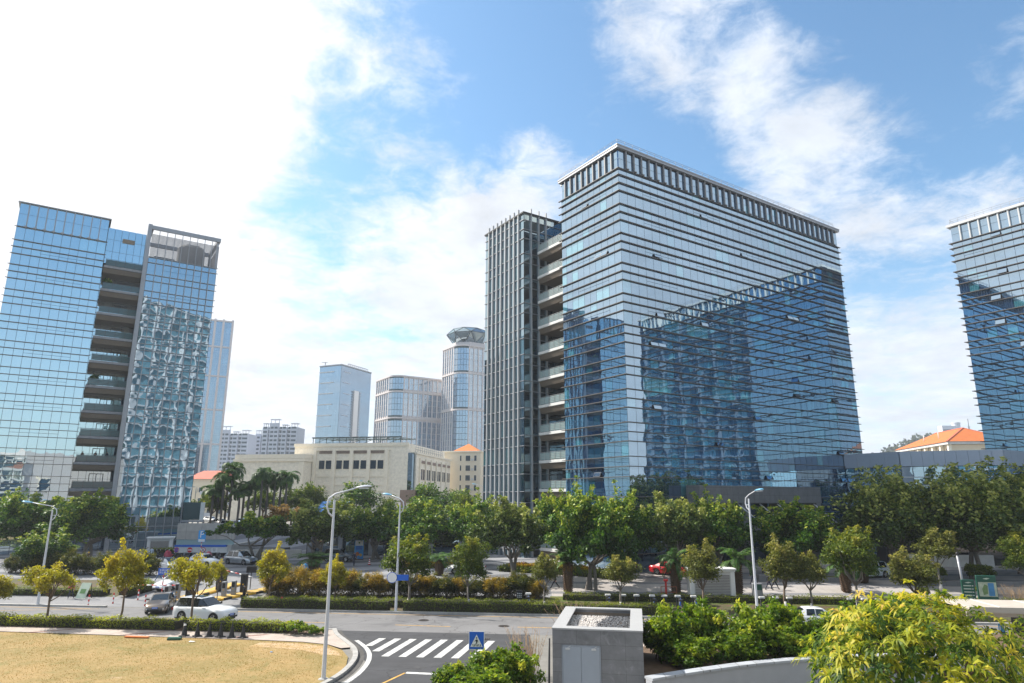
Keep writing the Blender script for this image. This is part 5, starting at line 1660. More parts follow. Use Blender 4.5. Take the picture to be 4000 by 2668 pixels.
golds = Spread([bush_proto('golden_shrub', 'shrub', 501, 1.25, 2.5, .22, 'leaf_golden', 95, 70, 5, 12, -.9, .9, leg=.08), bush_proto('golden_shrub', 'shrub', 502, 1.3, 2.3, .22, 'leaf_golden', 95, 70, 5, 12, -.9, .9, leg=.08),
                bush_proto('golden_shrub', 'shrub', 503, 1.3, 2.4, .22, 'leaf_goldgreen', 95, 70, 4.5, 12, -.9, .9, leg=.08)])
k = 0
for x0, x1, t0, n, mode in ((-24.3, -13.6, 68.4, 9, 0), (-12.4, 2.4, 68.6, 13, 1), (-59, -41.5, 76.3, 14, 2)):
    for x in linsp(x0, x1, n - 1):
        y = t0 - .1 * x + random.Random(k).uniform(-.4, .4)
        i = (0, 1)[k % 2] if (mode == 0 and k % 8 < 5) else (2 if (k % 3 or mode == 2) else 1)
        s = random.Random(k + 50).uniform(.85, 1.15)
        lab = ('golden feathery shrub in the row right of the parking barrier', 'green feathery shrub in the row behind the clipped hedge in the middle', 'green feathery shrub in the dark row on the left across the road')[mode]
        golds.put(i, (x, y, gz(x, y) - .02), k * 1.7, (s * 1.05, s * 1.05, s * (1., .92, 1.05)[mode]), lab, ('golden shrubs right of the barrier', 'feathery shrubs in the middle', 'feathery shrubs on the left')[mode])
        k += 1
balls = Spread([bush_proto('ball_shrub', 'shrub', 511, 1.25, 1.5, .13, 'leaf_hedge', 90, 70, 1.5, 5, -.6, .4, spread=.78, leg=.25)])
for x, y, s, lab in ((44.5, 73.5, 1.15, 'clipped round yellow green shrub left of the other, by the planter on the right'), (49.0, 73.2, 1.15, 'clipped round green shrub at the right edge by the planter'), (44.6, 66.3, .7, 'round dark shrub right of the map board'), (38.8, 66.4, .6, 'small round shrub left of the slim direction board'),
                     (-26.4, 53.0, 0.0, '')):
    if s:
        balls.put(0, (x, y, gz(x, y) + .3), x, s, lab, 'round shrubs on the right')
loose = Spread([bush_proto('loose_shrub', 'shrub', 521, .9, .9, .16, 'leaf_shrub', 30, 50, 2.2, 8, -.3, .7)])
for k, (x, y, s) in enumerate(((-16.0, 52.7, 1.), (-15.0, 52.5, .85), (-14.2, 52.3, .6))):
    loose.put(0, (x, y, .1), k * 2., (s * 1.2, s, s), ('loose pale green shrub at the end of the near hedge, largest of three', 'loose pale green shrub at the end of the near hedge, middle of three', 'loose pale green shrub at the end of the near hedge, last before the corner')[k], 'loose shrubs at the hedge end')
# foreground shrubs behind the curved wall and beside the kiosk
fores = Spread([bush_proto('broadleaf_shrub', 'shrub', 531, 1.6, 2.7, .22, 'leaf_shrub', 150, 62, 2.0, 16, -1., .6, crad=(.18, .3), leg=0.), bush_proto('broadleaf_shrub', 'shrub', 532, 1.6, 2.5, .22, 'leaf_shrub', 150, 62, 2.0, 16, -1., .6, crad=(.18, .3), leg=0.)])
for i, x, y, z, sx_, sh_, lab in [
    (0, 8.4, 38.2, 1.55, 1.0, .98, 'glossy shrub right against the grey kiosk, behind the curved wall'),
    (1, 10.6, 39.5, 1.55, 1.05, 1.12, 'glossy shrub behind the curved wall, second right of the kiosk'),
    (0, 12.9, 38.6, 1.5, 1.0, 1.0, 'glossy shrub behind the curved wall, third right of the kiosk'),
    (1, 15.1, 40.2, 1.5, 1.1, 1.12, 'glossy shrub behind the curved wall, before the white car roof'),
    (0, 17.6, 39.6, 1.4, 1.0, .78, 'glossy shrub left of the mango tree behind the curved wall'),
    (1, 19.8, 41.0, 1.3, 1.2, 1.1, 'glossy shrub rising behind the mango tree, left side'),
    (0, 22.6, 41.3, 1.3, 1.2, 1.15, 'glossy shrub rising behind the mango tree, right side'),
    (1, 9.3, 36.6, 1.5, .95, .62, 'low glossy shrub close behind the coping of the curved wall, left part'),
    (0, 12.0, 37.4, 1.5, .95, .62, 'low glossy shrub close behind the coping of the curved wall, middle part'),
    (1, 14.7, 38.0, 1.5, .95, .66, 'low glossy shrub close behind the coping of the curved wall, right part'),
    (0, 17.4, 42.5, 1.4, 1.2, .50, 'low glossy shrub below the far lamp post'),
    (0, -1.2, 37.9, 0, 1.05, .75, 'glossy shrub at the foot of the blue crossing sign'),
    (1, .1, 37.2, 0, .95, .98, 'glossy shrub between the crossing sign and the kiosk'),
    (0, -2.9, 36.2, 0, .85, .66, 'low glossy shrub at the left end beside the side road'),
    (1, -1.4, 34.8, 0, 1.15, .76, 'low glossy shrub at the bottom edge left of the kiosk'),
    (1, 28.8, 36.5, 1.2, 1.35, 1.2, 'glossy pale shrub at the lower right edge beside the cyclist'),
    (0, 24.5, 30.0, 1.2, .9, .9, 'yellowish shrub at the bottom right corner'),
]:
    fores.put(i, (x, y, z), x * 3, (sx_, sx_, sh_), lab, 'glossy shrubs in the foreground')
# bare twiggy shrubs
def twiggy(seed, h, spread):
    rng = np.random.default_rng(seed); mb = MB()
    for k in range(60):
        b = rng.normal(size=3) * [.28, .28, 0]; tip = b * 1.5 + np.array([rng.normal() * spread, rng.normal() * spread, h * rng.uniform(.65, 1.)])
        m_ = (b + tip) / 2 + rng.normal(size=3) * .06
        mb.tube([b, m_, tip], [.014, .011, .006], 4)
        for q in range(4):
            f = rng.uniform(.4, .95); s = b + (tip - b) * f
            mb.tube([s, s + np.array([rng.normal() * .1, rng.normal() * .1, rng.uniform(.1, .3)])], [.008, .004], 3)
    return mb
mat('dry_twig', (.36, .25, .15), .9, 0, .2, 8)
tag(twiggy(1, 2.75, .5).build('twiggy_shrub', 'dry_twig', None, (.9, 41.0, 0)), 'leafless straw coloured shrub left of the grey kiosk', 'shrub', 'leafless shrubs')
tag(twiggy(2, 2.9, .7).build('twiggy_shrub', 'dry_twig', None, (4.7, 50.0, 0)), 'leafless straw coloured shrub behind the top of the grey kiosk', 'shrub', 'leafless shrubs')
tag(twiggy(3, 1.3, .3).build('twiggy_shrub', 'dry_twig', None, (.2, 34.4, 0)), 'leafless straw coloured shrub low at the bottom edge before the kiosk', 'shrub', 'leafless shrubs')
tag(twiggy(4, 1.9, .7).build('twiggy_shrub', 'dry_twig', None, (46.6, 65.0, .4)), 'leafless shrub with reddish twigs right of the map board', 'shrub', 'leafless shrubs')
# mango tree: rosettes of long drooping leaves
def mango(name, seed, rx, ry, rz, n, per, L):
    rng = np.random.default_rng(seed); t = thing(name, '', 'tree')
    d = unit(rng.normal(size=(n * 2, 3))); d = d[d[:, 2] > -.45][:n]
    lump = 1 + .22 * np.sin(d[:, 0] * 4 + 1) * np.sin(d[:, 1] * 5) + .13 * np.sin(d[:, 0] * 9 + d[:, 2] * 6) * np.sin(d[:, 1] * 8 + 2)
    C = d * (rng.uniform(.45, 1.0, len(d)) ** .6 * lump)[:, None] * [rx, ry, rz]
    ax = unit(C / [rx, ry, rz] + np.array([0, 0, .55]) + rng.normal(size=C.shape) * .25)
    V, T = [], []
    for c, a in zip(C, ax):
        ct = rng.uniform(.02, .72) + .16 * c[2] / rz
        u_ = unit(np.cross(a, [0.3, .2, 1.])); v_ = np.cross(a, u_)
        for k in range(per):
            az = k * 2.4 + rng.normal() * .3; el = rng.uniform(.05, .8)
            dr = unit((u_ * math.cos(az) + v_ * math.sin(az)) * math.cos(el) + a * math.sin(el)); l = L * rng.uniform(.5, 1.2)
            wv = unit(np.cross(dr, a)) * l * .105
            p0 = c + dr * .03; p1 = c + dr * l * .5 + np.array([0, 0, .02 * l]); p2 = c + dr * l * .93 - np.array([0, 0, .34 * l])
            V += [p0 - wv * .25, p0 + wv * .25, p1 + wv, p1 - wv]; V += [p1 - wv, p1 + wv, p2 + wv * .10, p2 - wv * .10]
            tt_ = ct + rng.normal() * .12; T += [tt_, tt_]
    link('crown', quads_mesh(name, [(np.array(V), np.array(T), 0)], ['leaf_mango']), t)
    mb = MB(); base = np.array([.3, 0, -rz - 1.4]); fork = np.array([.1, 0, -rz * .75])
    branchy(mb, rng, base, fork, [C[i] * .85 for i in rng.choice(len(C), 22, replace=False)], .14, wob=.16)
    mb.build('trunk', 'bark', t)
    return t
mg = mango('mango_tree', 61, 4.5, 3.2, 2.5, 720, 13, .48)
mg.location = (15.9, 27.6, 3.65)
tag(mg, 'big mango tree with long drooping yellow green leaves in the lower right foreground', 'tree')
# ---------------------------------------------------------------- vehicles
def paint(name, c, metal=.0, rough=.28):
    return mat(name, c, rough, metal, 0, coat=.8, spec=.5)
paint('paint_white', (.74, .75, .76)); paint('paint_silver', (.42, .44, .46), .6); paint('paint_taupe', (.19, .155, .125), .6); paint('paint_grey', (.10, .115, .13), .5)
paint('paint_red', (.52, .012, .02)); paint('paint_black', (.012, .012, .014)); paint('paint_cream', (.62, .57, .42)); paint('paint_blue', (.10, .2, .36), .3); paint('paint_dark', (.03, .035, .04), .3)
#        length width height wheelbase r  hoodz cowlx  roof0 roof1 tailx beltz tailz
KINDS = {
    'suv': (4.9, 2.0, 1.80, 2.92, .385, 1.14, .82, .10, -2.02, -2.38, 1.16, 1.16),
    'sedan': (4.75, 1.83, 1.47, 2.75, .33, .92, .95, .22, -1.02, -1.72, .95, 1.02),
    'hatch': (4.35, 1.79, 1.50, 2.62, .325, .92, .85, .15, -1.40, -2.02, .96, 1.0),
    'van': (4.5, 1.70, 1.95, 2.70, .32, .98, 1.55, 1.20, -2.0, -2.2, 1.05, 1.05),
    'mpv': (4.8, 1.85, 1.68, 2.85, .34, 1.0, 1.20, .45, -1.75, -2.25, 1.02, 1.04),
}


def car(kind, pm, label, loc, head, scale=1., cat='car', roofm=None, group=None, tail=False):
    L, Wd, Hh, wb, r_, hood, cowl, rf0, rf1, tx, belt, tailz = KINDS[kind]
    t = thing({'suv': 'parked_suv', 'van': 'minivan', 'mpv': 'minivan'}.get(kind, 'parked_car'), label, cat, (0, 0, 0), 0, group)
    hw = Wd / 2; fx, bx_ = L / 2, -L / 2
    ax = (wb / 2 + .06, -wb / 2 + .06)
    xs = [bx_, bx_ + .06, bx_ + .22]
    for a in ax[::-1]:
        xs += [a - r_ - .12, a - r_ - .06] + [a + (r_ + .06) * math.cos(math.pi * (1 - k / 8)) for k in range(1, 8)] + [a + r_ + .06, a + r_ + .12]
    xs += [0.0, .5, cowl, fx - .5, fx - .2, fx - .06, fx]
    xs = sorted(set(round(x, 3) for x in xs if bx_ <= x <= fx))
    sill = .24 if kind not in ('suv', 'van') else .32
    def top(x):
        return float(np.interp(x, [bx_, bx_ + .1, tx, cowl, fx - .75, fx - .22, fx], [tailz - .16, tailz - .02, tailz, belt + .02, hood - .05, hood - .16, hood - .36]))
    def half(x):
        return hw * float(np.interp(x, [bx_, bx_ + .1, bx_ + .5, -.3, fx - .75, fx - .25, fx - .06, fx], [.70, .86, .96, 1., .98, .90, .78, .66]))
    def bot(x):
        z = float(np.interp(x, [bx_, bx_ + .35, fx - .4, fx], [sill + .16, sill, sill, sill + .06]))
        for a in ax:
            d = abs(x - a)
            if d <= r_ + .061:
                z = max(z, r_ + math.sqrt(max(0., (r_ + .06) ** 2 - d * d)))
        return z
    vs, fs = [], []
    for x in xs:
        w_, zt, zb = half(x), top(x), bot(x)
        zs = max(zb + .02, zt - .20); zm = max(zb + .01, (zs + zb) * .5 + .04)
        ring = [(w_ * .94, zb), (w_ * 1.0, zm), (w_ * .985, zs), (w_ * .93, zt - .05), (w_ * .80, zt), (0, zt + .035)]
        ring = [(x, y, z) for y, z in ring] + [(x, -y, z) for y, z in ring[-2::-1]]
        vs += ring
    n = 11
    for i in range(len(xs) - 1):
        fs += [(i * n + k, (i + 1) * n + k, (i + 1) * n + k + 1, i * n + k + 1) for k in range(n - 1)]
    fs += [tuple(range(n)), tuple(range((len(xs) - 1) * n + n - 1, (len(xs) - 1) * n - 1, -1))]
    b = MB(); b.smooth = True; b.add(vs, fs)
    body = b.build('body', [pm], t)
    u = MB(); u.box(bx_ + .3, -hw * .8, .2, fx - .3, hw * .8, sill + .3); u.box(ax[1] - r_, -hw * .86, .3, ax[1] + r_, hw * .86, 2 * r_ + .05).box(ax[0] - r_, -hw * .86, .3, ax[0] + r_, hw * .86, 2 * r_ + .05)
    u.build('underbody', 'black_plastic', t)
    # cabin: belt loop and roof loop
    wb_, wr = hw * .90, hw * .70
    zr = Hh - .05
    beltp = [(cowl, wb_ * .86, belt), (rf0 - .05, wb_, belt + .02), ((rf0 + rf1) / 2, wb_, belt + .03), (rf1, wb_ * .98, belt + .04), (tx, wb_ * .84, tailz - .02)]
    roofp = [(rf0, wr * .94, zr - .05), (rf0 - .12, wr, zr - .02), ((rf0 + rf1) / 2, wr * 1.02, zr), (rf1 + .15, wr, zr - .03), (rf1, wr * .92, zr - .07)]
    def S_(p):
        return (p[0], -p[1], p[2])
    for sgn in (1, -1):
        f_ = (lambda p: p) if sgn > 0 else S_
        for i, nm in ((1, 'front_window'), (2, 'rear_window')):
            g = MB(); a, b2, c, d = beltp[i], beltp[i + 1], roofp[i + 1], roofp[i]
            ins = lambda p, q, k: tuple(p[j] + (q[j] - p[j]) * k for j in range(3))
            q = [ins(a, b2, .05), ins(b2, a, .05), ins(c, d, .06), ins(d, c, .06)]
            q = [(p[0], p[1] + .012, p[2]) for p in q]
            g.add([f_(p) for p in q], [(0, 1, 2, 3) if sgn < 0 else (3, 2, 1, 0)])
            g.build('side_window', 'car_glass', t)
    pil = MB(); pil.smooth = True
    for sgn in (1, -1):
        f_ = (lambda p: p) if sgn > 0 else S_
        for i in range(4):
            q = [f_(beltp[i]), f_(beltp[i + 1]), f_(roofp[i + 1]), f_(roofp[i])]
            pil.add(q, [(0, 1, 2, 3)])
    pil.add([beltp[0], S_(beltp[0]), S_(roofp[0]), roofp[0]], [(0, 1, 2, 3)]); pil.add([beltp[4], S_(beltp[4]), S_(roofp[4]), roofp[4]], [(0, 1, 2, 3)])
    pil.build('cabin', pm if kind != 'suv' else 'paint_black', t)
    for nm, bp, rp, s in (('windscreen', beltp[0], roofp[0], .03), ('rear_windscreen', beltp[4], roofp[4], -.03)):
        k = .93
        q = [(bp[0], bp[1] * k, bp[2]), (bp[0], -bp[1] * k, bp[2]), (rp[0], -rp[1] * k, rp[2]), (rp[0], rp[1] * k, rp[2])]
        q = [(x + s * .7, y, z + .015) for x, y, z in q]
        MB().add(q, [(0, 1, 2, 3)]).build(nm, 'car_glass', t)
    rvs = [(x, y, z) for x, y, z in roofp] + [S_(p) for p in roofp[::-1]]
    ro = MB(); ro.smooth = True; m_ = len(rvs)
    rv2 = [(x * .96 + (rf0 + rf1) / 2 * .04, y * .82, z + .045) for x, y, z in rvs]
    ro.add(rvs + rv2, [(k, (k + 1) % m_, m_ + (k + 1) % m_, m_ + k) for k in range(m_)] + [tuple(range(m_, 2 * m_))])
    ro.build('roof', roofm or pm, t)
    if kind in ('suv', 'mpv') or roofm:
        q = [(rf0 - .18, wr * .7), (rf0 - .18, -wr * .7), (rf1 + .9, -wr * .7), (rf1 + .9, wr * .7)]
        MB().add([(x, y, zr + .055) for x, y in q], [(3, 2, 1, 0)]).build('sunroof', 'car_glass', t)
    for x in ax:
        for sgn in (1, -1):
            y0 = sgn * (hw * .955 - .21); y1 = sgn * hw * .955
            w_ = MB(); k = 20
            prof = [(r_ * .6, y0), (r_ * .97, y0), (r_, y0 * .8 + y1 * .2), (r_, y0 * .2 + y1 * .8), (r_ * .96, y1), (r_ * .70, y1)]
            vv = [(x + rr * math.cos(2 * math.pi * q / k), yy, r_ + rr * math.sin(2 * math.pi * q / k)) for rr, yy in prof for q in range(k)]
            w_.smooth = True
            w_.add(vv, [(i * k + q, i * k + (q + 1) % k, (i + 1) * k + (q + 1) % k, (i + 1) * k + q) for i in range(5) for q in range(k)] + [tuple(range(k))])
            wh = w_.build('wheel', 'tyre', t)
            ri = MB(); yo = y1 - sgn * .02
            ri.add([(x + r_ * .30 * math.cos(q * .628), yo, r_ + r_ * .30 * math.sin(q * .628)) for q in range(10)], [tuple(range(10))])
            for q in range(5):
                a = q * 1.2566
                p = [(.2, -.12), (.69, -.16), (.69, .16), (.2, .12)]
                ri.add([(x + r_ * (c_ * math.cos(a) - s_ * math.sin(a)), yo, r_ + r_ * (c_ * math.sin(a) + s_ * math.cos(a))) for c_, s_ in p], [(0, 1, 2, 3)])
            ring = [(x + r_ * rr * math.cos(q * .314), yo, r_ + r_ * rr * math.sin(q * .314)) for rr in (.64, .71) for q in range(20)]
            ri.add(ring, [(q, (q + 1) % 20, 20 + (q + 1) % 20, 20 + q) for q in range(20)])
            ri.build('rim', 'alloy', wh)
    def patch(name, m, pts, thick=.02):
        a = MB(); a.add(pts, [tuple(range(len(pts)))]); return a.build(name, m, t)
    zf = top(fx - .06)
    for sgn in (1, -1):
        y0, y1 = hw * .40, hw * .84
        MB().add([(fx + .004, sgn * y0 * .98, zf - .20), (fx - .34, sgn * (y1 + .085), zf - .02), (fx - .36, sgn * (y1 + .07), zf - .13), (fx + .004, sgn * y0, zf - .30)], [(0, 1, 2, 3)]).build('headlight', 'lamp_glass', t)
        MB().box(bx_ - .012, sgn * hw * .44, tailz - .34, bx_ + .09, sgn * hw * .86, tailz - .17).build('taillight', 'tail_red', t)
        MB().bbox(cowl - .42, sgn * (hw * .93), belt + .02, cowl - .24, sgn * (hw * .93 + .2), belt + .17).build('mirror', pm if kind != 'suv' else 'paint_black', t)
        for x in (.25, -.75):
            MB().box(x - .12, sgn * (hw * .985), belt - .19, x + .12, sgn * (hw * 1.0 + .03), belt - .15).build('door_handle', 'light_metal', t)
        MB().box(-.36, sgn * (hw * .99), sill + .12, -.348, sgn * (hw + .004), belt - .05).build('door_gap', 'black_plastic', t)
        MB().box(fx - .10, sgn * hw * .45, sill + .16, fx - .018, sgn * hw * .72, sill + .27).build('fog_light', 'lamp_glass' if sgn > 0 else 'lamp_glass', t)
    MB().box(fx - .1, -hw * .38, zf - .31, fx + .008, hw * .38, zf - .17).build('grille', 'black_plastic', t)
    MB().box(fx - .2, -hw * .64, sill + .06, fx + .002, hw * .64, sill + .19).build('air_intake', 'black_plastic', t)
    pl_ = MB().box(fx - .02, -.22, sill + .24, fx + .022, .22, sill + .38).build('licence_plate', 'plate_blue', t)
    lt = MB()
    for k in range(6):
        lt.box(fx + .0225, -.17 + k * .06, sill + .275, fx + .0255, -.135 + k * .06, sill + .345)
    lt.build('plate_characters', 'white_paint', pl_)
    MB().box(bx_ - .02, -.22, tailz - .42, bx_ + .02, .22, tailz - .29).build('licence_plate', 'plate_blue', t)
    # stand it on the slope
    x, y = loc[:2]; z0 = loc[2] if len(loc) > 2 else gz(x, y) + .02
    hd = Vector((head[0], head[1], 0)).normalized()
    if len(loc) > 2:
        g = Vector((0, 0, 0))
    else:
        g = Vector(((gz(x + 1, y) - gz(x - 1, y)) / 2, (gz(x, y + 1) - gz(x, y - 1)) / 2, 0))
    up = Vector((-g.x, -g.y, 1)).normalized(); X = (hd - up * hd.dot(up)).normalized(); Y = up.cross(X)
    M_ = Matrix((X, Y, up)).transposed()
    t.location = (x, y, z0); t.rotation_euler = M_.to_euler(); t.scale = (scale,) * 3
    return t


car('suv', 'paint_white', 'white suv with black side windows driving out onto the road', (-25.2, 58.4), (.955, -.30), 1.07, 'suv')
car('sedan', 'paint_taupe', 'taupe brown sedan facing the viewer behind the white suv', (-31.5, 63.6), (.27, -.96), 1.04)
car('sedan', 'paint_white', 'white sedan stopped at the lowered red and white barrier', (-35.5, 74.2), (-.30, -.95), 1.)
car('sedan', 'paint_white', 'white sedan with black roof parked beside the walking man in black', (-42.0, 85.4), (.90, -.44), 1., roofm='paint_black')
car('hatch', 'paint_white', 'white hatchback parked just behind the black roofed white sedan', (-39.4, 89.6), (.90, -.44), 1.)
car('mpv', 'paint_silver', 'silver minivan partly hidden by the forked street tree', (-35.6, 91.6), (.90, -.44), 1., 'minivan')
car('mpv', 'paint_grey', 'dark grey minivan parked under the banyans before the pavilion', (-23.7, 95.6), (.97, -.25), 1., 'minivan')
car('hatch', 'paint_white', 'white hatchback beside the yellow flower strip, nose to the left', (-5.4, 82.6), (-.97, -.23), 1.05)
car('sedan', 'paint_red', 'bright red car at the foot of the middle tower', (18.4, 80.9), (.80, -.60), 1.)
car('mpv', 'paint_white', 'white minivan behind the tall dark street tree on the right', (40.4, 79.0), (-.94, -.34), 1.05, 'minivan')
car('sedan', 'paint_black', 'black car in the shade behind the white minivan', (49.5, 97.0), (.97, -.2), 1.)
car('hatch', 'paint_white', 'white car on the road with only its roof showing above the glossy shrubs', (23.4, 56.6), (-.99, .1), 1.)
car('sedan', 'paint_white', 'white car on the upper street left of the cream van, farther of two', (-73.5, 168, 4.02), (.92, -.4), 1.1)
car('hatch', 'paint_white', 'white car on the upper street left of the cream van, nearer of two', (-63.0, 149, 4.02), (.92, -.4), 1.05)
car('van', 'paint_cream', 'cream minivan on the upper street under the royal palms', (-52.0, 127, 4.02), (.80, -.6), 1., 'minivan')
car('hatch', 'paint_blue', 'pale blue car on the upper street behind the cream van', (-60.5, 156, 4.02), (.92, -.4), 1.)
# ---------------------------------------------------------------- street furniture
def lamp_post(x, y, h, ang, reach, label, blue=True, tip=.7, s=1.):
    t = thing('street_lamp', label, 'street lamp', (x, y, gz(x, y)), ang, 'street lamps')
    MB().lathe([(.22, -.05), (.22, .04), (.13, .05), (.125, .5), (.115, 1.2), (.065, h), (.05, h + .02)], n=14).build('pole', 'lamp_paint', t)
    MB().lathe([(.30, -.04), (.30, .05), (.26, .10), (.15, .12)], n=14).build('base', 'kerb_stone', t)
    a = MB(); pts = [(0, 0, h - 1.0), (-.28, 0, h - .75), (-.42, 0, h - .35), (-.34, 0, h + .08), (.05, 0, h + .36), (reach * .5, 0, h + .52), (reach, 0, h + tip)]
    a.tube([Vector(p) for p in pts], [.055, .05, .05, .05, .045, .04, .04], 8); a.tube([(0, 0, h - .5), (-.4, 0, h - .5)], .025, 6)
    ao = a.build('arm', 'lamp_paint', t)
    hd = MB(); hd.smooth = True
    prof = [(0, .04, .03), (.12, .10, .06), (.35, .17, .10), (.65, .19, .11), (.9, .14, .08), (1.02, .03, .02)]
    vs = []; n = 12
    for d, w_, z in prof:
        for k in range(n):
            q = 2 * math.pi * k / n
            vs.append((reach - .12 + d, w_ * math.cos(q), h + tip + d * .10 + (z if math.sin(q) > 0 else z * .55) * math.sin(q)))
    fs = [(i * n + k, i * n + (k + 1) % n, (i + 1) * n + (k + 1) % n, (i + 1) * n + k) for i in range(5) for k in range(n)] + [tuple(range(n)), tuple(range(5 * n, 6 * n))]
    hd.add(vs, fs)
    cap = hd
    ho = cap.build('lamp_head', 'lamp_blue' if blue else 'lamp_paint', t)
    MB().box(reach + .16, -.11, h + tip - .055, reach + .72, .11, h + tip - .02).build('lens', 'lamp_glass', ho)
    return t
mat('lamp_paint', (.58, .60, .64), .4, .1, .06, 3); mat('lamp_blue', (.16, .42, .62), .35, .1, .05)
lamp_post(-10.44, 40.27, 9.75, R(4), 1.25, 'tall pale street lamp nearest the viewer at the kerb of the side road', False)
lamp_post(-10.27, 63.0, 9.5, R(155), 1.1, 'street lamp across the road carrying the blue and white road plate')
lamp_post(20.46, 58.9, 9.9, R(-65), .9, 'street lamp with blue topped head before the granite entrance')
lamp_post(-44.4, 66.3, 8.7, R(190), 1.9, 'street lamp with blue topped head before the banyans on the left')
lamp_post(-70.5, 152, 8.0, R(180), 1.3, 'far street lamp beside the billboard')
lamp_post(-36.9, 174, 9.6, R(190), 1.3, 'far street lamp against the cream hall wall', s=1)
lamp_post(-6.2, 143, 8.2, R(170), 1.3, 'far street lamp against the cream apartment block')
# road plate on the lamp across the road
t = thing('road_plate', 'blue and white rounded road plate on the lamp post across the road', 'sign', (-10.27, 62.86, 3.0), 0)
MB().box(-.05, -.06, -.28, 1.05, -.03, .22).build('blue_panel', 'blue_paint', t)
MB().add([(-.42 + .42 * math.cos(k * .3142), -.075, .42 * math.sin(k * .3142) - .03) for k in range(20)] + [(-.42 + .42 * math.cos(k * .3142), -.03, .42 * math.sin(k * .3142) - .03) for k in range(20)],
         [tuple(range(20))] + [(k, 20 + k, 20 + (k + 1) % 20, (k + 1) % 20) for k in range(20)]).build('round_end', 'white_paint', t)
MB().add([(-.42 + .47 * math.cos(k * .3142), -.06, .47 * math.sin(k * .3142) - .03) for k in range(20)], [tuple(range(20))]).build('blue_rim', 'blue_paint', t)
# pedestrian crossing sign
t = thing('crossing_sign', 'square blue pedestrian crossing sign with white triangle', 'sign', (-1.86, 38.4, .28), R(-3))
MB().tube([(0, .06, -.4), (0, .06, 2.55)], .035, 8).build('post', 'grey_metal', t)
b = MB().box(-.42, -.02, 1.70, .42, .01, 2.62).build('panel', 'white_paint', t)
MB().box(-.39, -.026, 1.73, .39, -.021, 2.59).build('blue_field', 'blue_paint', b)
MB().add([(-.33, -.03, 1.84), (.33, -.03, 1.84), (0, -.03, 2.46)], [(0, 1, 2)]).build('white_triangle', 'white_paint', b)
f = MB()
f.add([(.0 + .038 * math.cos(k * .5236), -.034, 2.285 + .038 * math.sin(k * .5236)) for k in range(12)], [tuple(range(12))])
for pts in ([(-.035, 2.20), (.03, 2.225), (.055, 2.17), (.03, 2.04), (-.025, 2.04)], [(-.03, 2.21), (-.11, 2.12), (-.095, 2.10), (-.02, 2.16)], [(.04, 2.22), (.085, 2.13), (.08, 2.06), (.06, 2.06), (.06, 2.12), (.025, 2.17)],
            [(-.025, 2.045), (.005, 2.045), (-.03, 1.97), (-.055, 1.90), (-.085, 1.90), (-.06, 1.98)], [(.0, 2.045), (.03, 2.045), (.045, 1.97), (.085, 1.89), (.055, 1.885), (.015, 1.96)]):
    f.add([(x, -.034, z) for x, z in pts], [tuple(range(len(pts)))])
for x in (-.20, -.12, .01, .11, .20):
    f.add([(x - .02, -.034, 1.98), (x + .015, -.034, 1.98), (x + .055, -.034, 1.855), (x + .02, -.034, 1.855)], [(0, 1, 2, 3)]) if abs(x) > .05 else f.add([(x - .02, -.034, 1.935), (x + .015, -.034, 1.935), (x + .045, -.034, 1.855), (x + .01, -.034, 1.855)], [(0, 1, 2, 3)])
f.build('walking_figure', 'black_plastic', b)
# parking sign
t = thing('parking_sign', 'blue parking sign on a red and white banded post', 'sign', (-44.1, 98.6, 1.5), R(-6))
for k in range(8):
    MB().tube([(0, 0, k * .3), (0, 0, k * .3 + .3)], .06, 8).build('post_band', 'red_paint' if k % 2 else 'white_paint', t)
b = MB().box(-.55, -.08, 2.3, .55, -.02, 3.9).build('panel', 'sky_blue', t)
MB().box(-.48, -.09, 2.35, .48, -.081, 2.7).build('lower_panel', 'white_paint', b)
q = text('P', 1.3, 'white_paint', b, 'letter'); q.location = (0, -.09, 3.3); q.rotation_euler = (R(90), 0, 0)
# the car park gate
isl = thing('gate_island', 'yellow kerbed island between the two lanes of the car park gate', 'traffic island', (0, 0, 0))
def slab(root, pts, z0, z1, name, m):
    return MB().prism(pts, z0, z1).build(name, m, root)
slab(isl, [(-34.0, 67.6), (-33.0, 67.3), (-29.6, 76.4), (-30.9, 76.8)], -.1, 1.32, 'core', 'concrete') if False else None
def island(root, a, b, wd, n=9):
    a, b = Vector(a), Vector(b); d = (b - a).normalized(); nn = Vector((-d.y, d.x)) * wd / 2; L = (b - a).length
    for k in range(n):
        p, q = a + d * L * k / n, a + d * L * (k + 1) / n
        zt = lambda v: gz(v.x, v.y) + .2
        vs = [(p - nn, 0), (q - nn, 0), (q + nn, 0), (p + nn, 0)]
        V = [(v.x, v.y, gz(v.x, v.y) - .05) for v, _ in vs] + [(v.x, v.y, zt(v)) for v, _ in vs]
        MB().add(V, [(0, 1, 5, 4), (1, 2, 6, 5), (2, 3, 7, 6), (3, 0, 4, 7), (4, 5, 6, 7)]).build('kerb_block', 'yellow_paint' if k % 2 == 0 else 'kerb_black', root)
    p, q = a + d * .15, b - d * .15; nn *= .8
    V = [(v.x, v.y, gz(v.x, v.y) + .205) for v in (p - nn, q - nn, q + nn, p + nn)]
    MB().add(V, [(0, 1, 2, 3)]).build('top', 'yellow_worn', root)
mat('kerb_black', (.03, .03, .03), .7, 0, .2); mat('yellow_worn', (.55, .36, .10), .8, 0, .2, 2, stain=.3)
island(isl, (-33.2, 66.7), (-29.4, 75.3), 1.5, 11)
isl2 = thing('gate_island', 'yellow kerbed island of the car park gate beside the golden shrubs', 'traffic island', (0, 0, 0))
island(isl2, (-29.0, 68.5), (-24.0, 73.9), 1.3, 9)
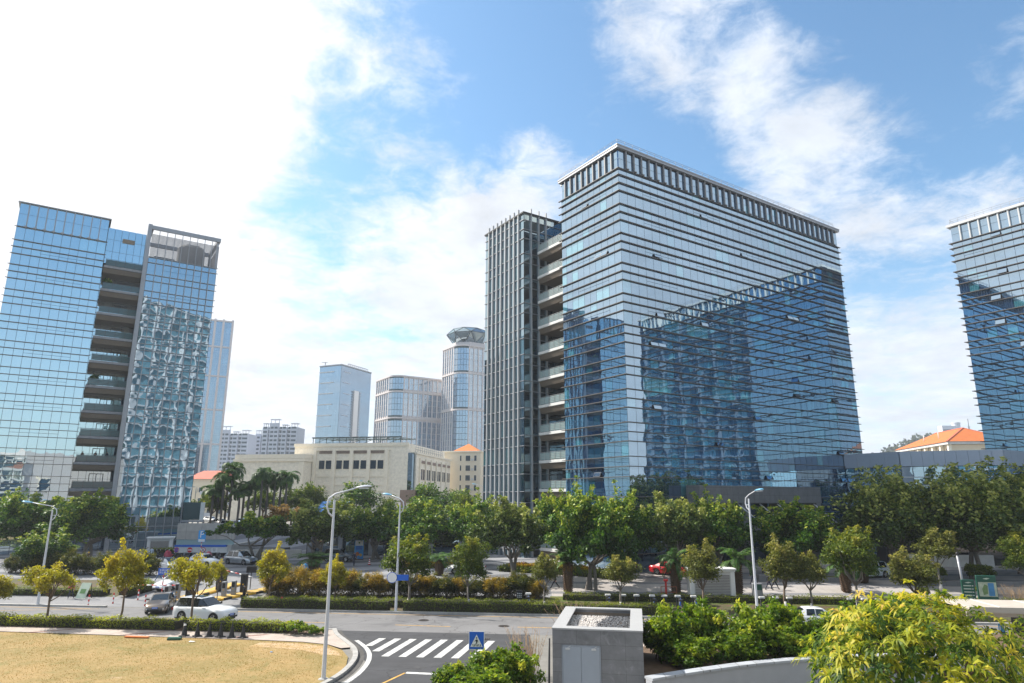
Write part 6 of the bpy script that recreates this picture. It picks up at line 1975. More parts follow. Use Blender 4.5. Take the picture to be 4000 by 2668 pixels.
def cabinet(x, y, wd, dp, h, m, label, rz=0., face='black_plastic', group='gate machines'):
    t = thing('gate_machine', label, 'gate machine', (x, y, gz(x, y) + .2), rz, group)
    MB().bbox(-wd / 2, -dp / 2, 0, wd / 2, dp / 2, h).build('housing', m, t)
    MB().box(-wd / 2 + .06, -dp / 2 - .012, h * .55, wd / 2 - .06, -dp / 2 - .001, h - .12).build('screen', face, t)
    MB().box(-.06, -dp / 2 - .02, h * .4, .06, -dp / 2 - .001, h * .46).build('card_slot', 'yellow_paint', t)
    return t
cabinet(-33.2, 68.0, .45, .45, 1.35, 'grey_metal', 'grey gate machine at the front end of the middle island, left of two')
cabinet(-32.5, 68.6, .40, .45, 1.45, 'grey_metal', 'grey gate machine at the front end of the middle island, right of two')
cabinet(-31.6, 69.2, .65, .5, 1.75, 'black_plastic', 'black and blue ticket machine in the middle of the gate island', face='sky_blue')
cabinet(-29.9, 72.4, .9, .6, 1.9, 'dark_metal', 'tall dark gate machine at the far end of the middle island')
cabinet(-28.4, 69.6, .42, .4, 1.35, 'grey_metal', 'grey gate machine on the right island, left of two')
cabinet(-27.7, 70.2, .42, .4, 1.3, 'grey_metal', 'grey gate machine on the right island, right of two')
cabinet(-27.1, 71.2, .6, .5, 1.75, 'black_plastic', 'black ticket machine on the right gate island')
cabinet(-24.8, 73.0, .8, .6, 2.0, 'dark_metal', 'tall dark gate machine beside the golden shrubs')
def screen_post(x, y, label):
    t = thing('gate_display', label, 'display', (x, y, gz(x, y) + .2), R(10), 'gate displays')
    MB().tube([(0, 0, 0), (0, 0, 1.7)], .045, 8).build('post', 'black_plastic', t)
    MB().bbox(-.5, -.08, 1.6, .5, .08, 2.25).build('display_panel', 'black_plastic', t)
screen_post(-30.9, 69.4, 'black display panel on a post beside the ticket machine'); screen_post(-26.9, 72.4, 'black display panel on a post on the right gate island')
def striped_bar(root, a, b, r_, n, name='bar', c0='white_paint', c1='red_paint'):
    a, b = Vector(a), Vector(b)
    for k in range(n):
        MB().tube([a + (b - a) * k / n, a + (b - a) * (k + 1) / n], r_, 7).build(name, c1 if k % 2 else c0, root)
t = thing('barrier', 'lowered red and white barrier arm before the white sedan', 'barrier', (0, 0, 0))
striped_bar(t, (-37.6, 70.6, 1.35), (-32.6, 69.6, 1.45), .05, 9, 'arm_band')
t = thing('barrier', 'raised red and white barrier arm at the back of the gate', 'barrier', (0, 0, 0))
striped_bar(t, (-29.9, 72.2, 2.7), (-26.4, 71.6, 2.0), .05, 7, 'arm_band')
def bollard(x, y, label):
    t = thing('bollard', label, 'bollard', (x, y, gz(x, y)), 0, 'red and white bollards')
    for k in range(5):
        MB().lathe([(.062, k * .2), (.062, k * .2 + .2)], n=10).build('band', 'red_paint' if k % 2 == 0 else 'white_paint', t)
    MB().lathe([(.08, 0), (.08, .03)], n=10).build('foot', 'black_plastic', t)
for x, y, lab in ((-39.6, 66.2, 'red and white bollard farthest left at the gate, below the hedge'), (-38.1, 67.6, 'red and white bollard at the gate, second from the left'), (-36.5, 69.0, 'red and white bollard under the lowered barrier arm'), (-34.3, 66.2, 'red and white bollard at the front of the yellow island')):
    bollard(x, y, lab)
t = thing('gate_sign', 'small blue lettered plate on a red and white post at the car park gate', 'sign', (-33.35, 67.2, .25), R(3))
striped_bar(t, (0, 0, 0), (0, 0, 2.75), .05, 9, 'post_band')
b = MB().box(-.52, -.07, 2.45, .52, -.03, 3.05).build('plate', 'blue_paint', t)
q = text('车辆出口\n禁止驶入', .21, 'white_paint', b, 'lettering'); q.location = (0, -.075, 2.75); q.rotation_euler = (R(90), 0, 0)
# black cones on the near pavement
def cone(x, y, s, label, z, striped=False, group='black cones', name='rubber_cone'):
    t = thing(name, label, 'cone', (x, y, z), x, group)
    MB().bbox(-.2 * s, -.2 * s, 0, .2 * s, .2 * s, .05 * s, .01).build('base', 'black_plastic', t)
    zs = linsp(.05 * s, .72 * s, 7)
    for k in range(7):
        r0 = .15 * s * (1 - k / 8.2); r1 = .15 * s * (1 - (k + 1) / 8.2)
        MB().lathe([(r0, zs[k]), (r1, zs[k + 1])], n=12).build('cone_band', ('red_paint' if k % 2 == 0 else 'white_paint') if striped == 'rw' else ('white_paint' if (striped and k == 5) else 'black_plastic'), t)
    return t
for k, (u, lab) in enumerate(((-23.75, 'black cone with a white top band, leftmost of the row on the pavement'), (-22.75, 'black cone, second in the row on the pavement'), (-21.83, 'black cone, third in the row on the pavement'), (-20.98, 'black cone, fourth in the row on the pavement'), (-20.12, 'black cone, fifth in the row on the pavement'), (-19.25, 'black cone at the right end of the row on the pavement'))):
    cone(u, 51.75 - .12 * k + .12, 1.35, lab, .105, k == 0)
cone(-26.0, 93.4, 1.15, 'red and white traffic cone near the yellow barrier, nearer one', gz(-26, 93.4), 'rw', 'traffic cones', 'traffic_cone')
cone(-25.2, 95.6, 1.15, 'red and white traffic cone beside the yellow barrier, farther one', gz(-26, 95.6), 'rw', 'traffic cones', 'traffic_cone')
cone(-18.5, 90.8, 1.15, 'red and white traffic cone alone right of the man in the dark suit', gz(-18.5, 90.8), 'rw', 'traffic cones', 'traffic_cone')
t = thing('plastic_barrier', 'pale yellow plastic barrier beside the date palm', 'barrier', (-26.6, 96.9, 1.5), R(-4))
for k in range(3):
    MB().bbox(k * 1.25, 0, 0, k * 1.25 + 1.2, .4, .9, .08).build('block', 'barrier_yellow', t) if 'barrier_yellow' in MATS else MB().bbox(k * 1.25, 0, 0, k * 1.25 + 1.2, .4, .9, .08).build('block', mat('barrier_yellow', (.66, .52, .22), .6, 0, .08), t)
# hydrants
t = thing('fire_hydrant', 'red fire hydrant behind the clipped hedge', 'hydrant', (-21.2, 65.2, .1), 0)
MB().lathe([(.16, 0), (.16, .06), (.10, .08), (.10, .62), (.14, .64), (.15, .72), (.10, .84), (.03, .88), (.02, .94)], n=14).build('barrel', 'red_paint', t)
MB().tube([(-.22, 0, .55), (.22, 0, .55)], .06, 8).tube([(0, 0, .5), (0, -.2, .5)], .07, 8).build('outlet', 'red_paint', t)
t = thing('standpipe', 'red standpipe inside a low rail beside the stubby palm', 'hydrant', (15.0, 68.2, gz(15, 68.2)), 0)
MB().lathe([(.10, 0), (.10, 1.5), (.2, 1.52), (.24, 1.66), (.2, 1.74)], n=12).build('pipe', 'red_paint', t)
r_ = MB()
for x in (-.6, .9):
    r_.beam((x, -.5, 0), (x, -.5, 1.1), .06, .06)
for z in (.2, .6, 1.1):
    r_.beam((-.6, -.5, z), (.9, -.5, z), .05, .05)
r_.build('guard_rail', 'red_rust', t) if 'red_rust' in MATS else r_.build('guard_rail', mat('red_rust', (.30, .10, .05), .7, .2, .15), t)
# louvred cabinets
def louvre_house(x, y, wd, dp, h, rz, label):
    t = thing('vent_house', label, 'vent housing', (x, y, gz(x, y) - .1), rz, 'white vent housings')
    MB().bbox(-wd / 2, -dp / 2, 0, wd / 2, dp / 2, h).build('body', 'white_slab', t)
    MB().bbox(-wd / 2 - .2, -dp / 2 - .2, h + .002, wd / 2 + .2, dp / 2 + .2, h + .16).bbox(-wd / 2 - .1, -dp / 2 - .1, h - .16, wd / 2 + .1, dp / 2 + .1, h).build('cap', 'white_paint', t)
    for s in (-1, 1):
        MB().bbox(s * (wd / 2 - .16) - .2, -dp / 2 - .06, 0, s * (wd / 2 - .16) + .2, -dp / 2 - .002, h - .17).build('pilaster', 'white_paint', t)
    lv = MB()
    for k in range(14):
        z = .3 + k * (h - .7) / 14
        lv.add([(-wd / 2 + .45, -dp / 2 - .05, z), (wd / 2 - .45, -dp / 2 - .05, z), (wd / 2 - .45, -dp / 2 - .005, z + .1), (-wd / 2 + .45, -dp / 2 - .005, z + .1)], [(0, 1, 2, 3)])
    lv.build('louvre', 'louvre_grey', t)
mat('louvre_grey', (.26, .25, .24), .6, .1, .08)
louvre_house(19.4, 68.4, 4.2, 1.8, 2.7, R(-4), 'white vent housing with grey louvres before the red car')
louvre_house(-54.2, 107.0, 3.4, 1.6, 2.5, R(20), 'white vent housing with brown louvres at the foot of the left tower')
# sign boards
t = thing('easel_board', 'pale green board leaning on an easel frame on the footpath', 'sign board', (-42.3, 69.6, gz(-42.3, 69.6)), R(-12))
MB().add([(-.6, -.25, .1), (.5, -.25, .1), (.62, .22, 1.5), (-.48, .22, 1.5), (-.6, -.21, .1), (.5, -.21, .1), (.62, .26, 1.5), (-.48, .26, 1.5)], [(0, 1, 2, 3), (7, 6, 5, 4), (0, 4, 5, 1), (1, 5, 6, 2), (2, 6, 7, 3), (3, 7, 4, 0)]).build('panel', mat('pale_green', (.50, .58, .46), .6, 0, .1), t)
MB().beam((-.5, .6, 0), (-.48, .24, 1.5), .05, .05).beam((.5, .6, 0), (.6, .24, 1.5), .05, .05).build('stand', 'dark_metal', t)
MB().add([(-.3, -.145, .55), (.3, -.145, .55), (.34, .0, .95), (-.26, .0, .95)], [(0, 1, 2, 3)]).build('printed_emblem', 'grass_print' if 'grass_print' in MATS else mat('grass_print', (.10, .22, .07), .6, 0, .3, 6), t)
mat('board_green', (.01, .085, .055), .4, 0, .05)
def board(x, y, wd, h, rz, label, mapped):
    t = thing('information_board', label, 'information board', (x, y, gz(x, y)), rz, 'green information boards')
    MB().bbox(-wd / 2, -.08, 0, wd / 2, .08, h).build('panel', 'board_green', t)
    if mapped:
        b = MB().box(-wd / 2 + .12, -.1, h * .38, wd / 2 - .05, -.081, h * .80).build('map_panel', mat('map_paper', (.42, .46, .34), .5, 0, .35, 3), t)
        MB().box(.08, -.112, h * .40, wd / 2 - .25, -.101, h * .78).build('map_water', mat('map_blue', (.06, .22, .42), .5, 0, .2, 3), b)
        MB().add([(-.35, -.112, h * .42), (-.02, -.112, h * .46), (.05, -.112, h * .70), (-.2, -.112, h * .74), (-.42, -.112, h * .6)], [(0, 1, 2, 3, 4)]).build('map_land', mat('map_land', (.16, .25, .10), .5, 0, .3, 5), b)
    else:
        for k in range(6):
            z = h * .78 - k * .27
            MB().box(-wd / 2 + .14, -.095, z, wd / 2 - .3, -.081, z + .09).build('text_line', 'pale_green', t)
            MB().add([(wd / 2 - .24, -.095, z), (wd / 2 - .08, -.095, z + .045), (wd / 2 - .24, -.095, z + .09)], [(0, 1, 2)]).build('arrow', 'white_paint', t)
    MB().add([(-.28, -.095, h * .9), (.05, -.095, h * .93), (.3, -.095, h * .91), (.02, -.095, h * .88)], [(0, 1, 2, 3)]).build('emblem', 'pale_green', t)
board(41.2, 63.4, 1.05, 2.5, R(-14), 'slim green direction board with arrows above the bus shelter roof', False)
board(42.75, 63.2, 1.6, 2.9, R(-14), 'wide green board with a map, right of the slim direction board', True)
t = thing('post', 'leaning grey post behind the two green boards', 'post', (42.3, 65.6, gz(42, 65.6)), 0)
MB().tube([(0, 0, -.1), (-.25, 0, 4.2)], .11, 10).build('shaft', 'grey_metal', t); MB().lathe([(.13, 0), (.13, .2), (.05, .3)], (-.25, 0, 4.2), 10).build('cap', 'black_plastic', t)
t = thing('advert_stand', 'tall blue and white printed stand under the banyan by the dark grey minivan', 'sign board', (-21.6, 98.4, 1.5), R(6))
b = MB().box(-.62, -.04, .1, .62, .04, 2.7).build('panel', 'sky_blue', t)
MB().box(-.55, -.05, 1.9, .55, -.041, 2.6).build('white_header', 'white_paint', b)
for z in (1.62, 1.36):
    lt_ = MB()
    for k in range(5):
        lt_.box(-.42 + k * .18, -.052, z, -.28 + k * .18, -.0415, z + .2)
    lt_.build('printed_line', 'blue_paint', b)
MB().add([(-.2 + .28 * math.cos(k * .45), -.05, .75 + .28 * math.sin(k * .45)) for k in range(14)], [tuple(range(14))]).build('orange_spot', 'roof_orange', b)
MB().add([(.25 + .2 * math.cos(k * .45), -.05, .62 + .2 * math.sin(k * .45)) for k in range(14)], [tuple(range(14))]).build('yellow_spot', 'yellow_paint', b)
MB().box(-.7, -.3, 0, .7, .3, .09).build('foot', 'black_plastic', t)
# bus shelter
mat('shelter_roof', (.46, .41, .35), .6, 0, .08, 1.5); mat('shelter_trim', (.40, .38, .33), .5, .1, .06)
t = thing('bus_shelter', 'bus shelter with beige flat roof behind the mango tree', 'bus shelter', (30.7, 47.2, .1), R(-8))
MB().bbox(-.3, -.3, 2.65, 9, 3.5, 2.85).build('roof', 'shelter_roof', t)
MB().box(-.3, -.38, 2.5, 9, -.305, 2.86).box(-.3, .1, 2.2, 9, .2, 2.5).build('fascia', 'shelter_trim', t)
for x in (.6, 3.4, 6.2):
    MB().box(x + 1, -.25, 2.852, x + 1.06, 3.45, 2.88).build('roof_seam', 'white_slab', t)
for x in (.2, 3.8, 7.4):
    MB().bbox(x, 2.7, -.1, x + .25, 2.95, 2.65).build('post', 'dark_metal', t)
MB().box(4.1, 2.8, .4, 7.3, 2.88, 2.1).build('back_panel', 'dark_metal', t)
MB().box(4.2, 1.9, .42, 7.2, 2.35, .48).box(4.5, 2.05, -.1, 4.6, 2.2, .42).box(6.8, 2.05, -.1, 6.9, 2.2, .42).build('bench', 'light_metal', t)
# stone planter on the plaza, low wall on the right
t = thing('stone_planter', 'low granite planter wall where the men in dark suits stand', 'planter', (26.6, 75.2, gz(27, 75.2)), R(-5))
MB().bbox(0, 0, -.1, 2.6, 1.4, .75).bbox(2.61, .25, -.1, 9.5, 1.2, .55).build('wall', 'granite_tile', t)
MB().box(2.8, .4, .551, 9.3, 1.05, .62).build('planting', 'green_verge', t)
t = thing('stone_planter', 'dark granite planter wall under the round shrubs on the right', 'planter', (41.5, 72.6, gz(45, 73)), R(-5))
MB().bbox(0, 0, -.1, 12, 1.6, .5).build('wall', 'granite_tile', t)
t = thing('notice', 'small white notice plate on the dark planter wall', 'sign', (42.0, 72.45, gz(45, 73)), R(-5))
MB().box(0, -.06, .5, .8, -.02, 1.0).build('plate', 'white_paint', t); MB().box(.1, -.02, -.1, .16, .04, .7).build('leg', 'grey_metal', t)
b_ = text('A-112', .22, 'blue_paint', t); b_.location = (.4, -.065, .75); b_.rotation_euler = (R(90), 0, 0)
# shop front strip at the right under the big banyans
t = thing('shop_facade', 'dark shop front with red lettering under the big banyans on the right', 'shop front', (50, 92.5, 1.4), R(-4))
MB().box(0, 0, 0, 26, 3, 4.9).build('wall', 'joint_black', t)
MB().box(4, -.2, 1.0, 22, -.01, 3.4).build('shop_window', 'car_glass', t)
MB().box(1, -2.5, 0, 12, -2.3, 1.6).build('low_wall', 'white_slab', t)
b_ = text('厦门软件园服务中心', 1.15, 'red_glow', t) if 'red_glow' in MATS else text('服务中心欢迎您', .8, mat('red_glow', (.5, .02, .02), .5, 0, 0, emit=.25).name, t)
b_.location = (9.5, -.06, 4.2); b_.rotation_euler = (R(90), 0, 0)
# ---------------------------------------------------------------- kiosk, curved wall
tiles('kiosk_stone', (.22, .22, .225), 1.15, .62, (.12, .12, .12), .7, .12, .008, stain=.5)
mat('kiosk_cap', (.36, .36, .36), .6, 0, .06, 2, .1, 60); mat('door_grey', (.36, .40, .45), .4, .2, .04)
KW, KD, KH = 4.27, 6.65, 3.8
ks = thing('vent_kiosk', 'grey stone clad service kiosk with double door and gravel on its open roof', 'kiosk', (1.98, 34.35, 0), R(-10.3))
wl_ = MB()
wl_.box(0, 0, -2, KW, .35, KH - .075).box(0, KD - .35, -2, KW, KD, KH - .075).box(0, .351, -2, .35, KD - .351, KH - .075).box(KW - .35, .351, -2, KW, KD - .351, KH - .075)
wl_.build('wall', 'kiosk_stone', ks)
cp = MB(); o_, i_, z0, z1 = .03, .62, KH - .073, KH
for x0, y0, x1, y1 in ((-o_, -o_, KW + o_, i_), (-o_, KD - .45, KW + o_, KD + o_), (-o_, i_ + .001, i_ - .02, KD - .451), (KW - i_ + .02, i_ + .001, KW + o_, KD - .451)):
    cp.box(x0, y0, z0, x1, y1, z1)
cp.build('coping', 'kiosk_cap', ks)
MB().box(.36, .36, 2, KW - .36, KD - .36, KH - .44).build('roof_deck', 'soil', ks)
MB().box(.352, KD - .40, KH - .43, KW - .352, KD - .352, KH - .22).build('shade_band', 'bronze_slat', ks)  # brown strip standing in for shade on the inner back wall
dr = MB().bbox(.50, -.035, -1.0, 1.36, -.004, 2.98, .008).build('door', 'door_grey', ks); dr2 = MB().bbox(1.37, -.035, -1.0, 2.23, -.004, 2.98, .008).build('door', 'door_grey', ks)
MB().box(.44, -.028, -1, .495, -.002, 3.05).box(2.235, -.028, -1, 2.29, -.002, 3.05).box(.44, -.028, 2.985, 2.29, -.002, 3.05).build('door_frame', 'door_frame_grey', ks) if 'door_frame_grey' in MATS else MB().box(.44, -.028, -1, .495, -.002, 3.05).box(2.235, -.028, -1, 2.29, -.002, 3.05).box(.44, -.028, 2.985, 2.29, -.002, 3.05).build('door_frame', mat('door_frame_grey', (.30, .33, .37), .4, .2, .04), ks)
for d_, x in ((dr, .62), (dr2, 1.86)):
    MB().bbox(x, -.09, 2.86, x + .22, -.037, 2.94, .01).beam((x + .1, -.08, 2.95), (x + .25, -.03, 3.02), .03, .02).build('door_closer', 'light_metal', d_)
MB().lathe([(.03, 0), (.03, .05)], (1.42, -.05, 1.3), 8).build('handle', 'light_metal', dr2)
# pebbles on the kiosk roof
rng = np.random.default_rng(77)
mb_w, mb_d = MB(), MB()
ico = [(0, 0, .6), (.9, 0, .1), (.28, .85, .1), (-.72, .53, .1), (-.72, -.53, .1), (.28, -.85, .1), (0, 0, -.4)]
icf = [(0, 1, 2), (0, 2, 3), (0, 3, 4), (0, 4, 5), (0, 5, 1), (6, 2, 1), (6, 3, 2), (6, 4, 3), (6, 5, 4), (6, 1, 5)]
for k in range(5200):
    x, y = rng.uniform(.38, KW - .38), rng.uniform(.38, KD - .38); s = rng.uniform(.035, .065); a = rng.uniform(0, 6.28)
    lim = KW * .50 + .25 * math.sin(y * 1.3) + rng.normal() * .12
    m_ = mb_w if x < lim else mb_d
    z = KH - .42 + rng.uniform(0, .05); sxk, syk = rng.uniform(.8, 1.4), rng.uniform(.7, 1.1)
    m_.smooth = True
    m_.add([(x + s * (px_ * sxk * math.cos(a) - py_ * syk * math.sin(a)), y + s * (px_ * sxk * math.sin(a) + py_ * syk * math.cos(a)), z + s * pz_) for px_, py_, pz_ in ico], icf)
o = mb_w.build('white_pebbles', mat('pebble_white', (.62, .58, .54), .7, 0, .25, 25), ks); o['kind'] = 'stuff'
o = mb_d.build('grey_pebbles', mat('pebble_grey', (.13, .135, .145), .6, 0, .3, 25), ks); o['kind'] = 'stuff'
t = thing('black_post', 'slim black post at the left corner of the grey kiosk', 'post', (1.75, 33.9, 0), 0)
MB().tube([(0, 0, -1), (.05, 0, 3.4)], .05, 8).build('shaft', 'black_plastic', t)
# curved wall
mat('curved_stone', (.36, .37, .39), .7, 0, .08, 1.2, .1, 30); tiles('coping_stone', (.40, .42, .45), 1.0, 1.0, (.2, .2, .2), .6, .1, .02, 'xy')
WP = smooth_path([(6.15, 33.6), (6.3, 32.4), (8.6, 33.7), (12.3, 35.5), (16.5, 36.7), (21, 37.2), (26.5, 36.9), (33, 35.2)][1:], 2)
a_, b_ = offset(WP, 0), offset(WP, .42); n = len(WP)
def wallmesh(pa, pb, z0, z1):
    vs = [(x, y, z) for z in (z0, z1) for x, y in pa] + [(x, y, z) for z in (z0, z1) for x, y in pb]
    fs = []
    for i in range(n - 1):
        fs += [(i, i + 1, n + i + 1, n + i), (2 * n + i + 1, 2 * n + i, 3 * n + i, 3 * n + i + 1), (n + i, n + i + 1, 3 * n + i + 1, 3 * n + i)]
    fs += [(0, n, 3 * n, 2 * n), (n - 1, 3 * n - 1, 4 * n - 1, 2 * n - 1)]
    return MB().add(vs, fs)
wt_ = thing('curved_wall', 'curved grey stone wall with flat coping in front of the glossy shrubs', 'wall', (0, 0, 0))
wallmesh(a_, b_, -1.5, 1.93).build('wall', 'curved_stone', wt_); wallmesh(offset(WP, -.06), offset(WP, .5), 1.932, 2.03).build('coping', 'coping_stone', wt_)
flat('planting_soil', [(6.2, 33.9)] + offset(WP, .45) + [(33, 46), (6.4, 41.5)], 1.5, 'soil')
MB_ = MB().box(6.3, 41.4, -1, 33, 41.6, 1.49)
tag(MB_.build('retaining_wall', 'concrete'), 'plain concrete retaining wall at the back of the glossy shrub bed', 'wall')
# small things on the lawn
def litter(name, label, cat, loc, b, m, rz=0.):
    tag(b.build(name, m, None, loc, rz), label, cat)
litter('plank', 'short orange brown plank lying at the edge of the dry lawn', 'plank', (-26.9, 51.35, .1), MB().bbox(-.9, -.12, 0, .9, .12, .08, .01), 'roof_orange', R(-6))
litter('paper_scrap', 'scrap of white paper on the dry lawn', 'litter', (-22.3, 50.0, .07), MB().add([(-.2, -.1, .02), (.2, -.12, .04), (.22, .1, .02), (-.18, .12, .06)], [(0, 1, 2, 3)]), 'white_paint')
litter('green_tray', 'dark green plastic tray at the edge of the lawn left of the black cones', 'tray', (-19.0 - 4.9, 50.75, .08), MB().bbox(-.45, -.2, 0, .45, .2, .14, .02), 'board_green', R(8))
litter('paper_scrap', 'small blue and white scrap on the lawn near the cones', 'litter', (-15.6, 46.8, .07), MB().add([(-.1, -.06, .02), (.1, -.06, .05), (.1, .06, .02), (-.1, .06, .05)], [(0, 1, 2, 3)]), 'sky_blue')
# ---------------------------------------------------------------- bicycles and docks
def bike_proto(c):
    t = thing('bicycle', '', 'bicycle')
    for x in (-.52, .52):
        wv = MB(); k = 18
        wv.tube([(x + .33 * math.cos(2 * math.pi * q / k), 0, .34 + .33 * math.sin(2 * math.pi * q / k)) for q in range(k + 1)], .022, 6, False)
        w_ = wv.build('wheel', 'tyre', t)
        sp = MB()
        for q in range(6):
            a = q * .5236
            sp.beam((x - .32 * math.cos(a), 0, .34 - .32 * math.sin(a)), (x + .32 * math.cos(a), 0, .34 + .32 * math.sin(a)), .006, .006)
        sp.build('spokes', 'light_metal', w_)
    f = MB(); f.tube([(-.52, 0, .34), (-.12, 0, .32), (.40, 0, .80)], .03, 7).tube([(-.12, 0, .32), (-.24, 0, .86)], .025, 7).tube([(-.52, 0, .34), (-.22, 0, .74)], .018, 6).tube([(.52, 0, .34), (.40, 0, .80), (.36, 0, 1.02)], .025, 7)
    f.build('frame', c, t)
    MB().tube([(.28, -.28, 1.06), (.36, 0, 1.02), (.28, .28, 1.06)], .018, 6).build('handlebar', 'black_plastic', t)
    MB().bbox(-.38, -.1, .86, -.1, .1, .93, .02).build('saddle', 'black_plastic', t)
    MB().bbox(.50, -.18, .78, .80, .18, .98, .02).build('basket', 'dark_metal', t)
    MB().box(-.86, -.05, .36, -.5, .05, .72).build('mudguard', 'white_paint', t)
    return t
bikes = Spread([bike_proto('blue_paint')])
def dock_proto():
    t = thing('bike_dock', '', 'bike dock')
    MB().bbox(-.16, -.14, 0, -.07, .14, .95).bbox(.07, -.14, 0, .16, .14, .95).build('post', 'dark_metal', t)
    MB().bbox(-.26, -.16, .951, .26, .18, 1.10).build('head', 'light_metal', t)
    return t
docks = Spread([dock_proto()])
DK = [8.9, 10.3, 11.5, 12.9, 14.0, 15.2, 16.6, 22.6, 23.8, 25.0, 30.2, 31.4, 32.6, 34.0]
for k, x in enumerate(DK):
    y = 65.9 - .1 * x
    where = 'left group behind the kiosk' if k < 7 else ('middle group right of the far lamp post' if k < 10 else 'right group behind the mango tree')
    docks.put(0, (x, y, gz(x, y) + .05), R(-5), 1., 'black bicycle dock with pale top in the ' + where, 'bicycle docks, ' + where)
for x, lab in ((2.2 - .6, 'lone docked bicycle left of the twiggy shrub'), (8.9, 'docked blue bicycle behind the right part of the kiosk roof, left one'), (12.9, 'docked blue bicycle behind the right part of the kiosk roof, right one'), (15.2, 'docked bicycle at the top of the glossy shrubs'), (16.6, 'docked blue bicycle before the standpipe rail'), (31.4, 'docked blue bicycle behind the mango tree')):
    y = 65.5 - .1 * x
    bikes.put(0, (x, y - .45, gz(x, y) + .06), R(-97), 1., lab, 'docked bicycles')
docks.put(0, (1.6, 65.75, gz(1.6, 65.75) + .05), R(-5), 1., 'lone bicycle dock left of the twiggy shrub', 'bicycle docks, single')
t = thing('dock_notice', 'small dark panel with white print beside the lone docked bicycle', 'sign', (-1.35 + 2.5 - 2.4, 65.6, .15), R(-5))
t.location = (.75, 66.0, .2)
MB().bbox(-.3, -.05, .4, .3, .05, 1.35).box(-.05, -.04, 0, .05, .04, .4).build('panel', 'black_plastic', t)
f = MB()
for a in range(3):
    for b in range(3):
        f.box(-.2 + a * .16, -.058, .7 + b * .16, -.1 + a * .16, -.051, .76 + b * .16)
f.build('printed_grid', 'white_paint', t)
t = thing('station_kiosk', 'grey bicycle rental terminal with a green panel right of the stubby palm', 'terminal', (23.2, 66.4, gz(23, 66.4)), R(-6))
MB().bbox(-.45, -.25, 0, .45, .25, 1.7).build('housing', 'grey_metal', t); MB().box(-.38, -.262, 1.1, .38, -.251, 1.6).build('screen', 'board_green', t)
# motor scooters
def scooter(label, x, y, rz, c, cover=None):
    t = thing('motor_scooter', label, 'scooter', (x, y, gz(x, y)), rz, 'scooters parked by the left tower')
    for xx in (-.6, .6):
        wv = MB(); wv.tube([(xx + .2 * math.cos(2 * math.pi * q / 14), 0, .24 + .2 * math.sin(2 * math.pi * q / 14)) for q in range(15)], .055, 6, False)
        wv.build('wheel', 'tyre', t)
    b = MB(); b.smooth = True
    b.tube([(-.85, 0, .62), (-.5, 0, .6), (-.1, 0, .42), (.25, 0, .36), (.42, 0, .6), (.42, 0, .98)], [.08, .19, .2, .14, .15, .09], 8)
    b.build('body', c, t)
    MB().bbox(-.8, -.15, .68, -.05, .15, .82, .04).build('seat', 'black_plastic', t)
    MB().tube([(.3, -.33, 1.06), (.4, 0, 1.02), (.3, .33, 1.06)], .02, 6).build('handlebar', 'black_plastic', t)
    for s in (-1, 1):
        MB().tube([(.34, s * .26, 1.08), (.36, s * .34, 1.28)], .012, 5).bbox(.33, s * .34 - .05, 1.26, .37, s * .34 + .05, 1.38, .01).build('mirror', 'light_metal', t)
    if cover:
        m = MB(); m.smooth = True
        vs = []
        for i in range(7):
            for k in range(10):
                q = 2 * math.pi * k / 10; zf = (.08, .3, .55, .8, 1.0, 1.15, 1.2)[i]; rr = (.40, .42, .40, .36, .30, .18, .03)[i]
                vs.append((.15 + rr * 1.25 * math.cos(q) + .04 * math.sin(7 * q), rr * math.sin(q) + .03 * math.cos(5 * q), zf - .03 * math.sin(3 * q)))
        m.add(vs, [(i * 10 + k, i * 10 + (k + 1) % 10, (i + 1) * 10 + (k + 1) % 10, (i + 1) * 10 + k) for i in range(6) for k in range(10)]); m.build('quilted_cover', cover, t)
mat('cover_pink', (.48, .16, .19), .8, 0, .2, 5); mat('cover_red', (.42, .06, .10), .8, 0, .2, 5)
scooter('scooter under a pink quilted cover left of the dense yellow green street tree', -47.5, 88.4, R(-70), 'paint_dark', 'cover_pink')
scooter('dark scooter behind the pink covered one', -48.6, 91.5, R(-80), 'paint_dark')
scooter('dark scooter beside the worker with an orange helmet', -53.4, 91.0, R(-100), 'paint_black')
for k in range(7):
    scooter(('dark', 'red covered', 'black', 'grey', 'dark', 'pink covered', 'black')[k] + ' scooter in the row behind the parked white cars, ' + ('first', 'second', 'third', 'fourth', 'fifth', 'sixth', 'last')[k] + ' from the left', -49.6 + k * 1.35 + (.8 if k > 4 else 0), 98.2 - k * .28, R(-110 + k * 4), ('paint_dark', 'paint_red', 'paint_black', 'paint_grey')[k % 4], (None, 'cover_red', None, None, None, 'cover_pink', None)[k])
# ---------------------------------------------------------------- people
mat('skin', (.52, .33, .24), .55, 0, .05); mat('hair_black', (.012, .010, .010), .5, 0, .1); mat('shoe_dark', (.02, .02, .02), .5, 0, .1); mat('shoe_white', (.6, .6, .6), .5, 0, .1)
for nm, c in (('cloth_black', (.014, .014, .017)), ('cloth_navy', (.018, .022, .045)), ('cloth_pink', (.62, .03, .14)), ('cloth_denim', (.05, .10, .20)), ('cloth_blue', (.08, .30, .55)), ('cloth_pale', (.50, .58, .68)), ('cloth_white', (.66, .66, .66)),
              ('cloth_grey', (.14, .14, .15)), ('cloth_steel', (.14, .25, .36)), ('cloth_brown', (.10, .05, .035))):
    mat(nm, c, .85, 0, .12, 9, .2, 40)


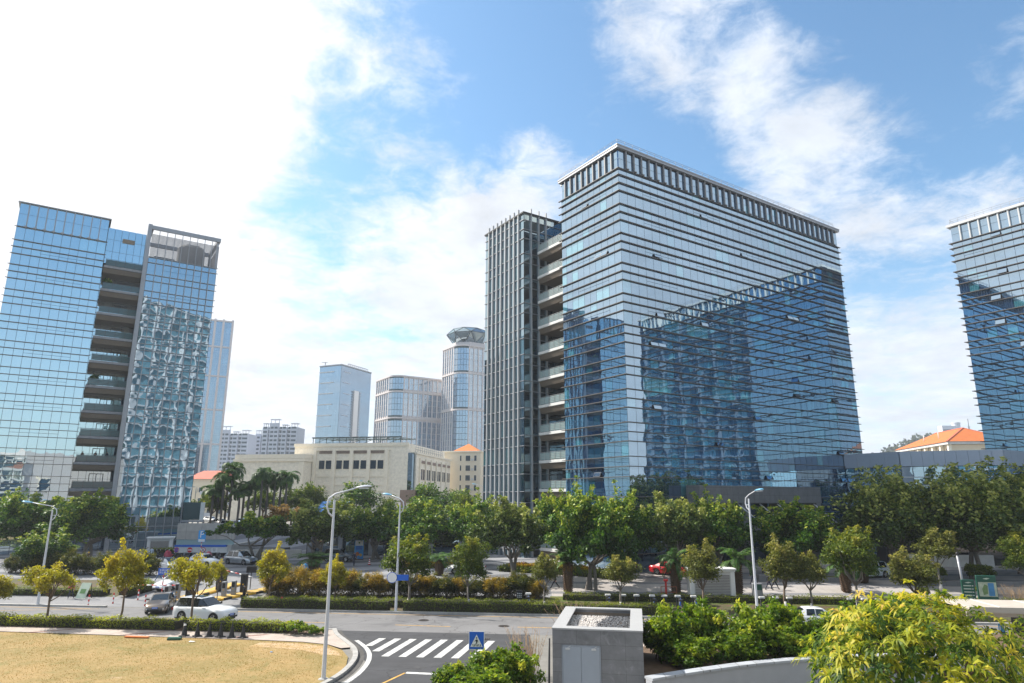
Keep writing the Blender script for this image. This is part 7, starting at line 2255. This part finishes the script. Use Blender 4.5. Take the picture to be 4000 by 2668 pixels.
def person(label, x, y, face, top, bottom, shoes='shoe_dark', stride=0., arms=.15, bend=0., h=1.72, z=None, hair='hair_black', fold=False, lean=0., skirt=None, helmet=None, long_hair=False, parentz=None):
    """one continuous figure; face = heading in degrees (0 = away from the viewer, 180 = towards), stride/arms in radians"""
    J, Rr, E, L = [], [], [], []
    def j(p, r_, par=None, lab='top'):
        J.append(p); Rr.append(r_); i = len(J) - 1
        if par is not None:
            E.append((par, i)); L.append(lab)
        return i
    def fwd(p, o, a):      # swing point p about o in the walking plane (y is forward)
        dy, dz = p[1] - o[1], p[2] - o[2]
        return (p[0], o[1] + dy * math.cos(a) - dz * math.sin(a), o[2] + dy * math.sin(a) + dz * math.cos(a))
    pel = j((0, 0, .95), (.145, .105))
    b = bend
    def B(p):
        return fwd(p, (0, 0, .95), -b - lean)
    sp = j(B((0, 0, 1.14)), (.135, .095), pel); ch = j(B((0, .0, 1.34)), (.165, .105), sp); nk = j(B((0, .0, 1.475)), (.058, .058), ch)
    n2 = j(B((0, .012, 1.53)), (.055, .055), nk, 'skin'); hd = j(B((0, .02, 1.61)), (.078, .092), n2, 'skin'); ht = j(B((0, .01, 1.69)), (.066, .075), hd, 'hair'); hx = j(B((0, 0, 1.72)), (.03, .03), ht, 'hair')
    ns = j(B((0, .118, 1.605)), (.013, .013), hd, 'skin')
    for s in (-1, 1):
        j(B((s * .083, .015, 1.61)), (.014, .018), hd, 'skin')
        sh0 = B((s * .185, 0, 1.415)); sh = j(sh0, (.062, .062), ch)
        a = arms * s
        el0 = fwd(B((s * .225, -.01, 1.14)), sh0, a); el = j(el0, (.043, .043), sh)
        if fold:
            wr0 = (el0[0] * .35, el0[1] + .2, el0[2] + .05)
        else:
            wr0 = fwd(B((s * .235, .035, .90)), sh0, a + .12)
        wr = j(wr0, (.028, .028), el)
        d = np.array(wr0) - np.array(el0); d = d / np.linalg.norm(d)
        pm = np.array(wr0) + d * .075; pa = j(tuple(pm), (.036, .020), wr, 'skin')
        sd = np.cross(d, [s, 0, 0]); sd = sd / (np.linalg.norm(sd) + 1e-9)
        for k, (o, ln) in enumerate(((-.028, .075), (-.010, .09), (.010, .085), (.027, .065))):
            q = pm + sd * o + d * .03
            f1 = j(tuple(q), (.009, .009), pa, 'skin'); f2 = j(tuple(q + d * ln * .55 - np.array([s * .008, 0, 0])), (.008, .008), f1, 'skin'); j(tuple(q + d * ln * .9 - np.array([s * .025, 0, 0])), (.0065, .0065), f2, 'skin')
        th = j(tuple(np.array(wr0) + d * .04 - sd * .038), (.010, .010), wr, 'skin'); j(tuple(np.array(wr0) + d * .085 - sd * .058), (.008, .008), th, 'skin')
        hp0 = (s * .095, 0, .90); hp = j(hp0, (.095, .09), pel, 'bottom')
        kn0 = fwd((s * .10, .01, .50), hp0, stride * s); kn = j(kn0, (.062, .062), hp, 'bottom')
        bk = -.35 * abs(stride) if stride * s < 0 else 0.
        an0 = fwd((kn0[0], kn0[1], kn0[2] - .42), kn0, stride * s * .9 + bk); an = j(an0, (.040, .040), kn, 'bottom')
        j((an0[0], an0[1] - .04, an0[2] - .045), (.034, .03), an, 'shoe'); to = j((an0[0] * 1.1, an0[1] + .14, an0[2] - .055 + (.02 if stride * s > 0 else 0)), (.040, .026), an, 'shoe')
    me = bpy.data.meshes.new('person'); me.from_pydata(J, E, [])
    o = bpy.data.objects.new('person_rig', me); COL.objects.link(o)
    md = o.modifiers.new('skin', 'SKIN'); md.use_smooth_shade = True; md.branch_smoothing = .4
    for i, r_ in enumerate(Rr):
        me.skin_vertices[0].data[i].radius = r_
    me.skin_vertices[0].data[0].use_root = True
    o.modifiers.new('sub', 'SUBSURF').levels = 1; o.modifiers['sub'].render_levels = 1
    dg = bpy.context.evaluated_depsgraph_get()
    nm = bpy.data.meshes.new_from_object(o.evaluated_get(dg)); nm.name = 'person'
    bpy.data.objects.remove(o); bpy.data.meshes.remove(me)
    nm.materials.clear()
    mats = {'top': top, 'bottom': bottom, 'skin': 'skin', 'hair': hair, 'shoe': shoes}; order = list(mats)
    for k in order:
        nm.materials.append(MATS[mats[k]])
    A = np.array([J[a] for a, _ in E]); Bv = np.array([J[b_] for _, b_ in E]); RB = np.array([(max(Rr[a]) + max(Rr[b_])) / 2 for a, b_ in E])
    n = len(nm.polygons); C = np.empty(n * 3); nm.polygons.foreach_get('center', C); C = C.reshape(-1, 3)
    ab = Bv - A; t = np.clip(((C[:, None] - A) * ab).sum(2) / ((ab ** 2).sum(1) + 1e-9), 0, 1)
    dist = np.linalg.norm(C[:, None] - (A + t[..., None] * ab), axis=2) / RB
    li = np.array([order.index(k) for k in L])[dist.argmin(1)]
    zt = np.array(J[hd]); hairy = (np.linalg.norm(C - zt, axis=1) < .16) & ((C[:, 2] > zt[2] + .03) | (C[:, 1] < zt[1] - .045)) & (C[:, 2] > zt[2] - .06)
    li[hairy] = order.index('hair')
    nm.polygons.foreach_set('material_index', li.astype(np.int32)); nm.polygons.foreach_set('use_smooth', np.ones(n, bool))
    zz_ = gz(x, y) + .02 if z is None else z
    zmin = min(p[2] - .03 for p in J)
    r = link('person', nm, None, (x, y, zz_ - zmin * h / 1.72), R(-face)); r.scale = (h / 1.72,) * 3
    tag(r, label, 'person')
    hp_ = J[hd]
    for s in (-1, 1):                                       # eyes and mouth
        pass
    ey = MB()
    for s in (-1, 1):
        ey.box(hp_[0] + s * .032 - .012, hp_[1] + .083, hp_[2] + .012, hp_[0] + s * .032 + .012, hp_[1] + .094, hp_[2] + .022)
    ey.build('eyes', 'hair_black', r)
    MB().box(hp_[0] - .022, hp_[1] + .080, hp_[2] - .048, hp_[0] + .022, hp_[1] + .091, hp_[2] - .038).build('mouth', 'cloth_brown', r)
    if skirt:
        MB().lathe([(.30, .12), (.24, .5), (.17, .92), (.135, 1.08)], n=16).build('skirt', skirt, r)
    if long_hair:
        MB().tube([(0, -.05, hp_[2] + .06), (0, -.10, hp_[2] - .05), (0, -.11, hp_[2] - .22)], [.07, .075, .05], 8).build('hair', 'hair_black', r)
    if helmet:
        MB().lathe([(.125, -.01), (.12, .05), (.09, .1), (.03, .125)], (hp_[0], hp_[1] - .01, hp_[2] + .03), 14).build('helmet', helmet, r)
    return r


person('person in a bright pink top and dark trousers walking by the easel board', -43.6, 69.8, 200, 'cloth_pink', 'cloth_navy', 'shoe_white', stride=.25, arms=.3)
person('person in black jacket and jeans walking across the plaza before the white sedans', -38.9, 77.4, 255, 'cloth_black', 'cloth_denim', 'shoe_white', stride=.5, arms=.35, lean=.05)
person('person in steel blue jacket bending beside a dark scooter on the left', -54.9, 87.6, 60, 'cloth_steel', 'cloth_navy', bend=.45, arms=.5, stride=.2)
person('person with an orange helmet standing behind the one bending on the left', -54.2, 89.2, 190, 'cloth_brown', 'cloth_black', arms=.3, helmet='yellow_paint')
person('person in black print shirt standing at the dark shrub row on the left', -57.2, 87.6, 150, 'cloth_black', 'cloth_grey', arms=.4)
person('person in white shirt standing before the white vent housing, left of two', -50.6, 96.6, 160, 'cloth_white', 'cloth_navy', arms=.2)
person('person in pale blue shirt standing before the white vent housing, right of two', -49.8, 96.2, 175, 'cloth_pale', 'cloth_navy', arms=.3)
person('person in a long black dress with pale bag strap standing at the golden shrubs', -25.4, 67.0, 90, 'cloth_black', 'cloth_black', arms=.2, skirt='cloth_black', long_hair=True, z=.05)
person('person in bright blue vest seen from behind over the dark shrubs', -23.2, 78.6, 10, 'cloth_blue', 'cloth_navy', arms=.3)
person('person in dark suit walking beside the lone traffic cone', -20.2, 89.4, 150, 'cloth_navy', 'cloth_navy', arms=-.5, stride=.18)
person('person in dark trousers walking left beside the stubby palm at the flower bed', 4.5, 72.5, 275, 'cloth_black', 'cloth_black', stride=.55, arms=.4)
person('person in dark clothes walking in front of the red car', 17.5, 78.4, 260, 'cloth_black', 'cloth_black', stride=.5, arms=.3)
person('person in dark suit striding left of the granite planter, behind the far lamp post', 25.6, 74.0, 245, 'cloth_navy', 'cloth_navy', stride=.45, arms=.35)
person('person in black suit in the group behind the granite planter, leftmost', 27.5, 80.4, 170, 'cloth_black', 'cloth_black', arms=.15, h=1.8)
person('person in black suit in the group behind the granite planter, middle', 28.9, 80.2, 190, 'cloth_black', 'cloth_black', stride=.2, arms=.2)
person('person in black skirt suit in the group behind the granite planter, rightmost', 30.4, 80.6, 200, 'cloth_black', 'cloth_black', arms=.1, skirt=None, long_hair=True, h=1.64)
person('person in black jacket walking near the olive street trees, left of a pair', 26.0, 70.9, 90, 'cloth_black', 'cloth_navy', stride=.4, arms=.3)
person('person in grey jacket walking near the olive street trees, right of a pair', 26.7, 71.2, 95, 'cloth_grey', 'cloth_black', stride=.45, arms=.3)
person('person in bright blue jacket at the lower right edge beside the bus shelter', 34.2, 49.6, 20, 'cloth_blue', 'cloth_navy', arms=.4, z=.02)
# people on a balcony of the left tower
LM = Matrix.Translation((-55.8, 118.85, 0)) @ Matrix.Rotation(TH, 4, 'Z')
for lx, ly, face, lab, tp in ((-16.9, 1.3, 120, 'person in brown top on a lower balcony of the left tower, leftmost of three', 'cloth_brown'), (-15.1, .9, 160, 'person with folded arms on a lower balcony of the left tower, middle of three', 'cloth_black'), (-13.4, 1.2, 210, 'person in dark shirt on a lower balcony of the left tower, rightmost of three', 'cloth_navy')):
    p = LM @ Vector((lx, ly, 0))
    person(lab, p.x, p.y, face, tp, 'cloth_grey', arms=.15, fold='folded' in lab, z=15.62, h=1.75)
# potted plants on balconies
pots = Spread([bush_proto('potted_plant', 'plant', 601, .75, 1.9, .35, 'leaf_banyan', 22, 30, 2.2, 5, -.4, .6, leg=.3)])
for lx, k, s, lab in ((-17.0, 1, 1.1, 'small tree in a pot on the second balcony of the left tower'), (-16.9, 5, 1., 'bushy palm in a pot on a middle balcony of the left tower'), (-13.0, 5, .6, 'low potted plant at the right end of a middle balcony of the left tower'), (-12.8, 2, .5, 'low potted plant at the right end of the third balcony of the left tower')):
    p = LM @ Vector((lx, 1.2, 0))
    pots.put(0, (p.x, p.y, 49.2 - 4.2 * k + .02), k, s, lab, 'potted plants on balconies')
MM = Matrix.Translation((14.43, 82.78, 0)) @ Matrix.Rotation(TH, 4, 'Z')
for ly, k, s, lab in ((20.0, 4, .7, 'small potted plant on a balcony of the middle tower, upper half'), (15.5, 8, .8, 'small potted plant on a lower balcony of the middle tower')):
    p = MM @ Vector((3.3, ly, 0))
    pots.put(0, (p.x, p.y, 49.15 - 4.2 * k + .02), k, s, lab, 'potted plants on balconies')
for o in list(bpy.data.objects):
    if o.parent is None and o.type == 'EMPTY' and not o.children:
        bpy.data.objects.remove(o)

# ---------------------------------------------------------------- hazy air
hm_ = bpy.data.materials.new('haze_air'); hm_.use_nodes = True
ht_ = hm_.node_tree; ht_.nodes.clear()
pv_ = ht_.nodes.new('ShaderNodeVolumePrincipled'); ho_ = ht_.nodes.new('ShaderNodeOutputMaterial')
pv_.inputs['Color'].default_value = (.86, .92, 1., 1); pv_.inputs['Density'].default_value = .00026; pv_.inputs['Anisotropy'].default_value = .2
ht_.links.new(pv_.outputs[0], ho_.inputs['Volume'])
hz_box = MB().box(-800, -160, -6, 800, 1200, 122).build('haze', hm_)
hz_box['kind'] = 'stuff'
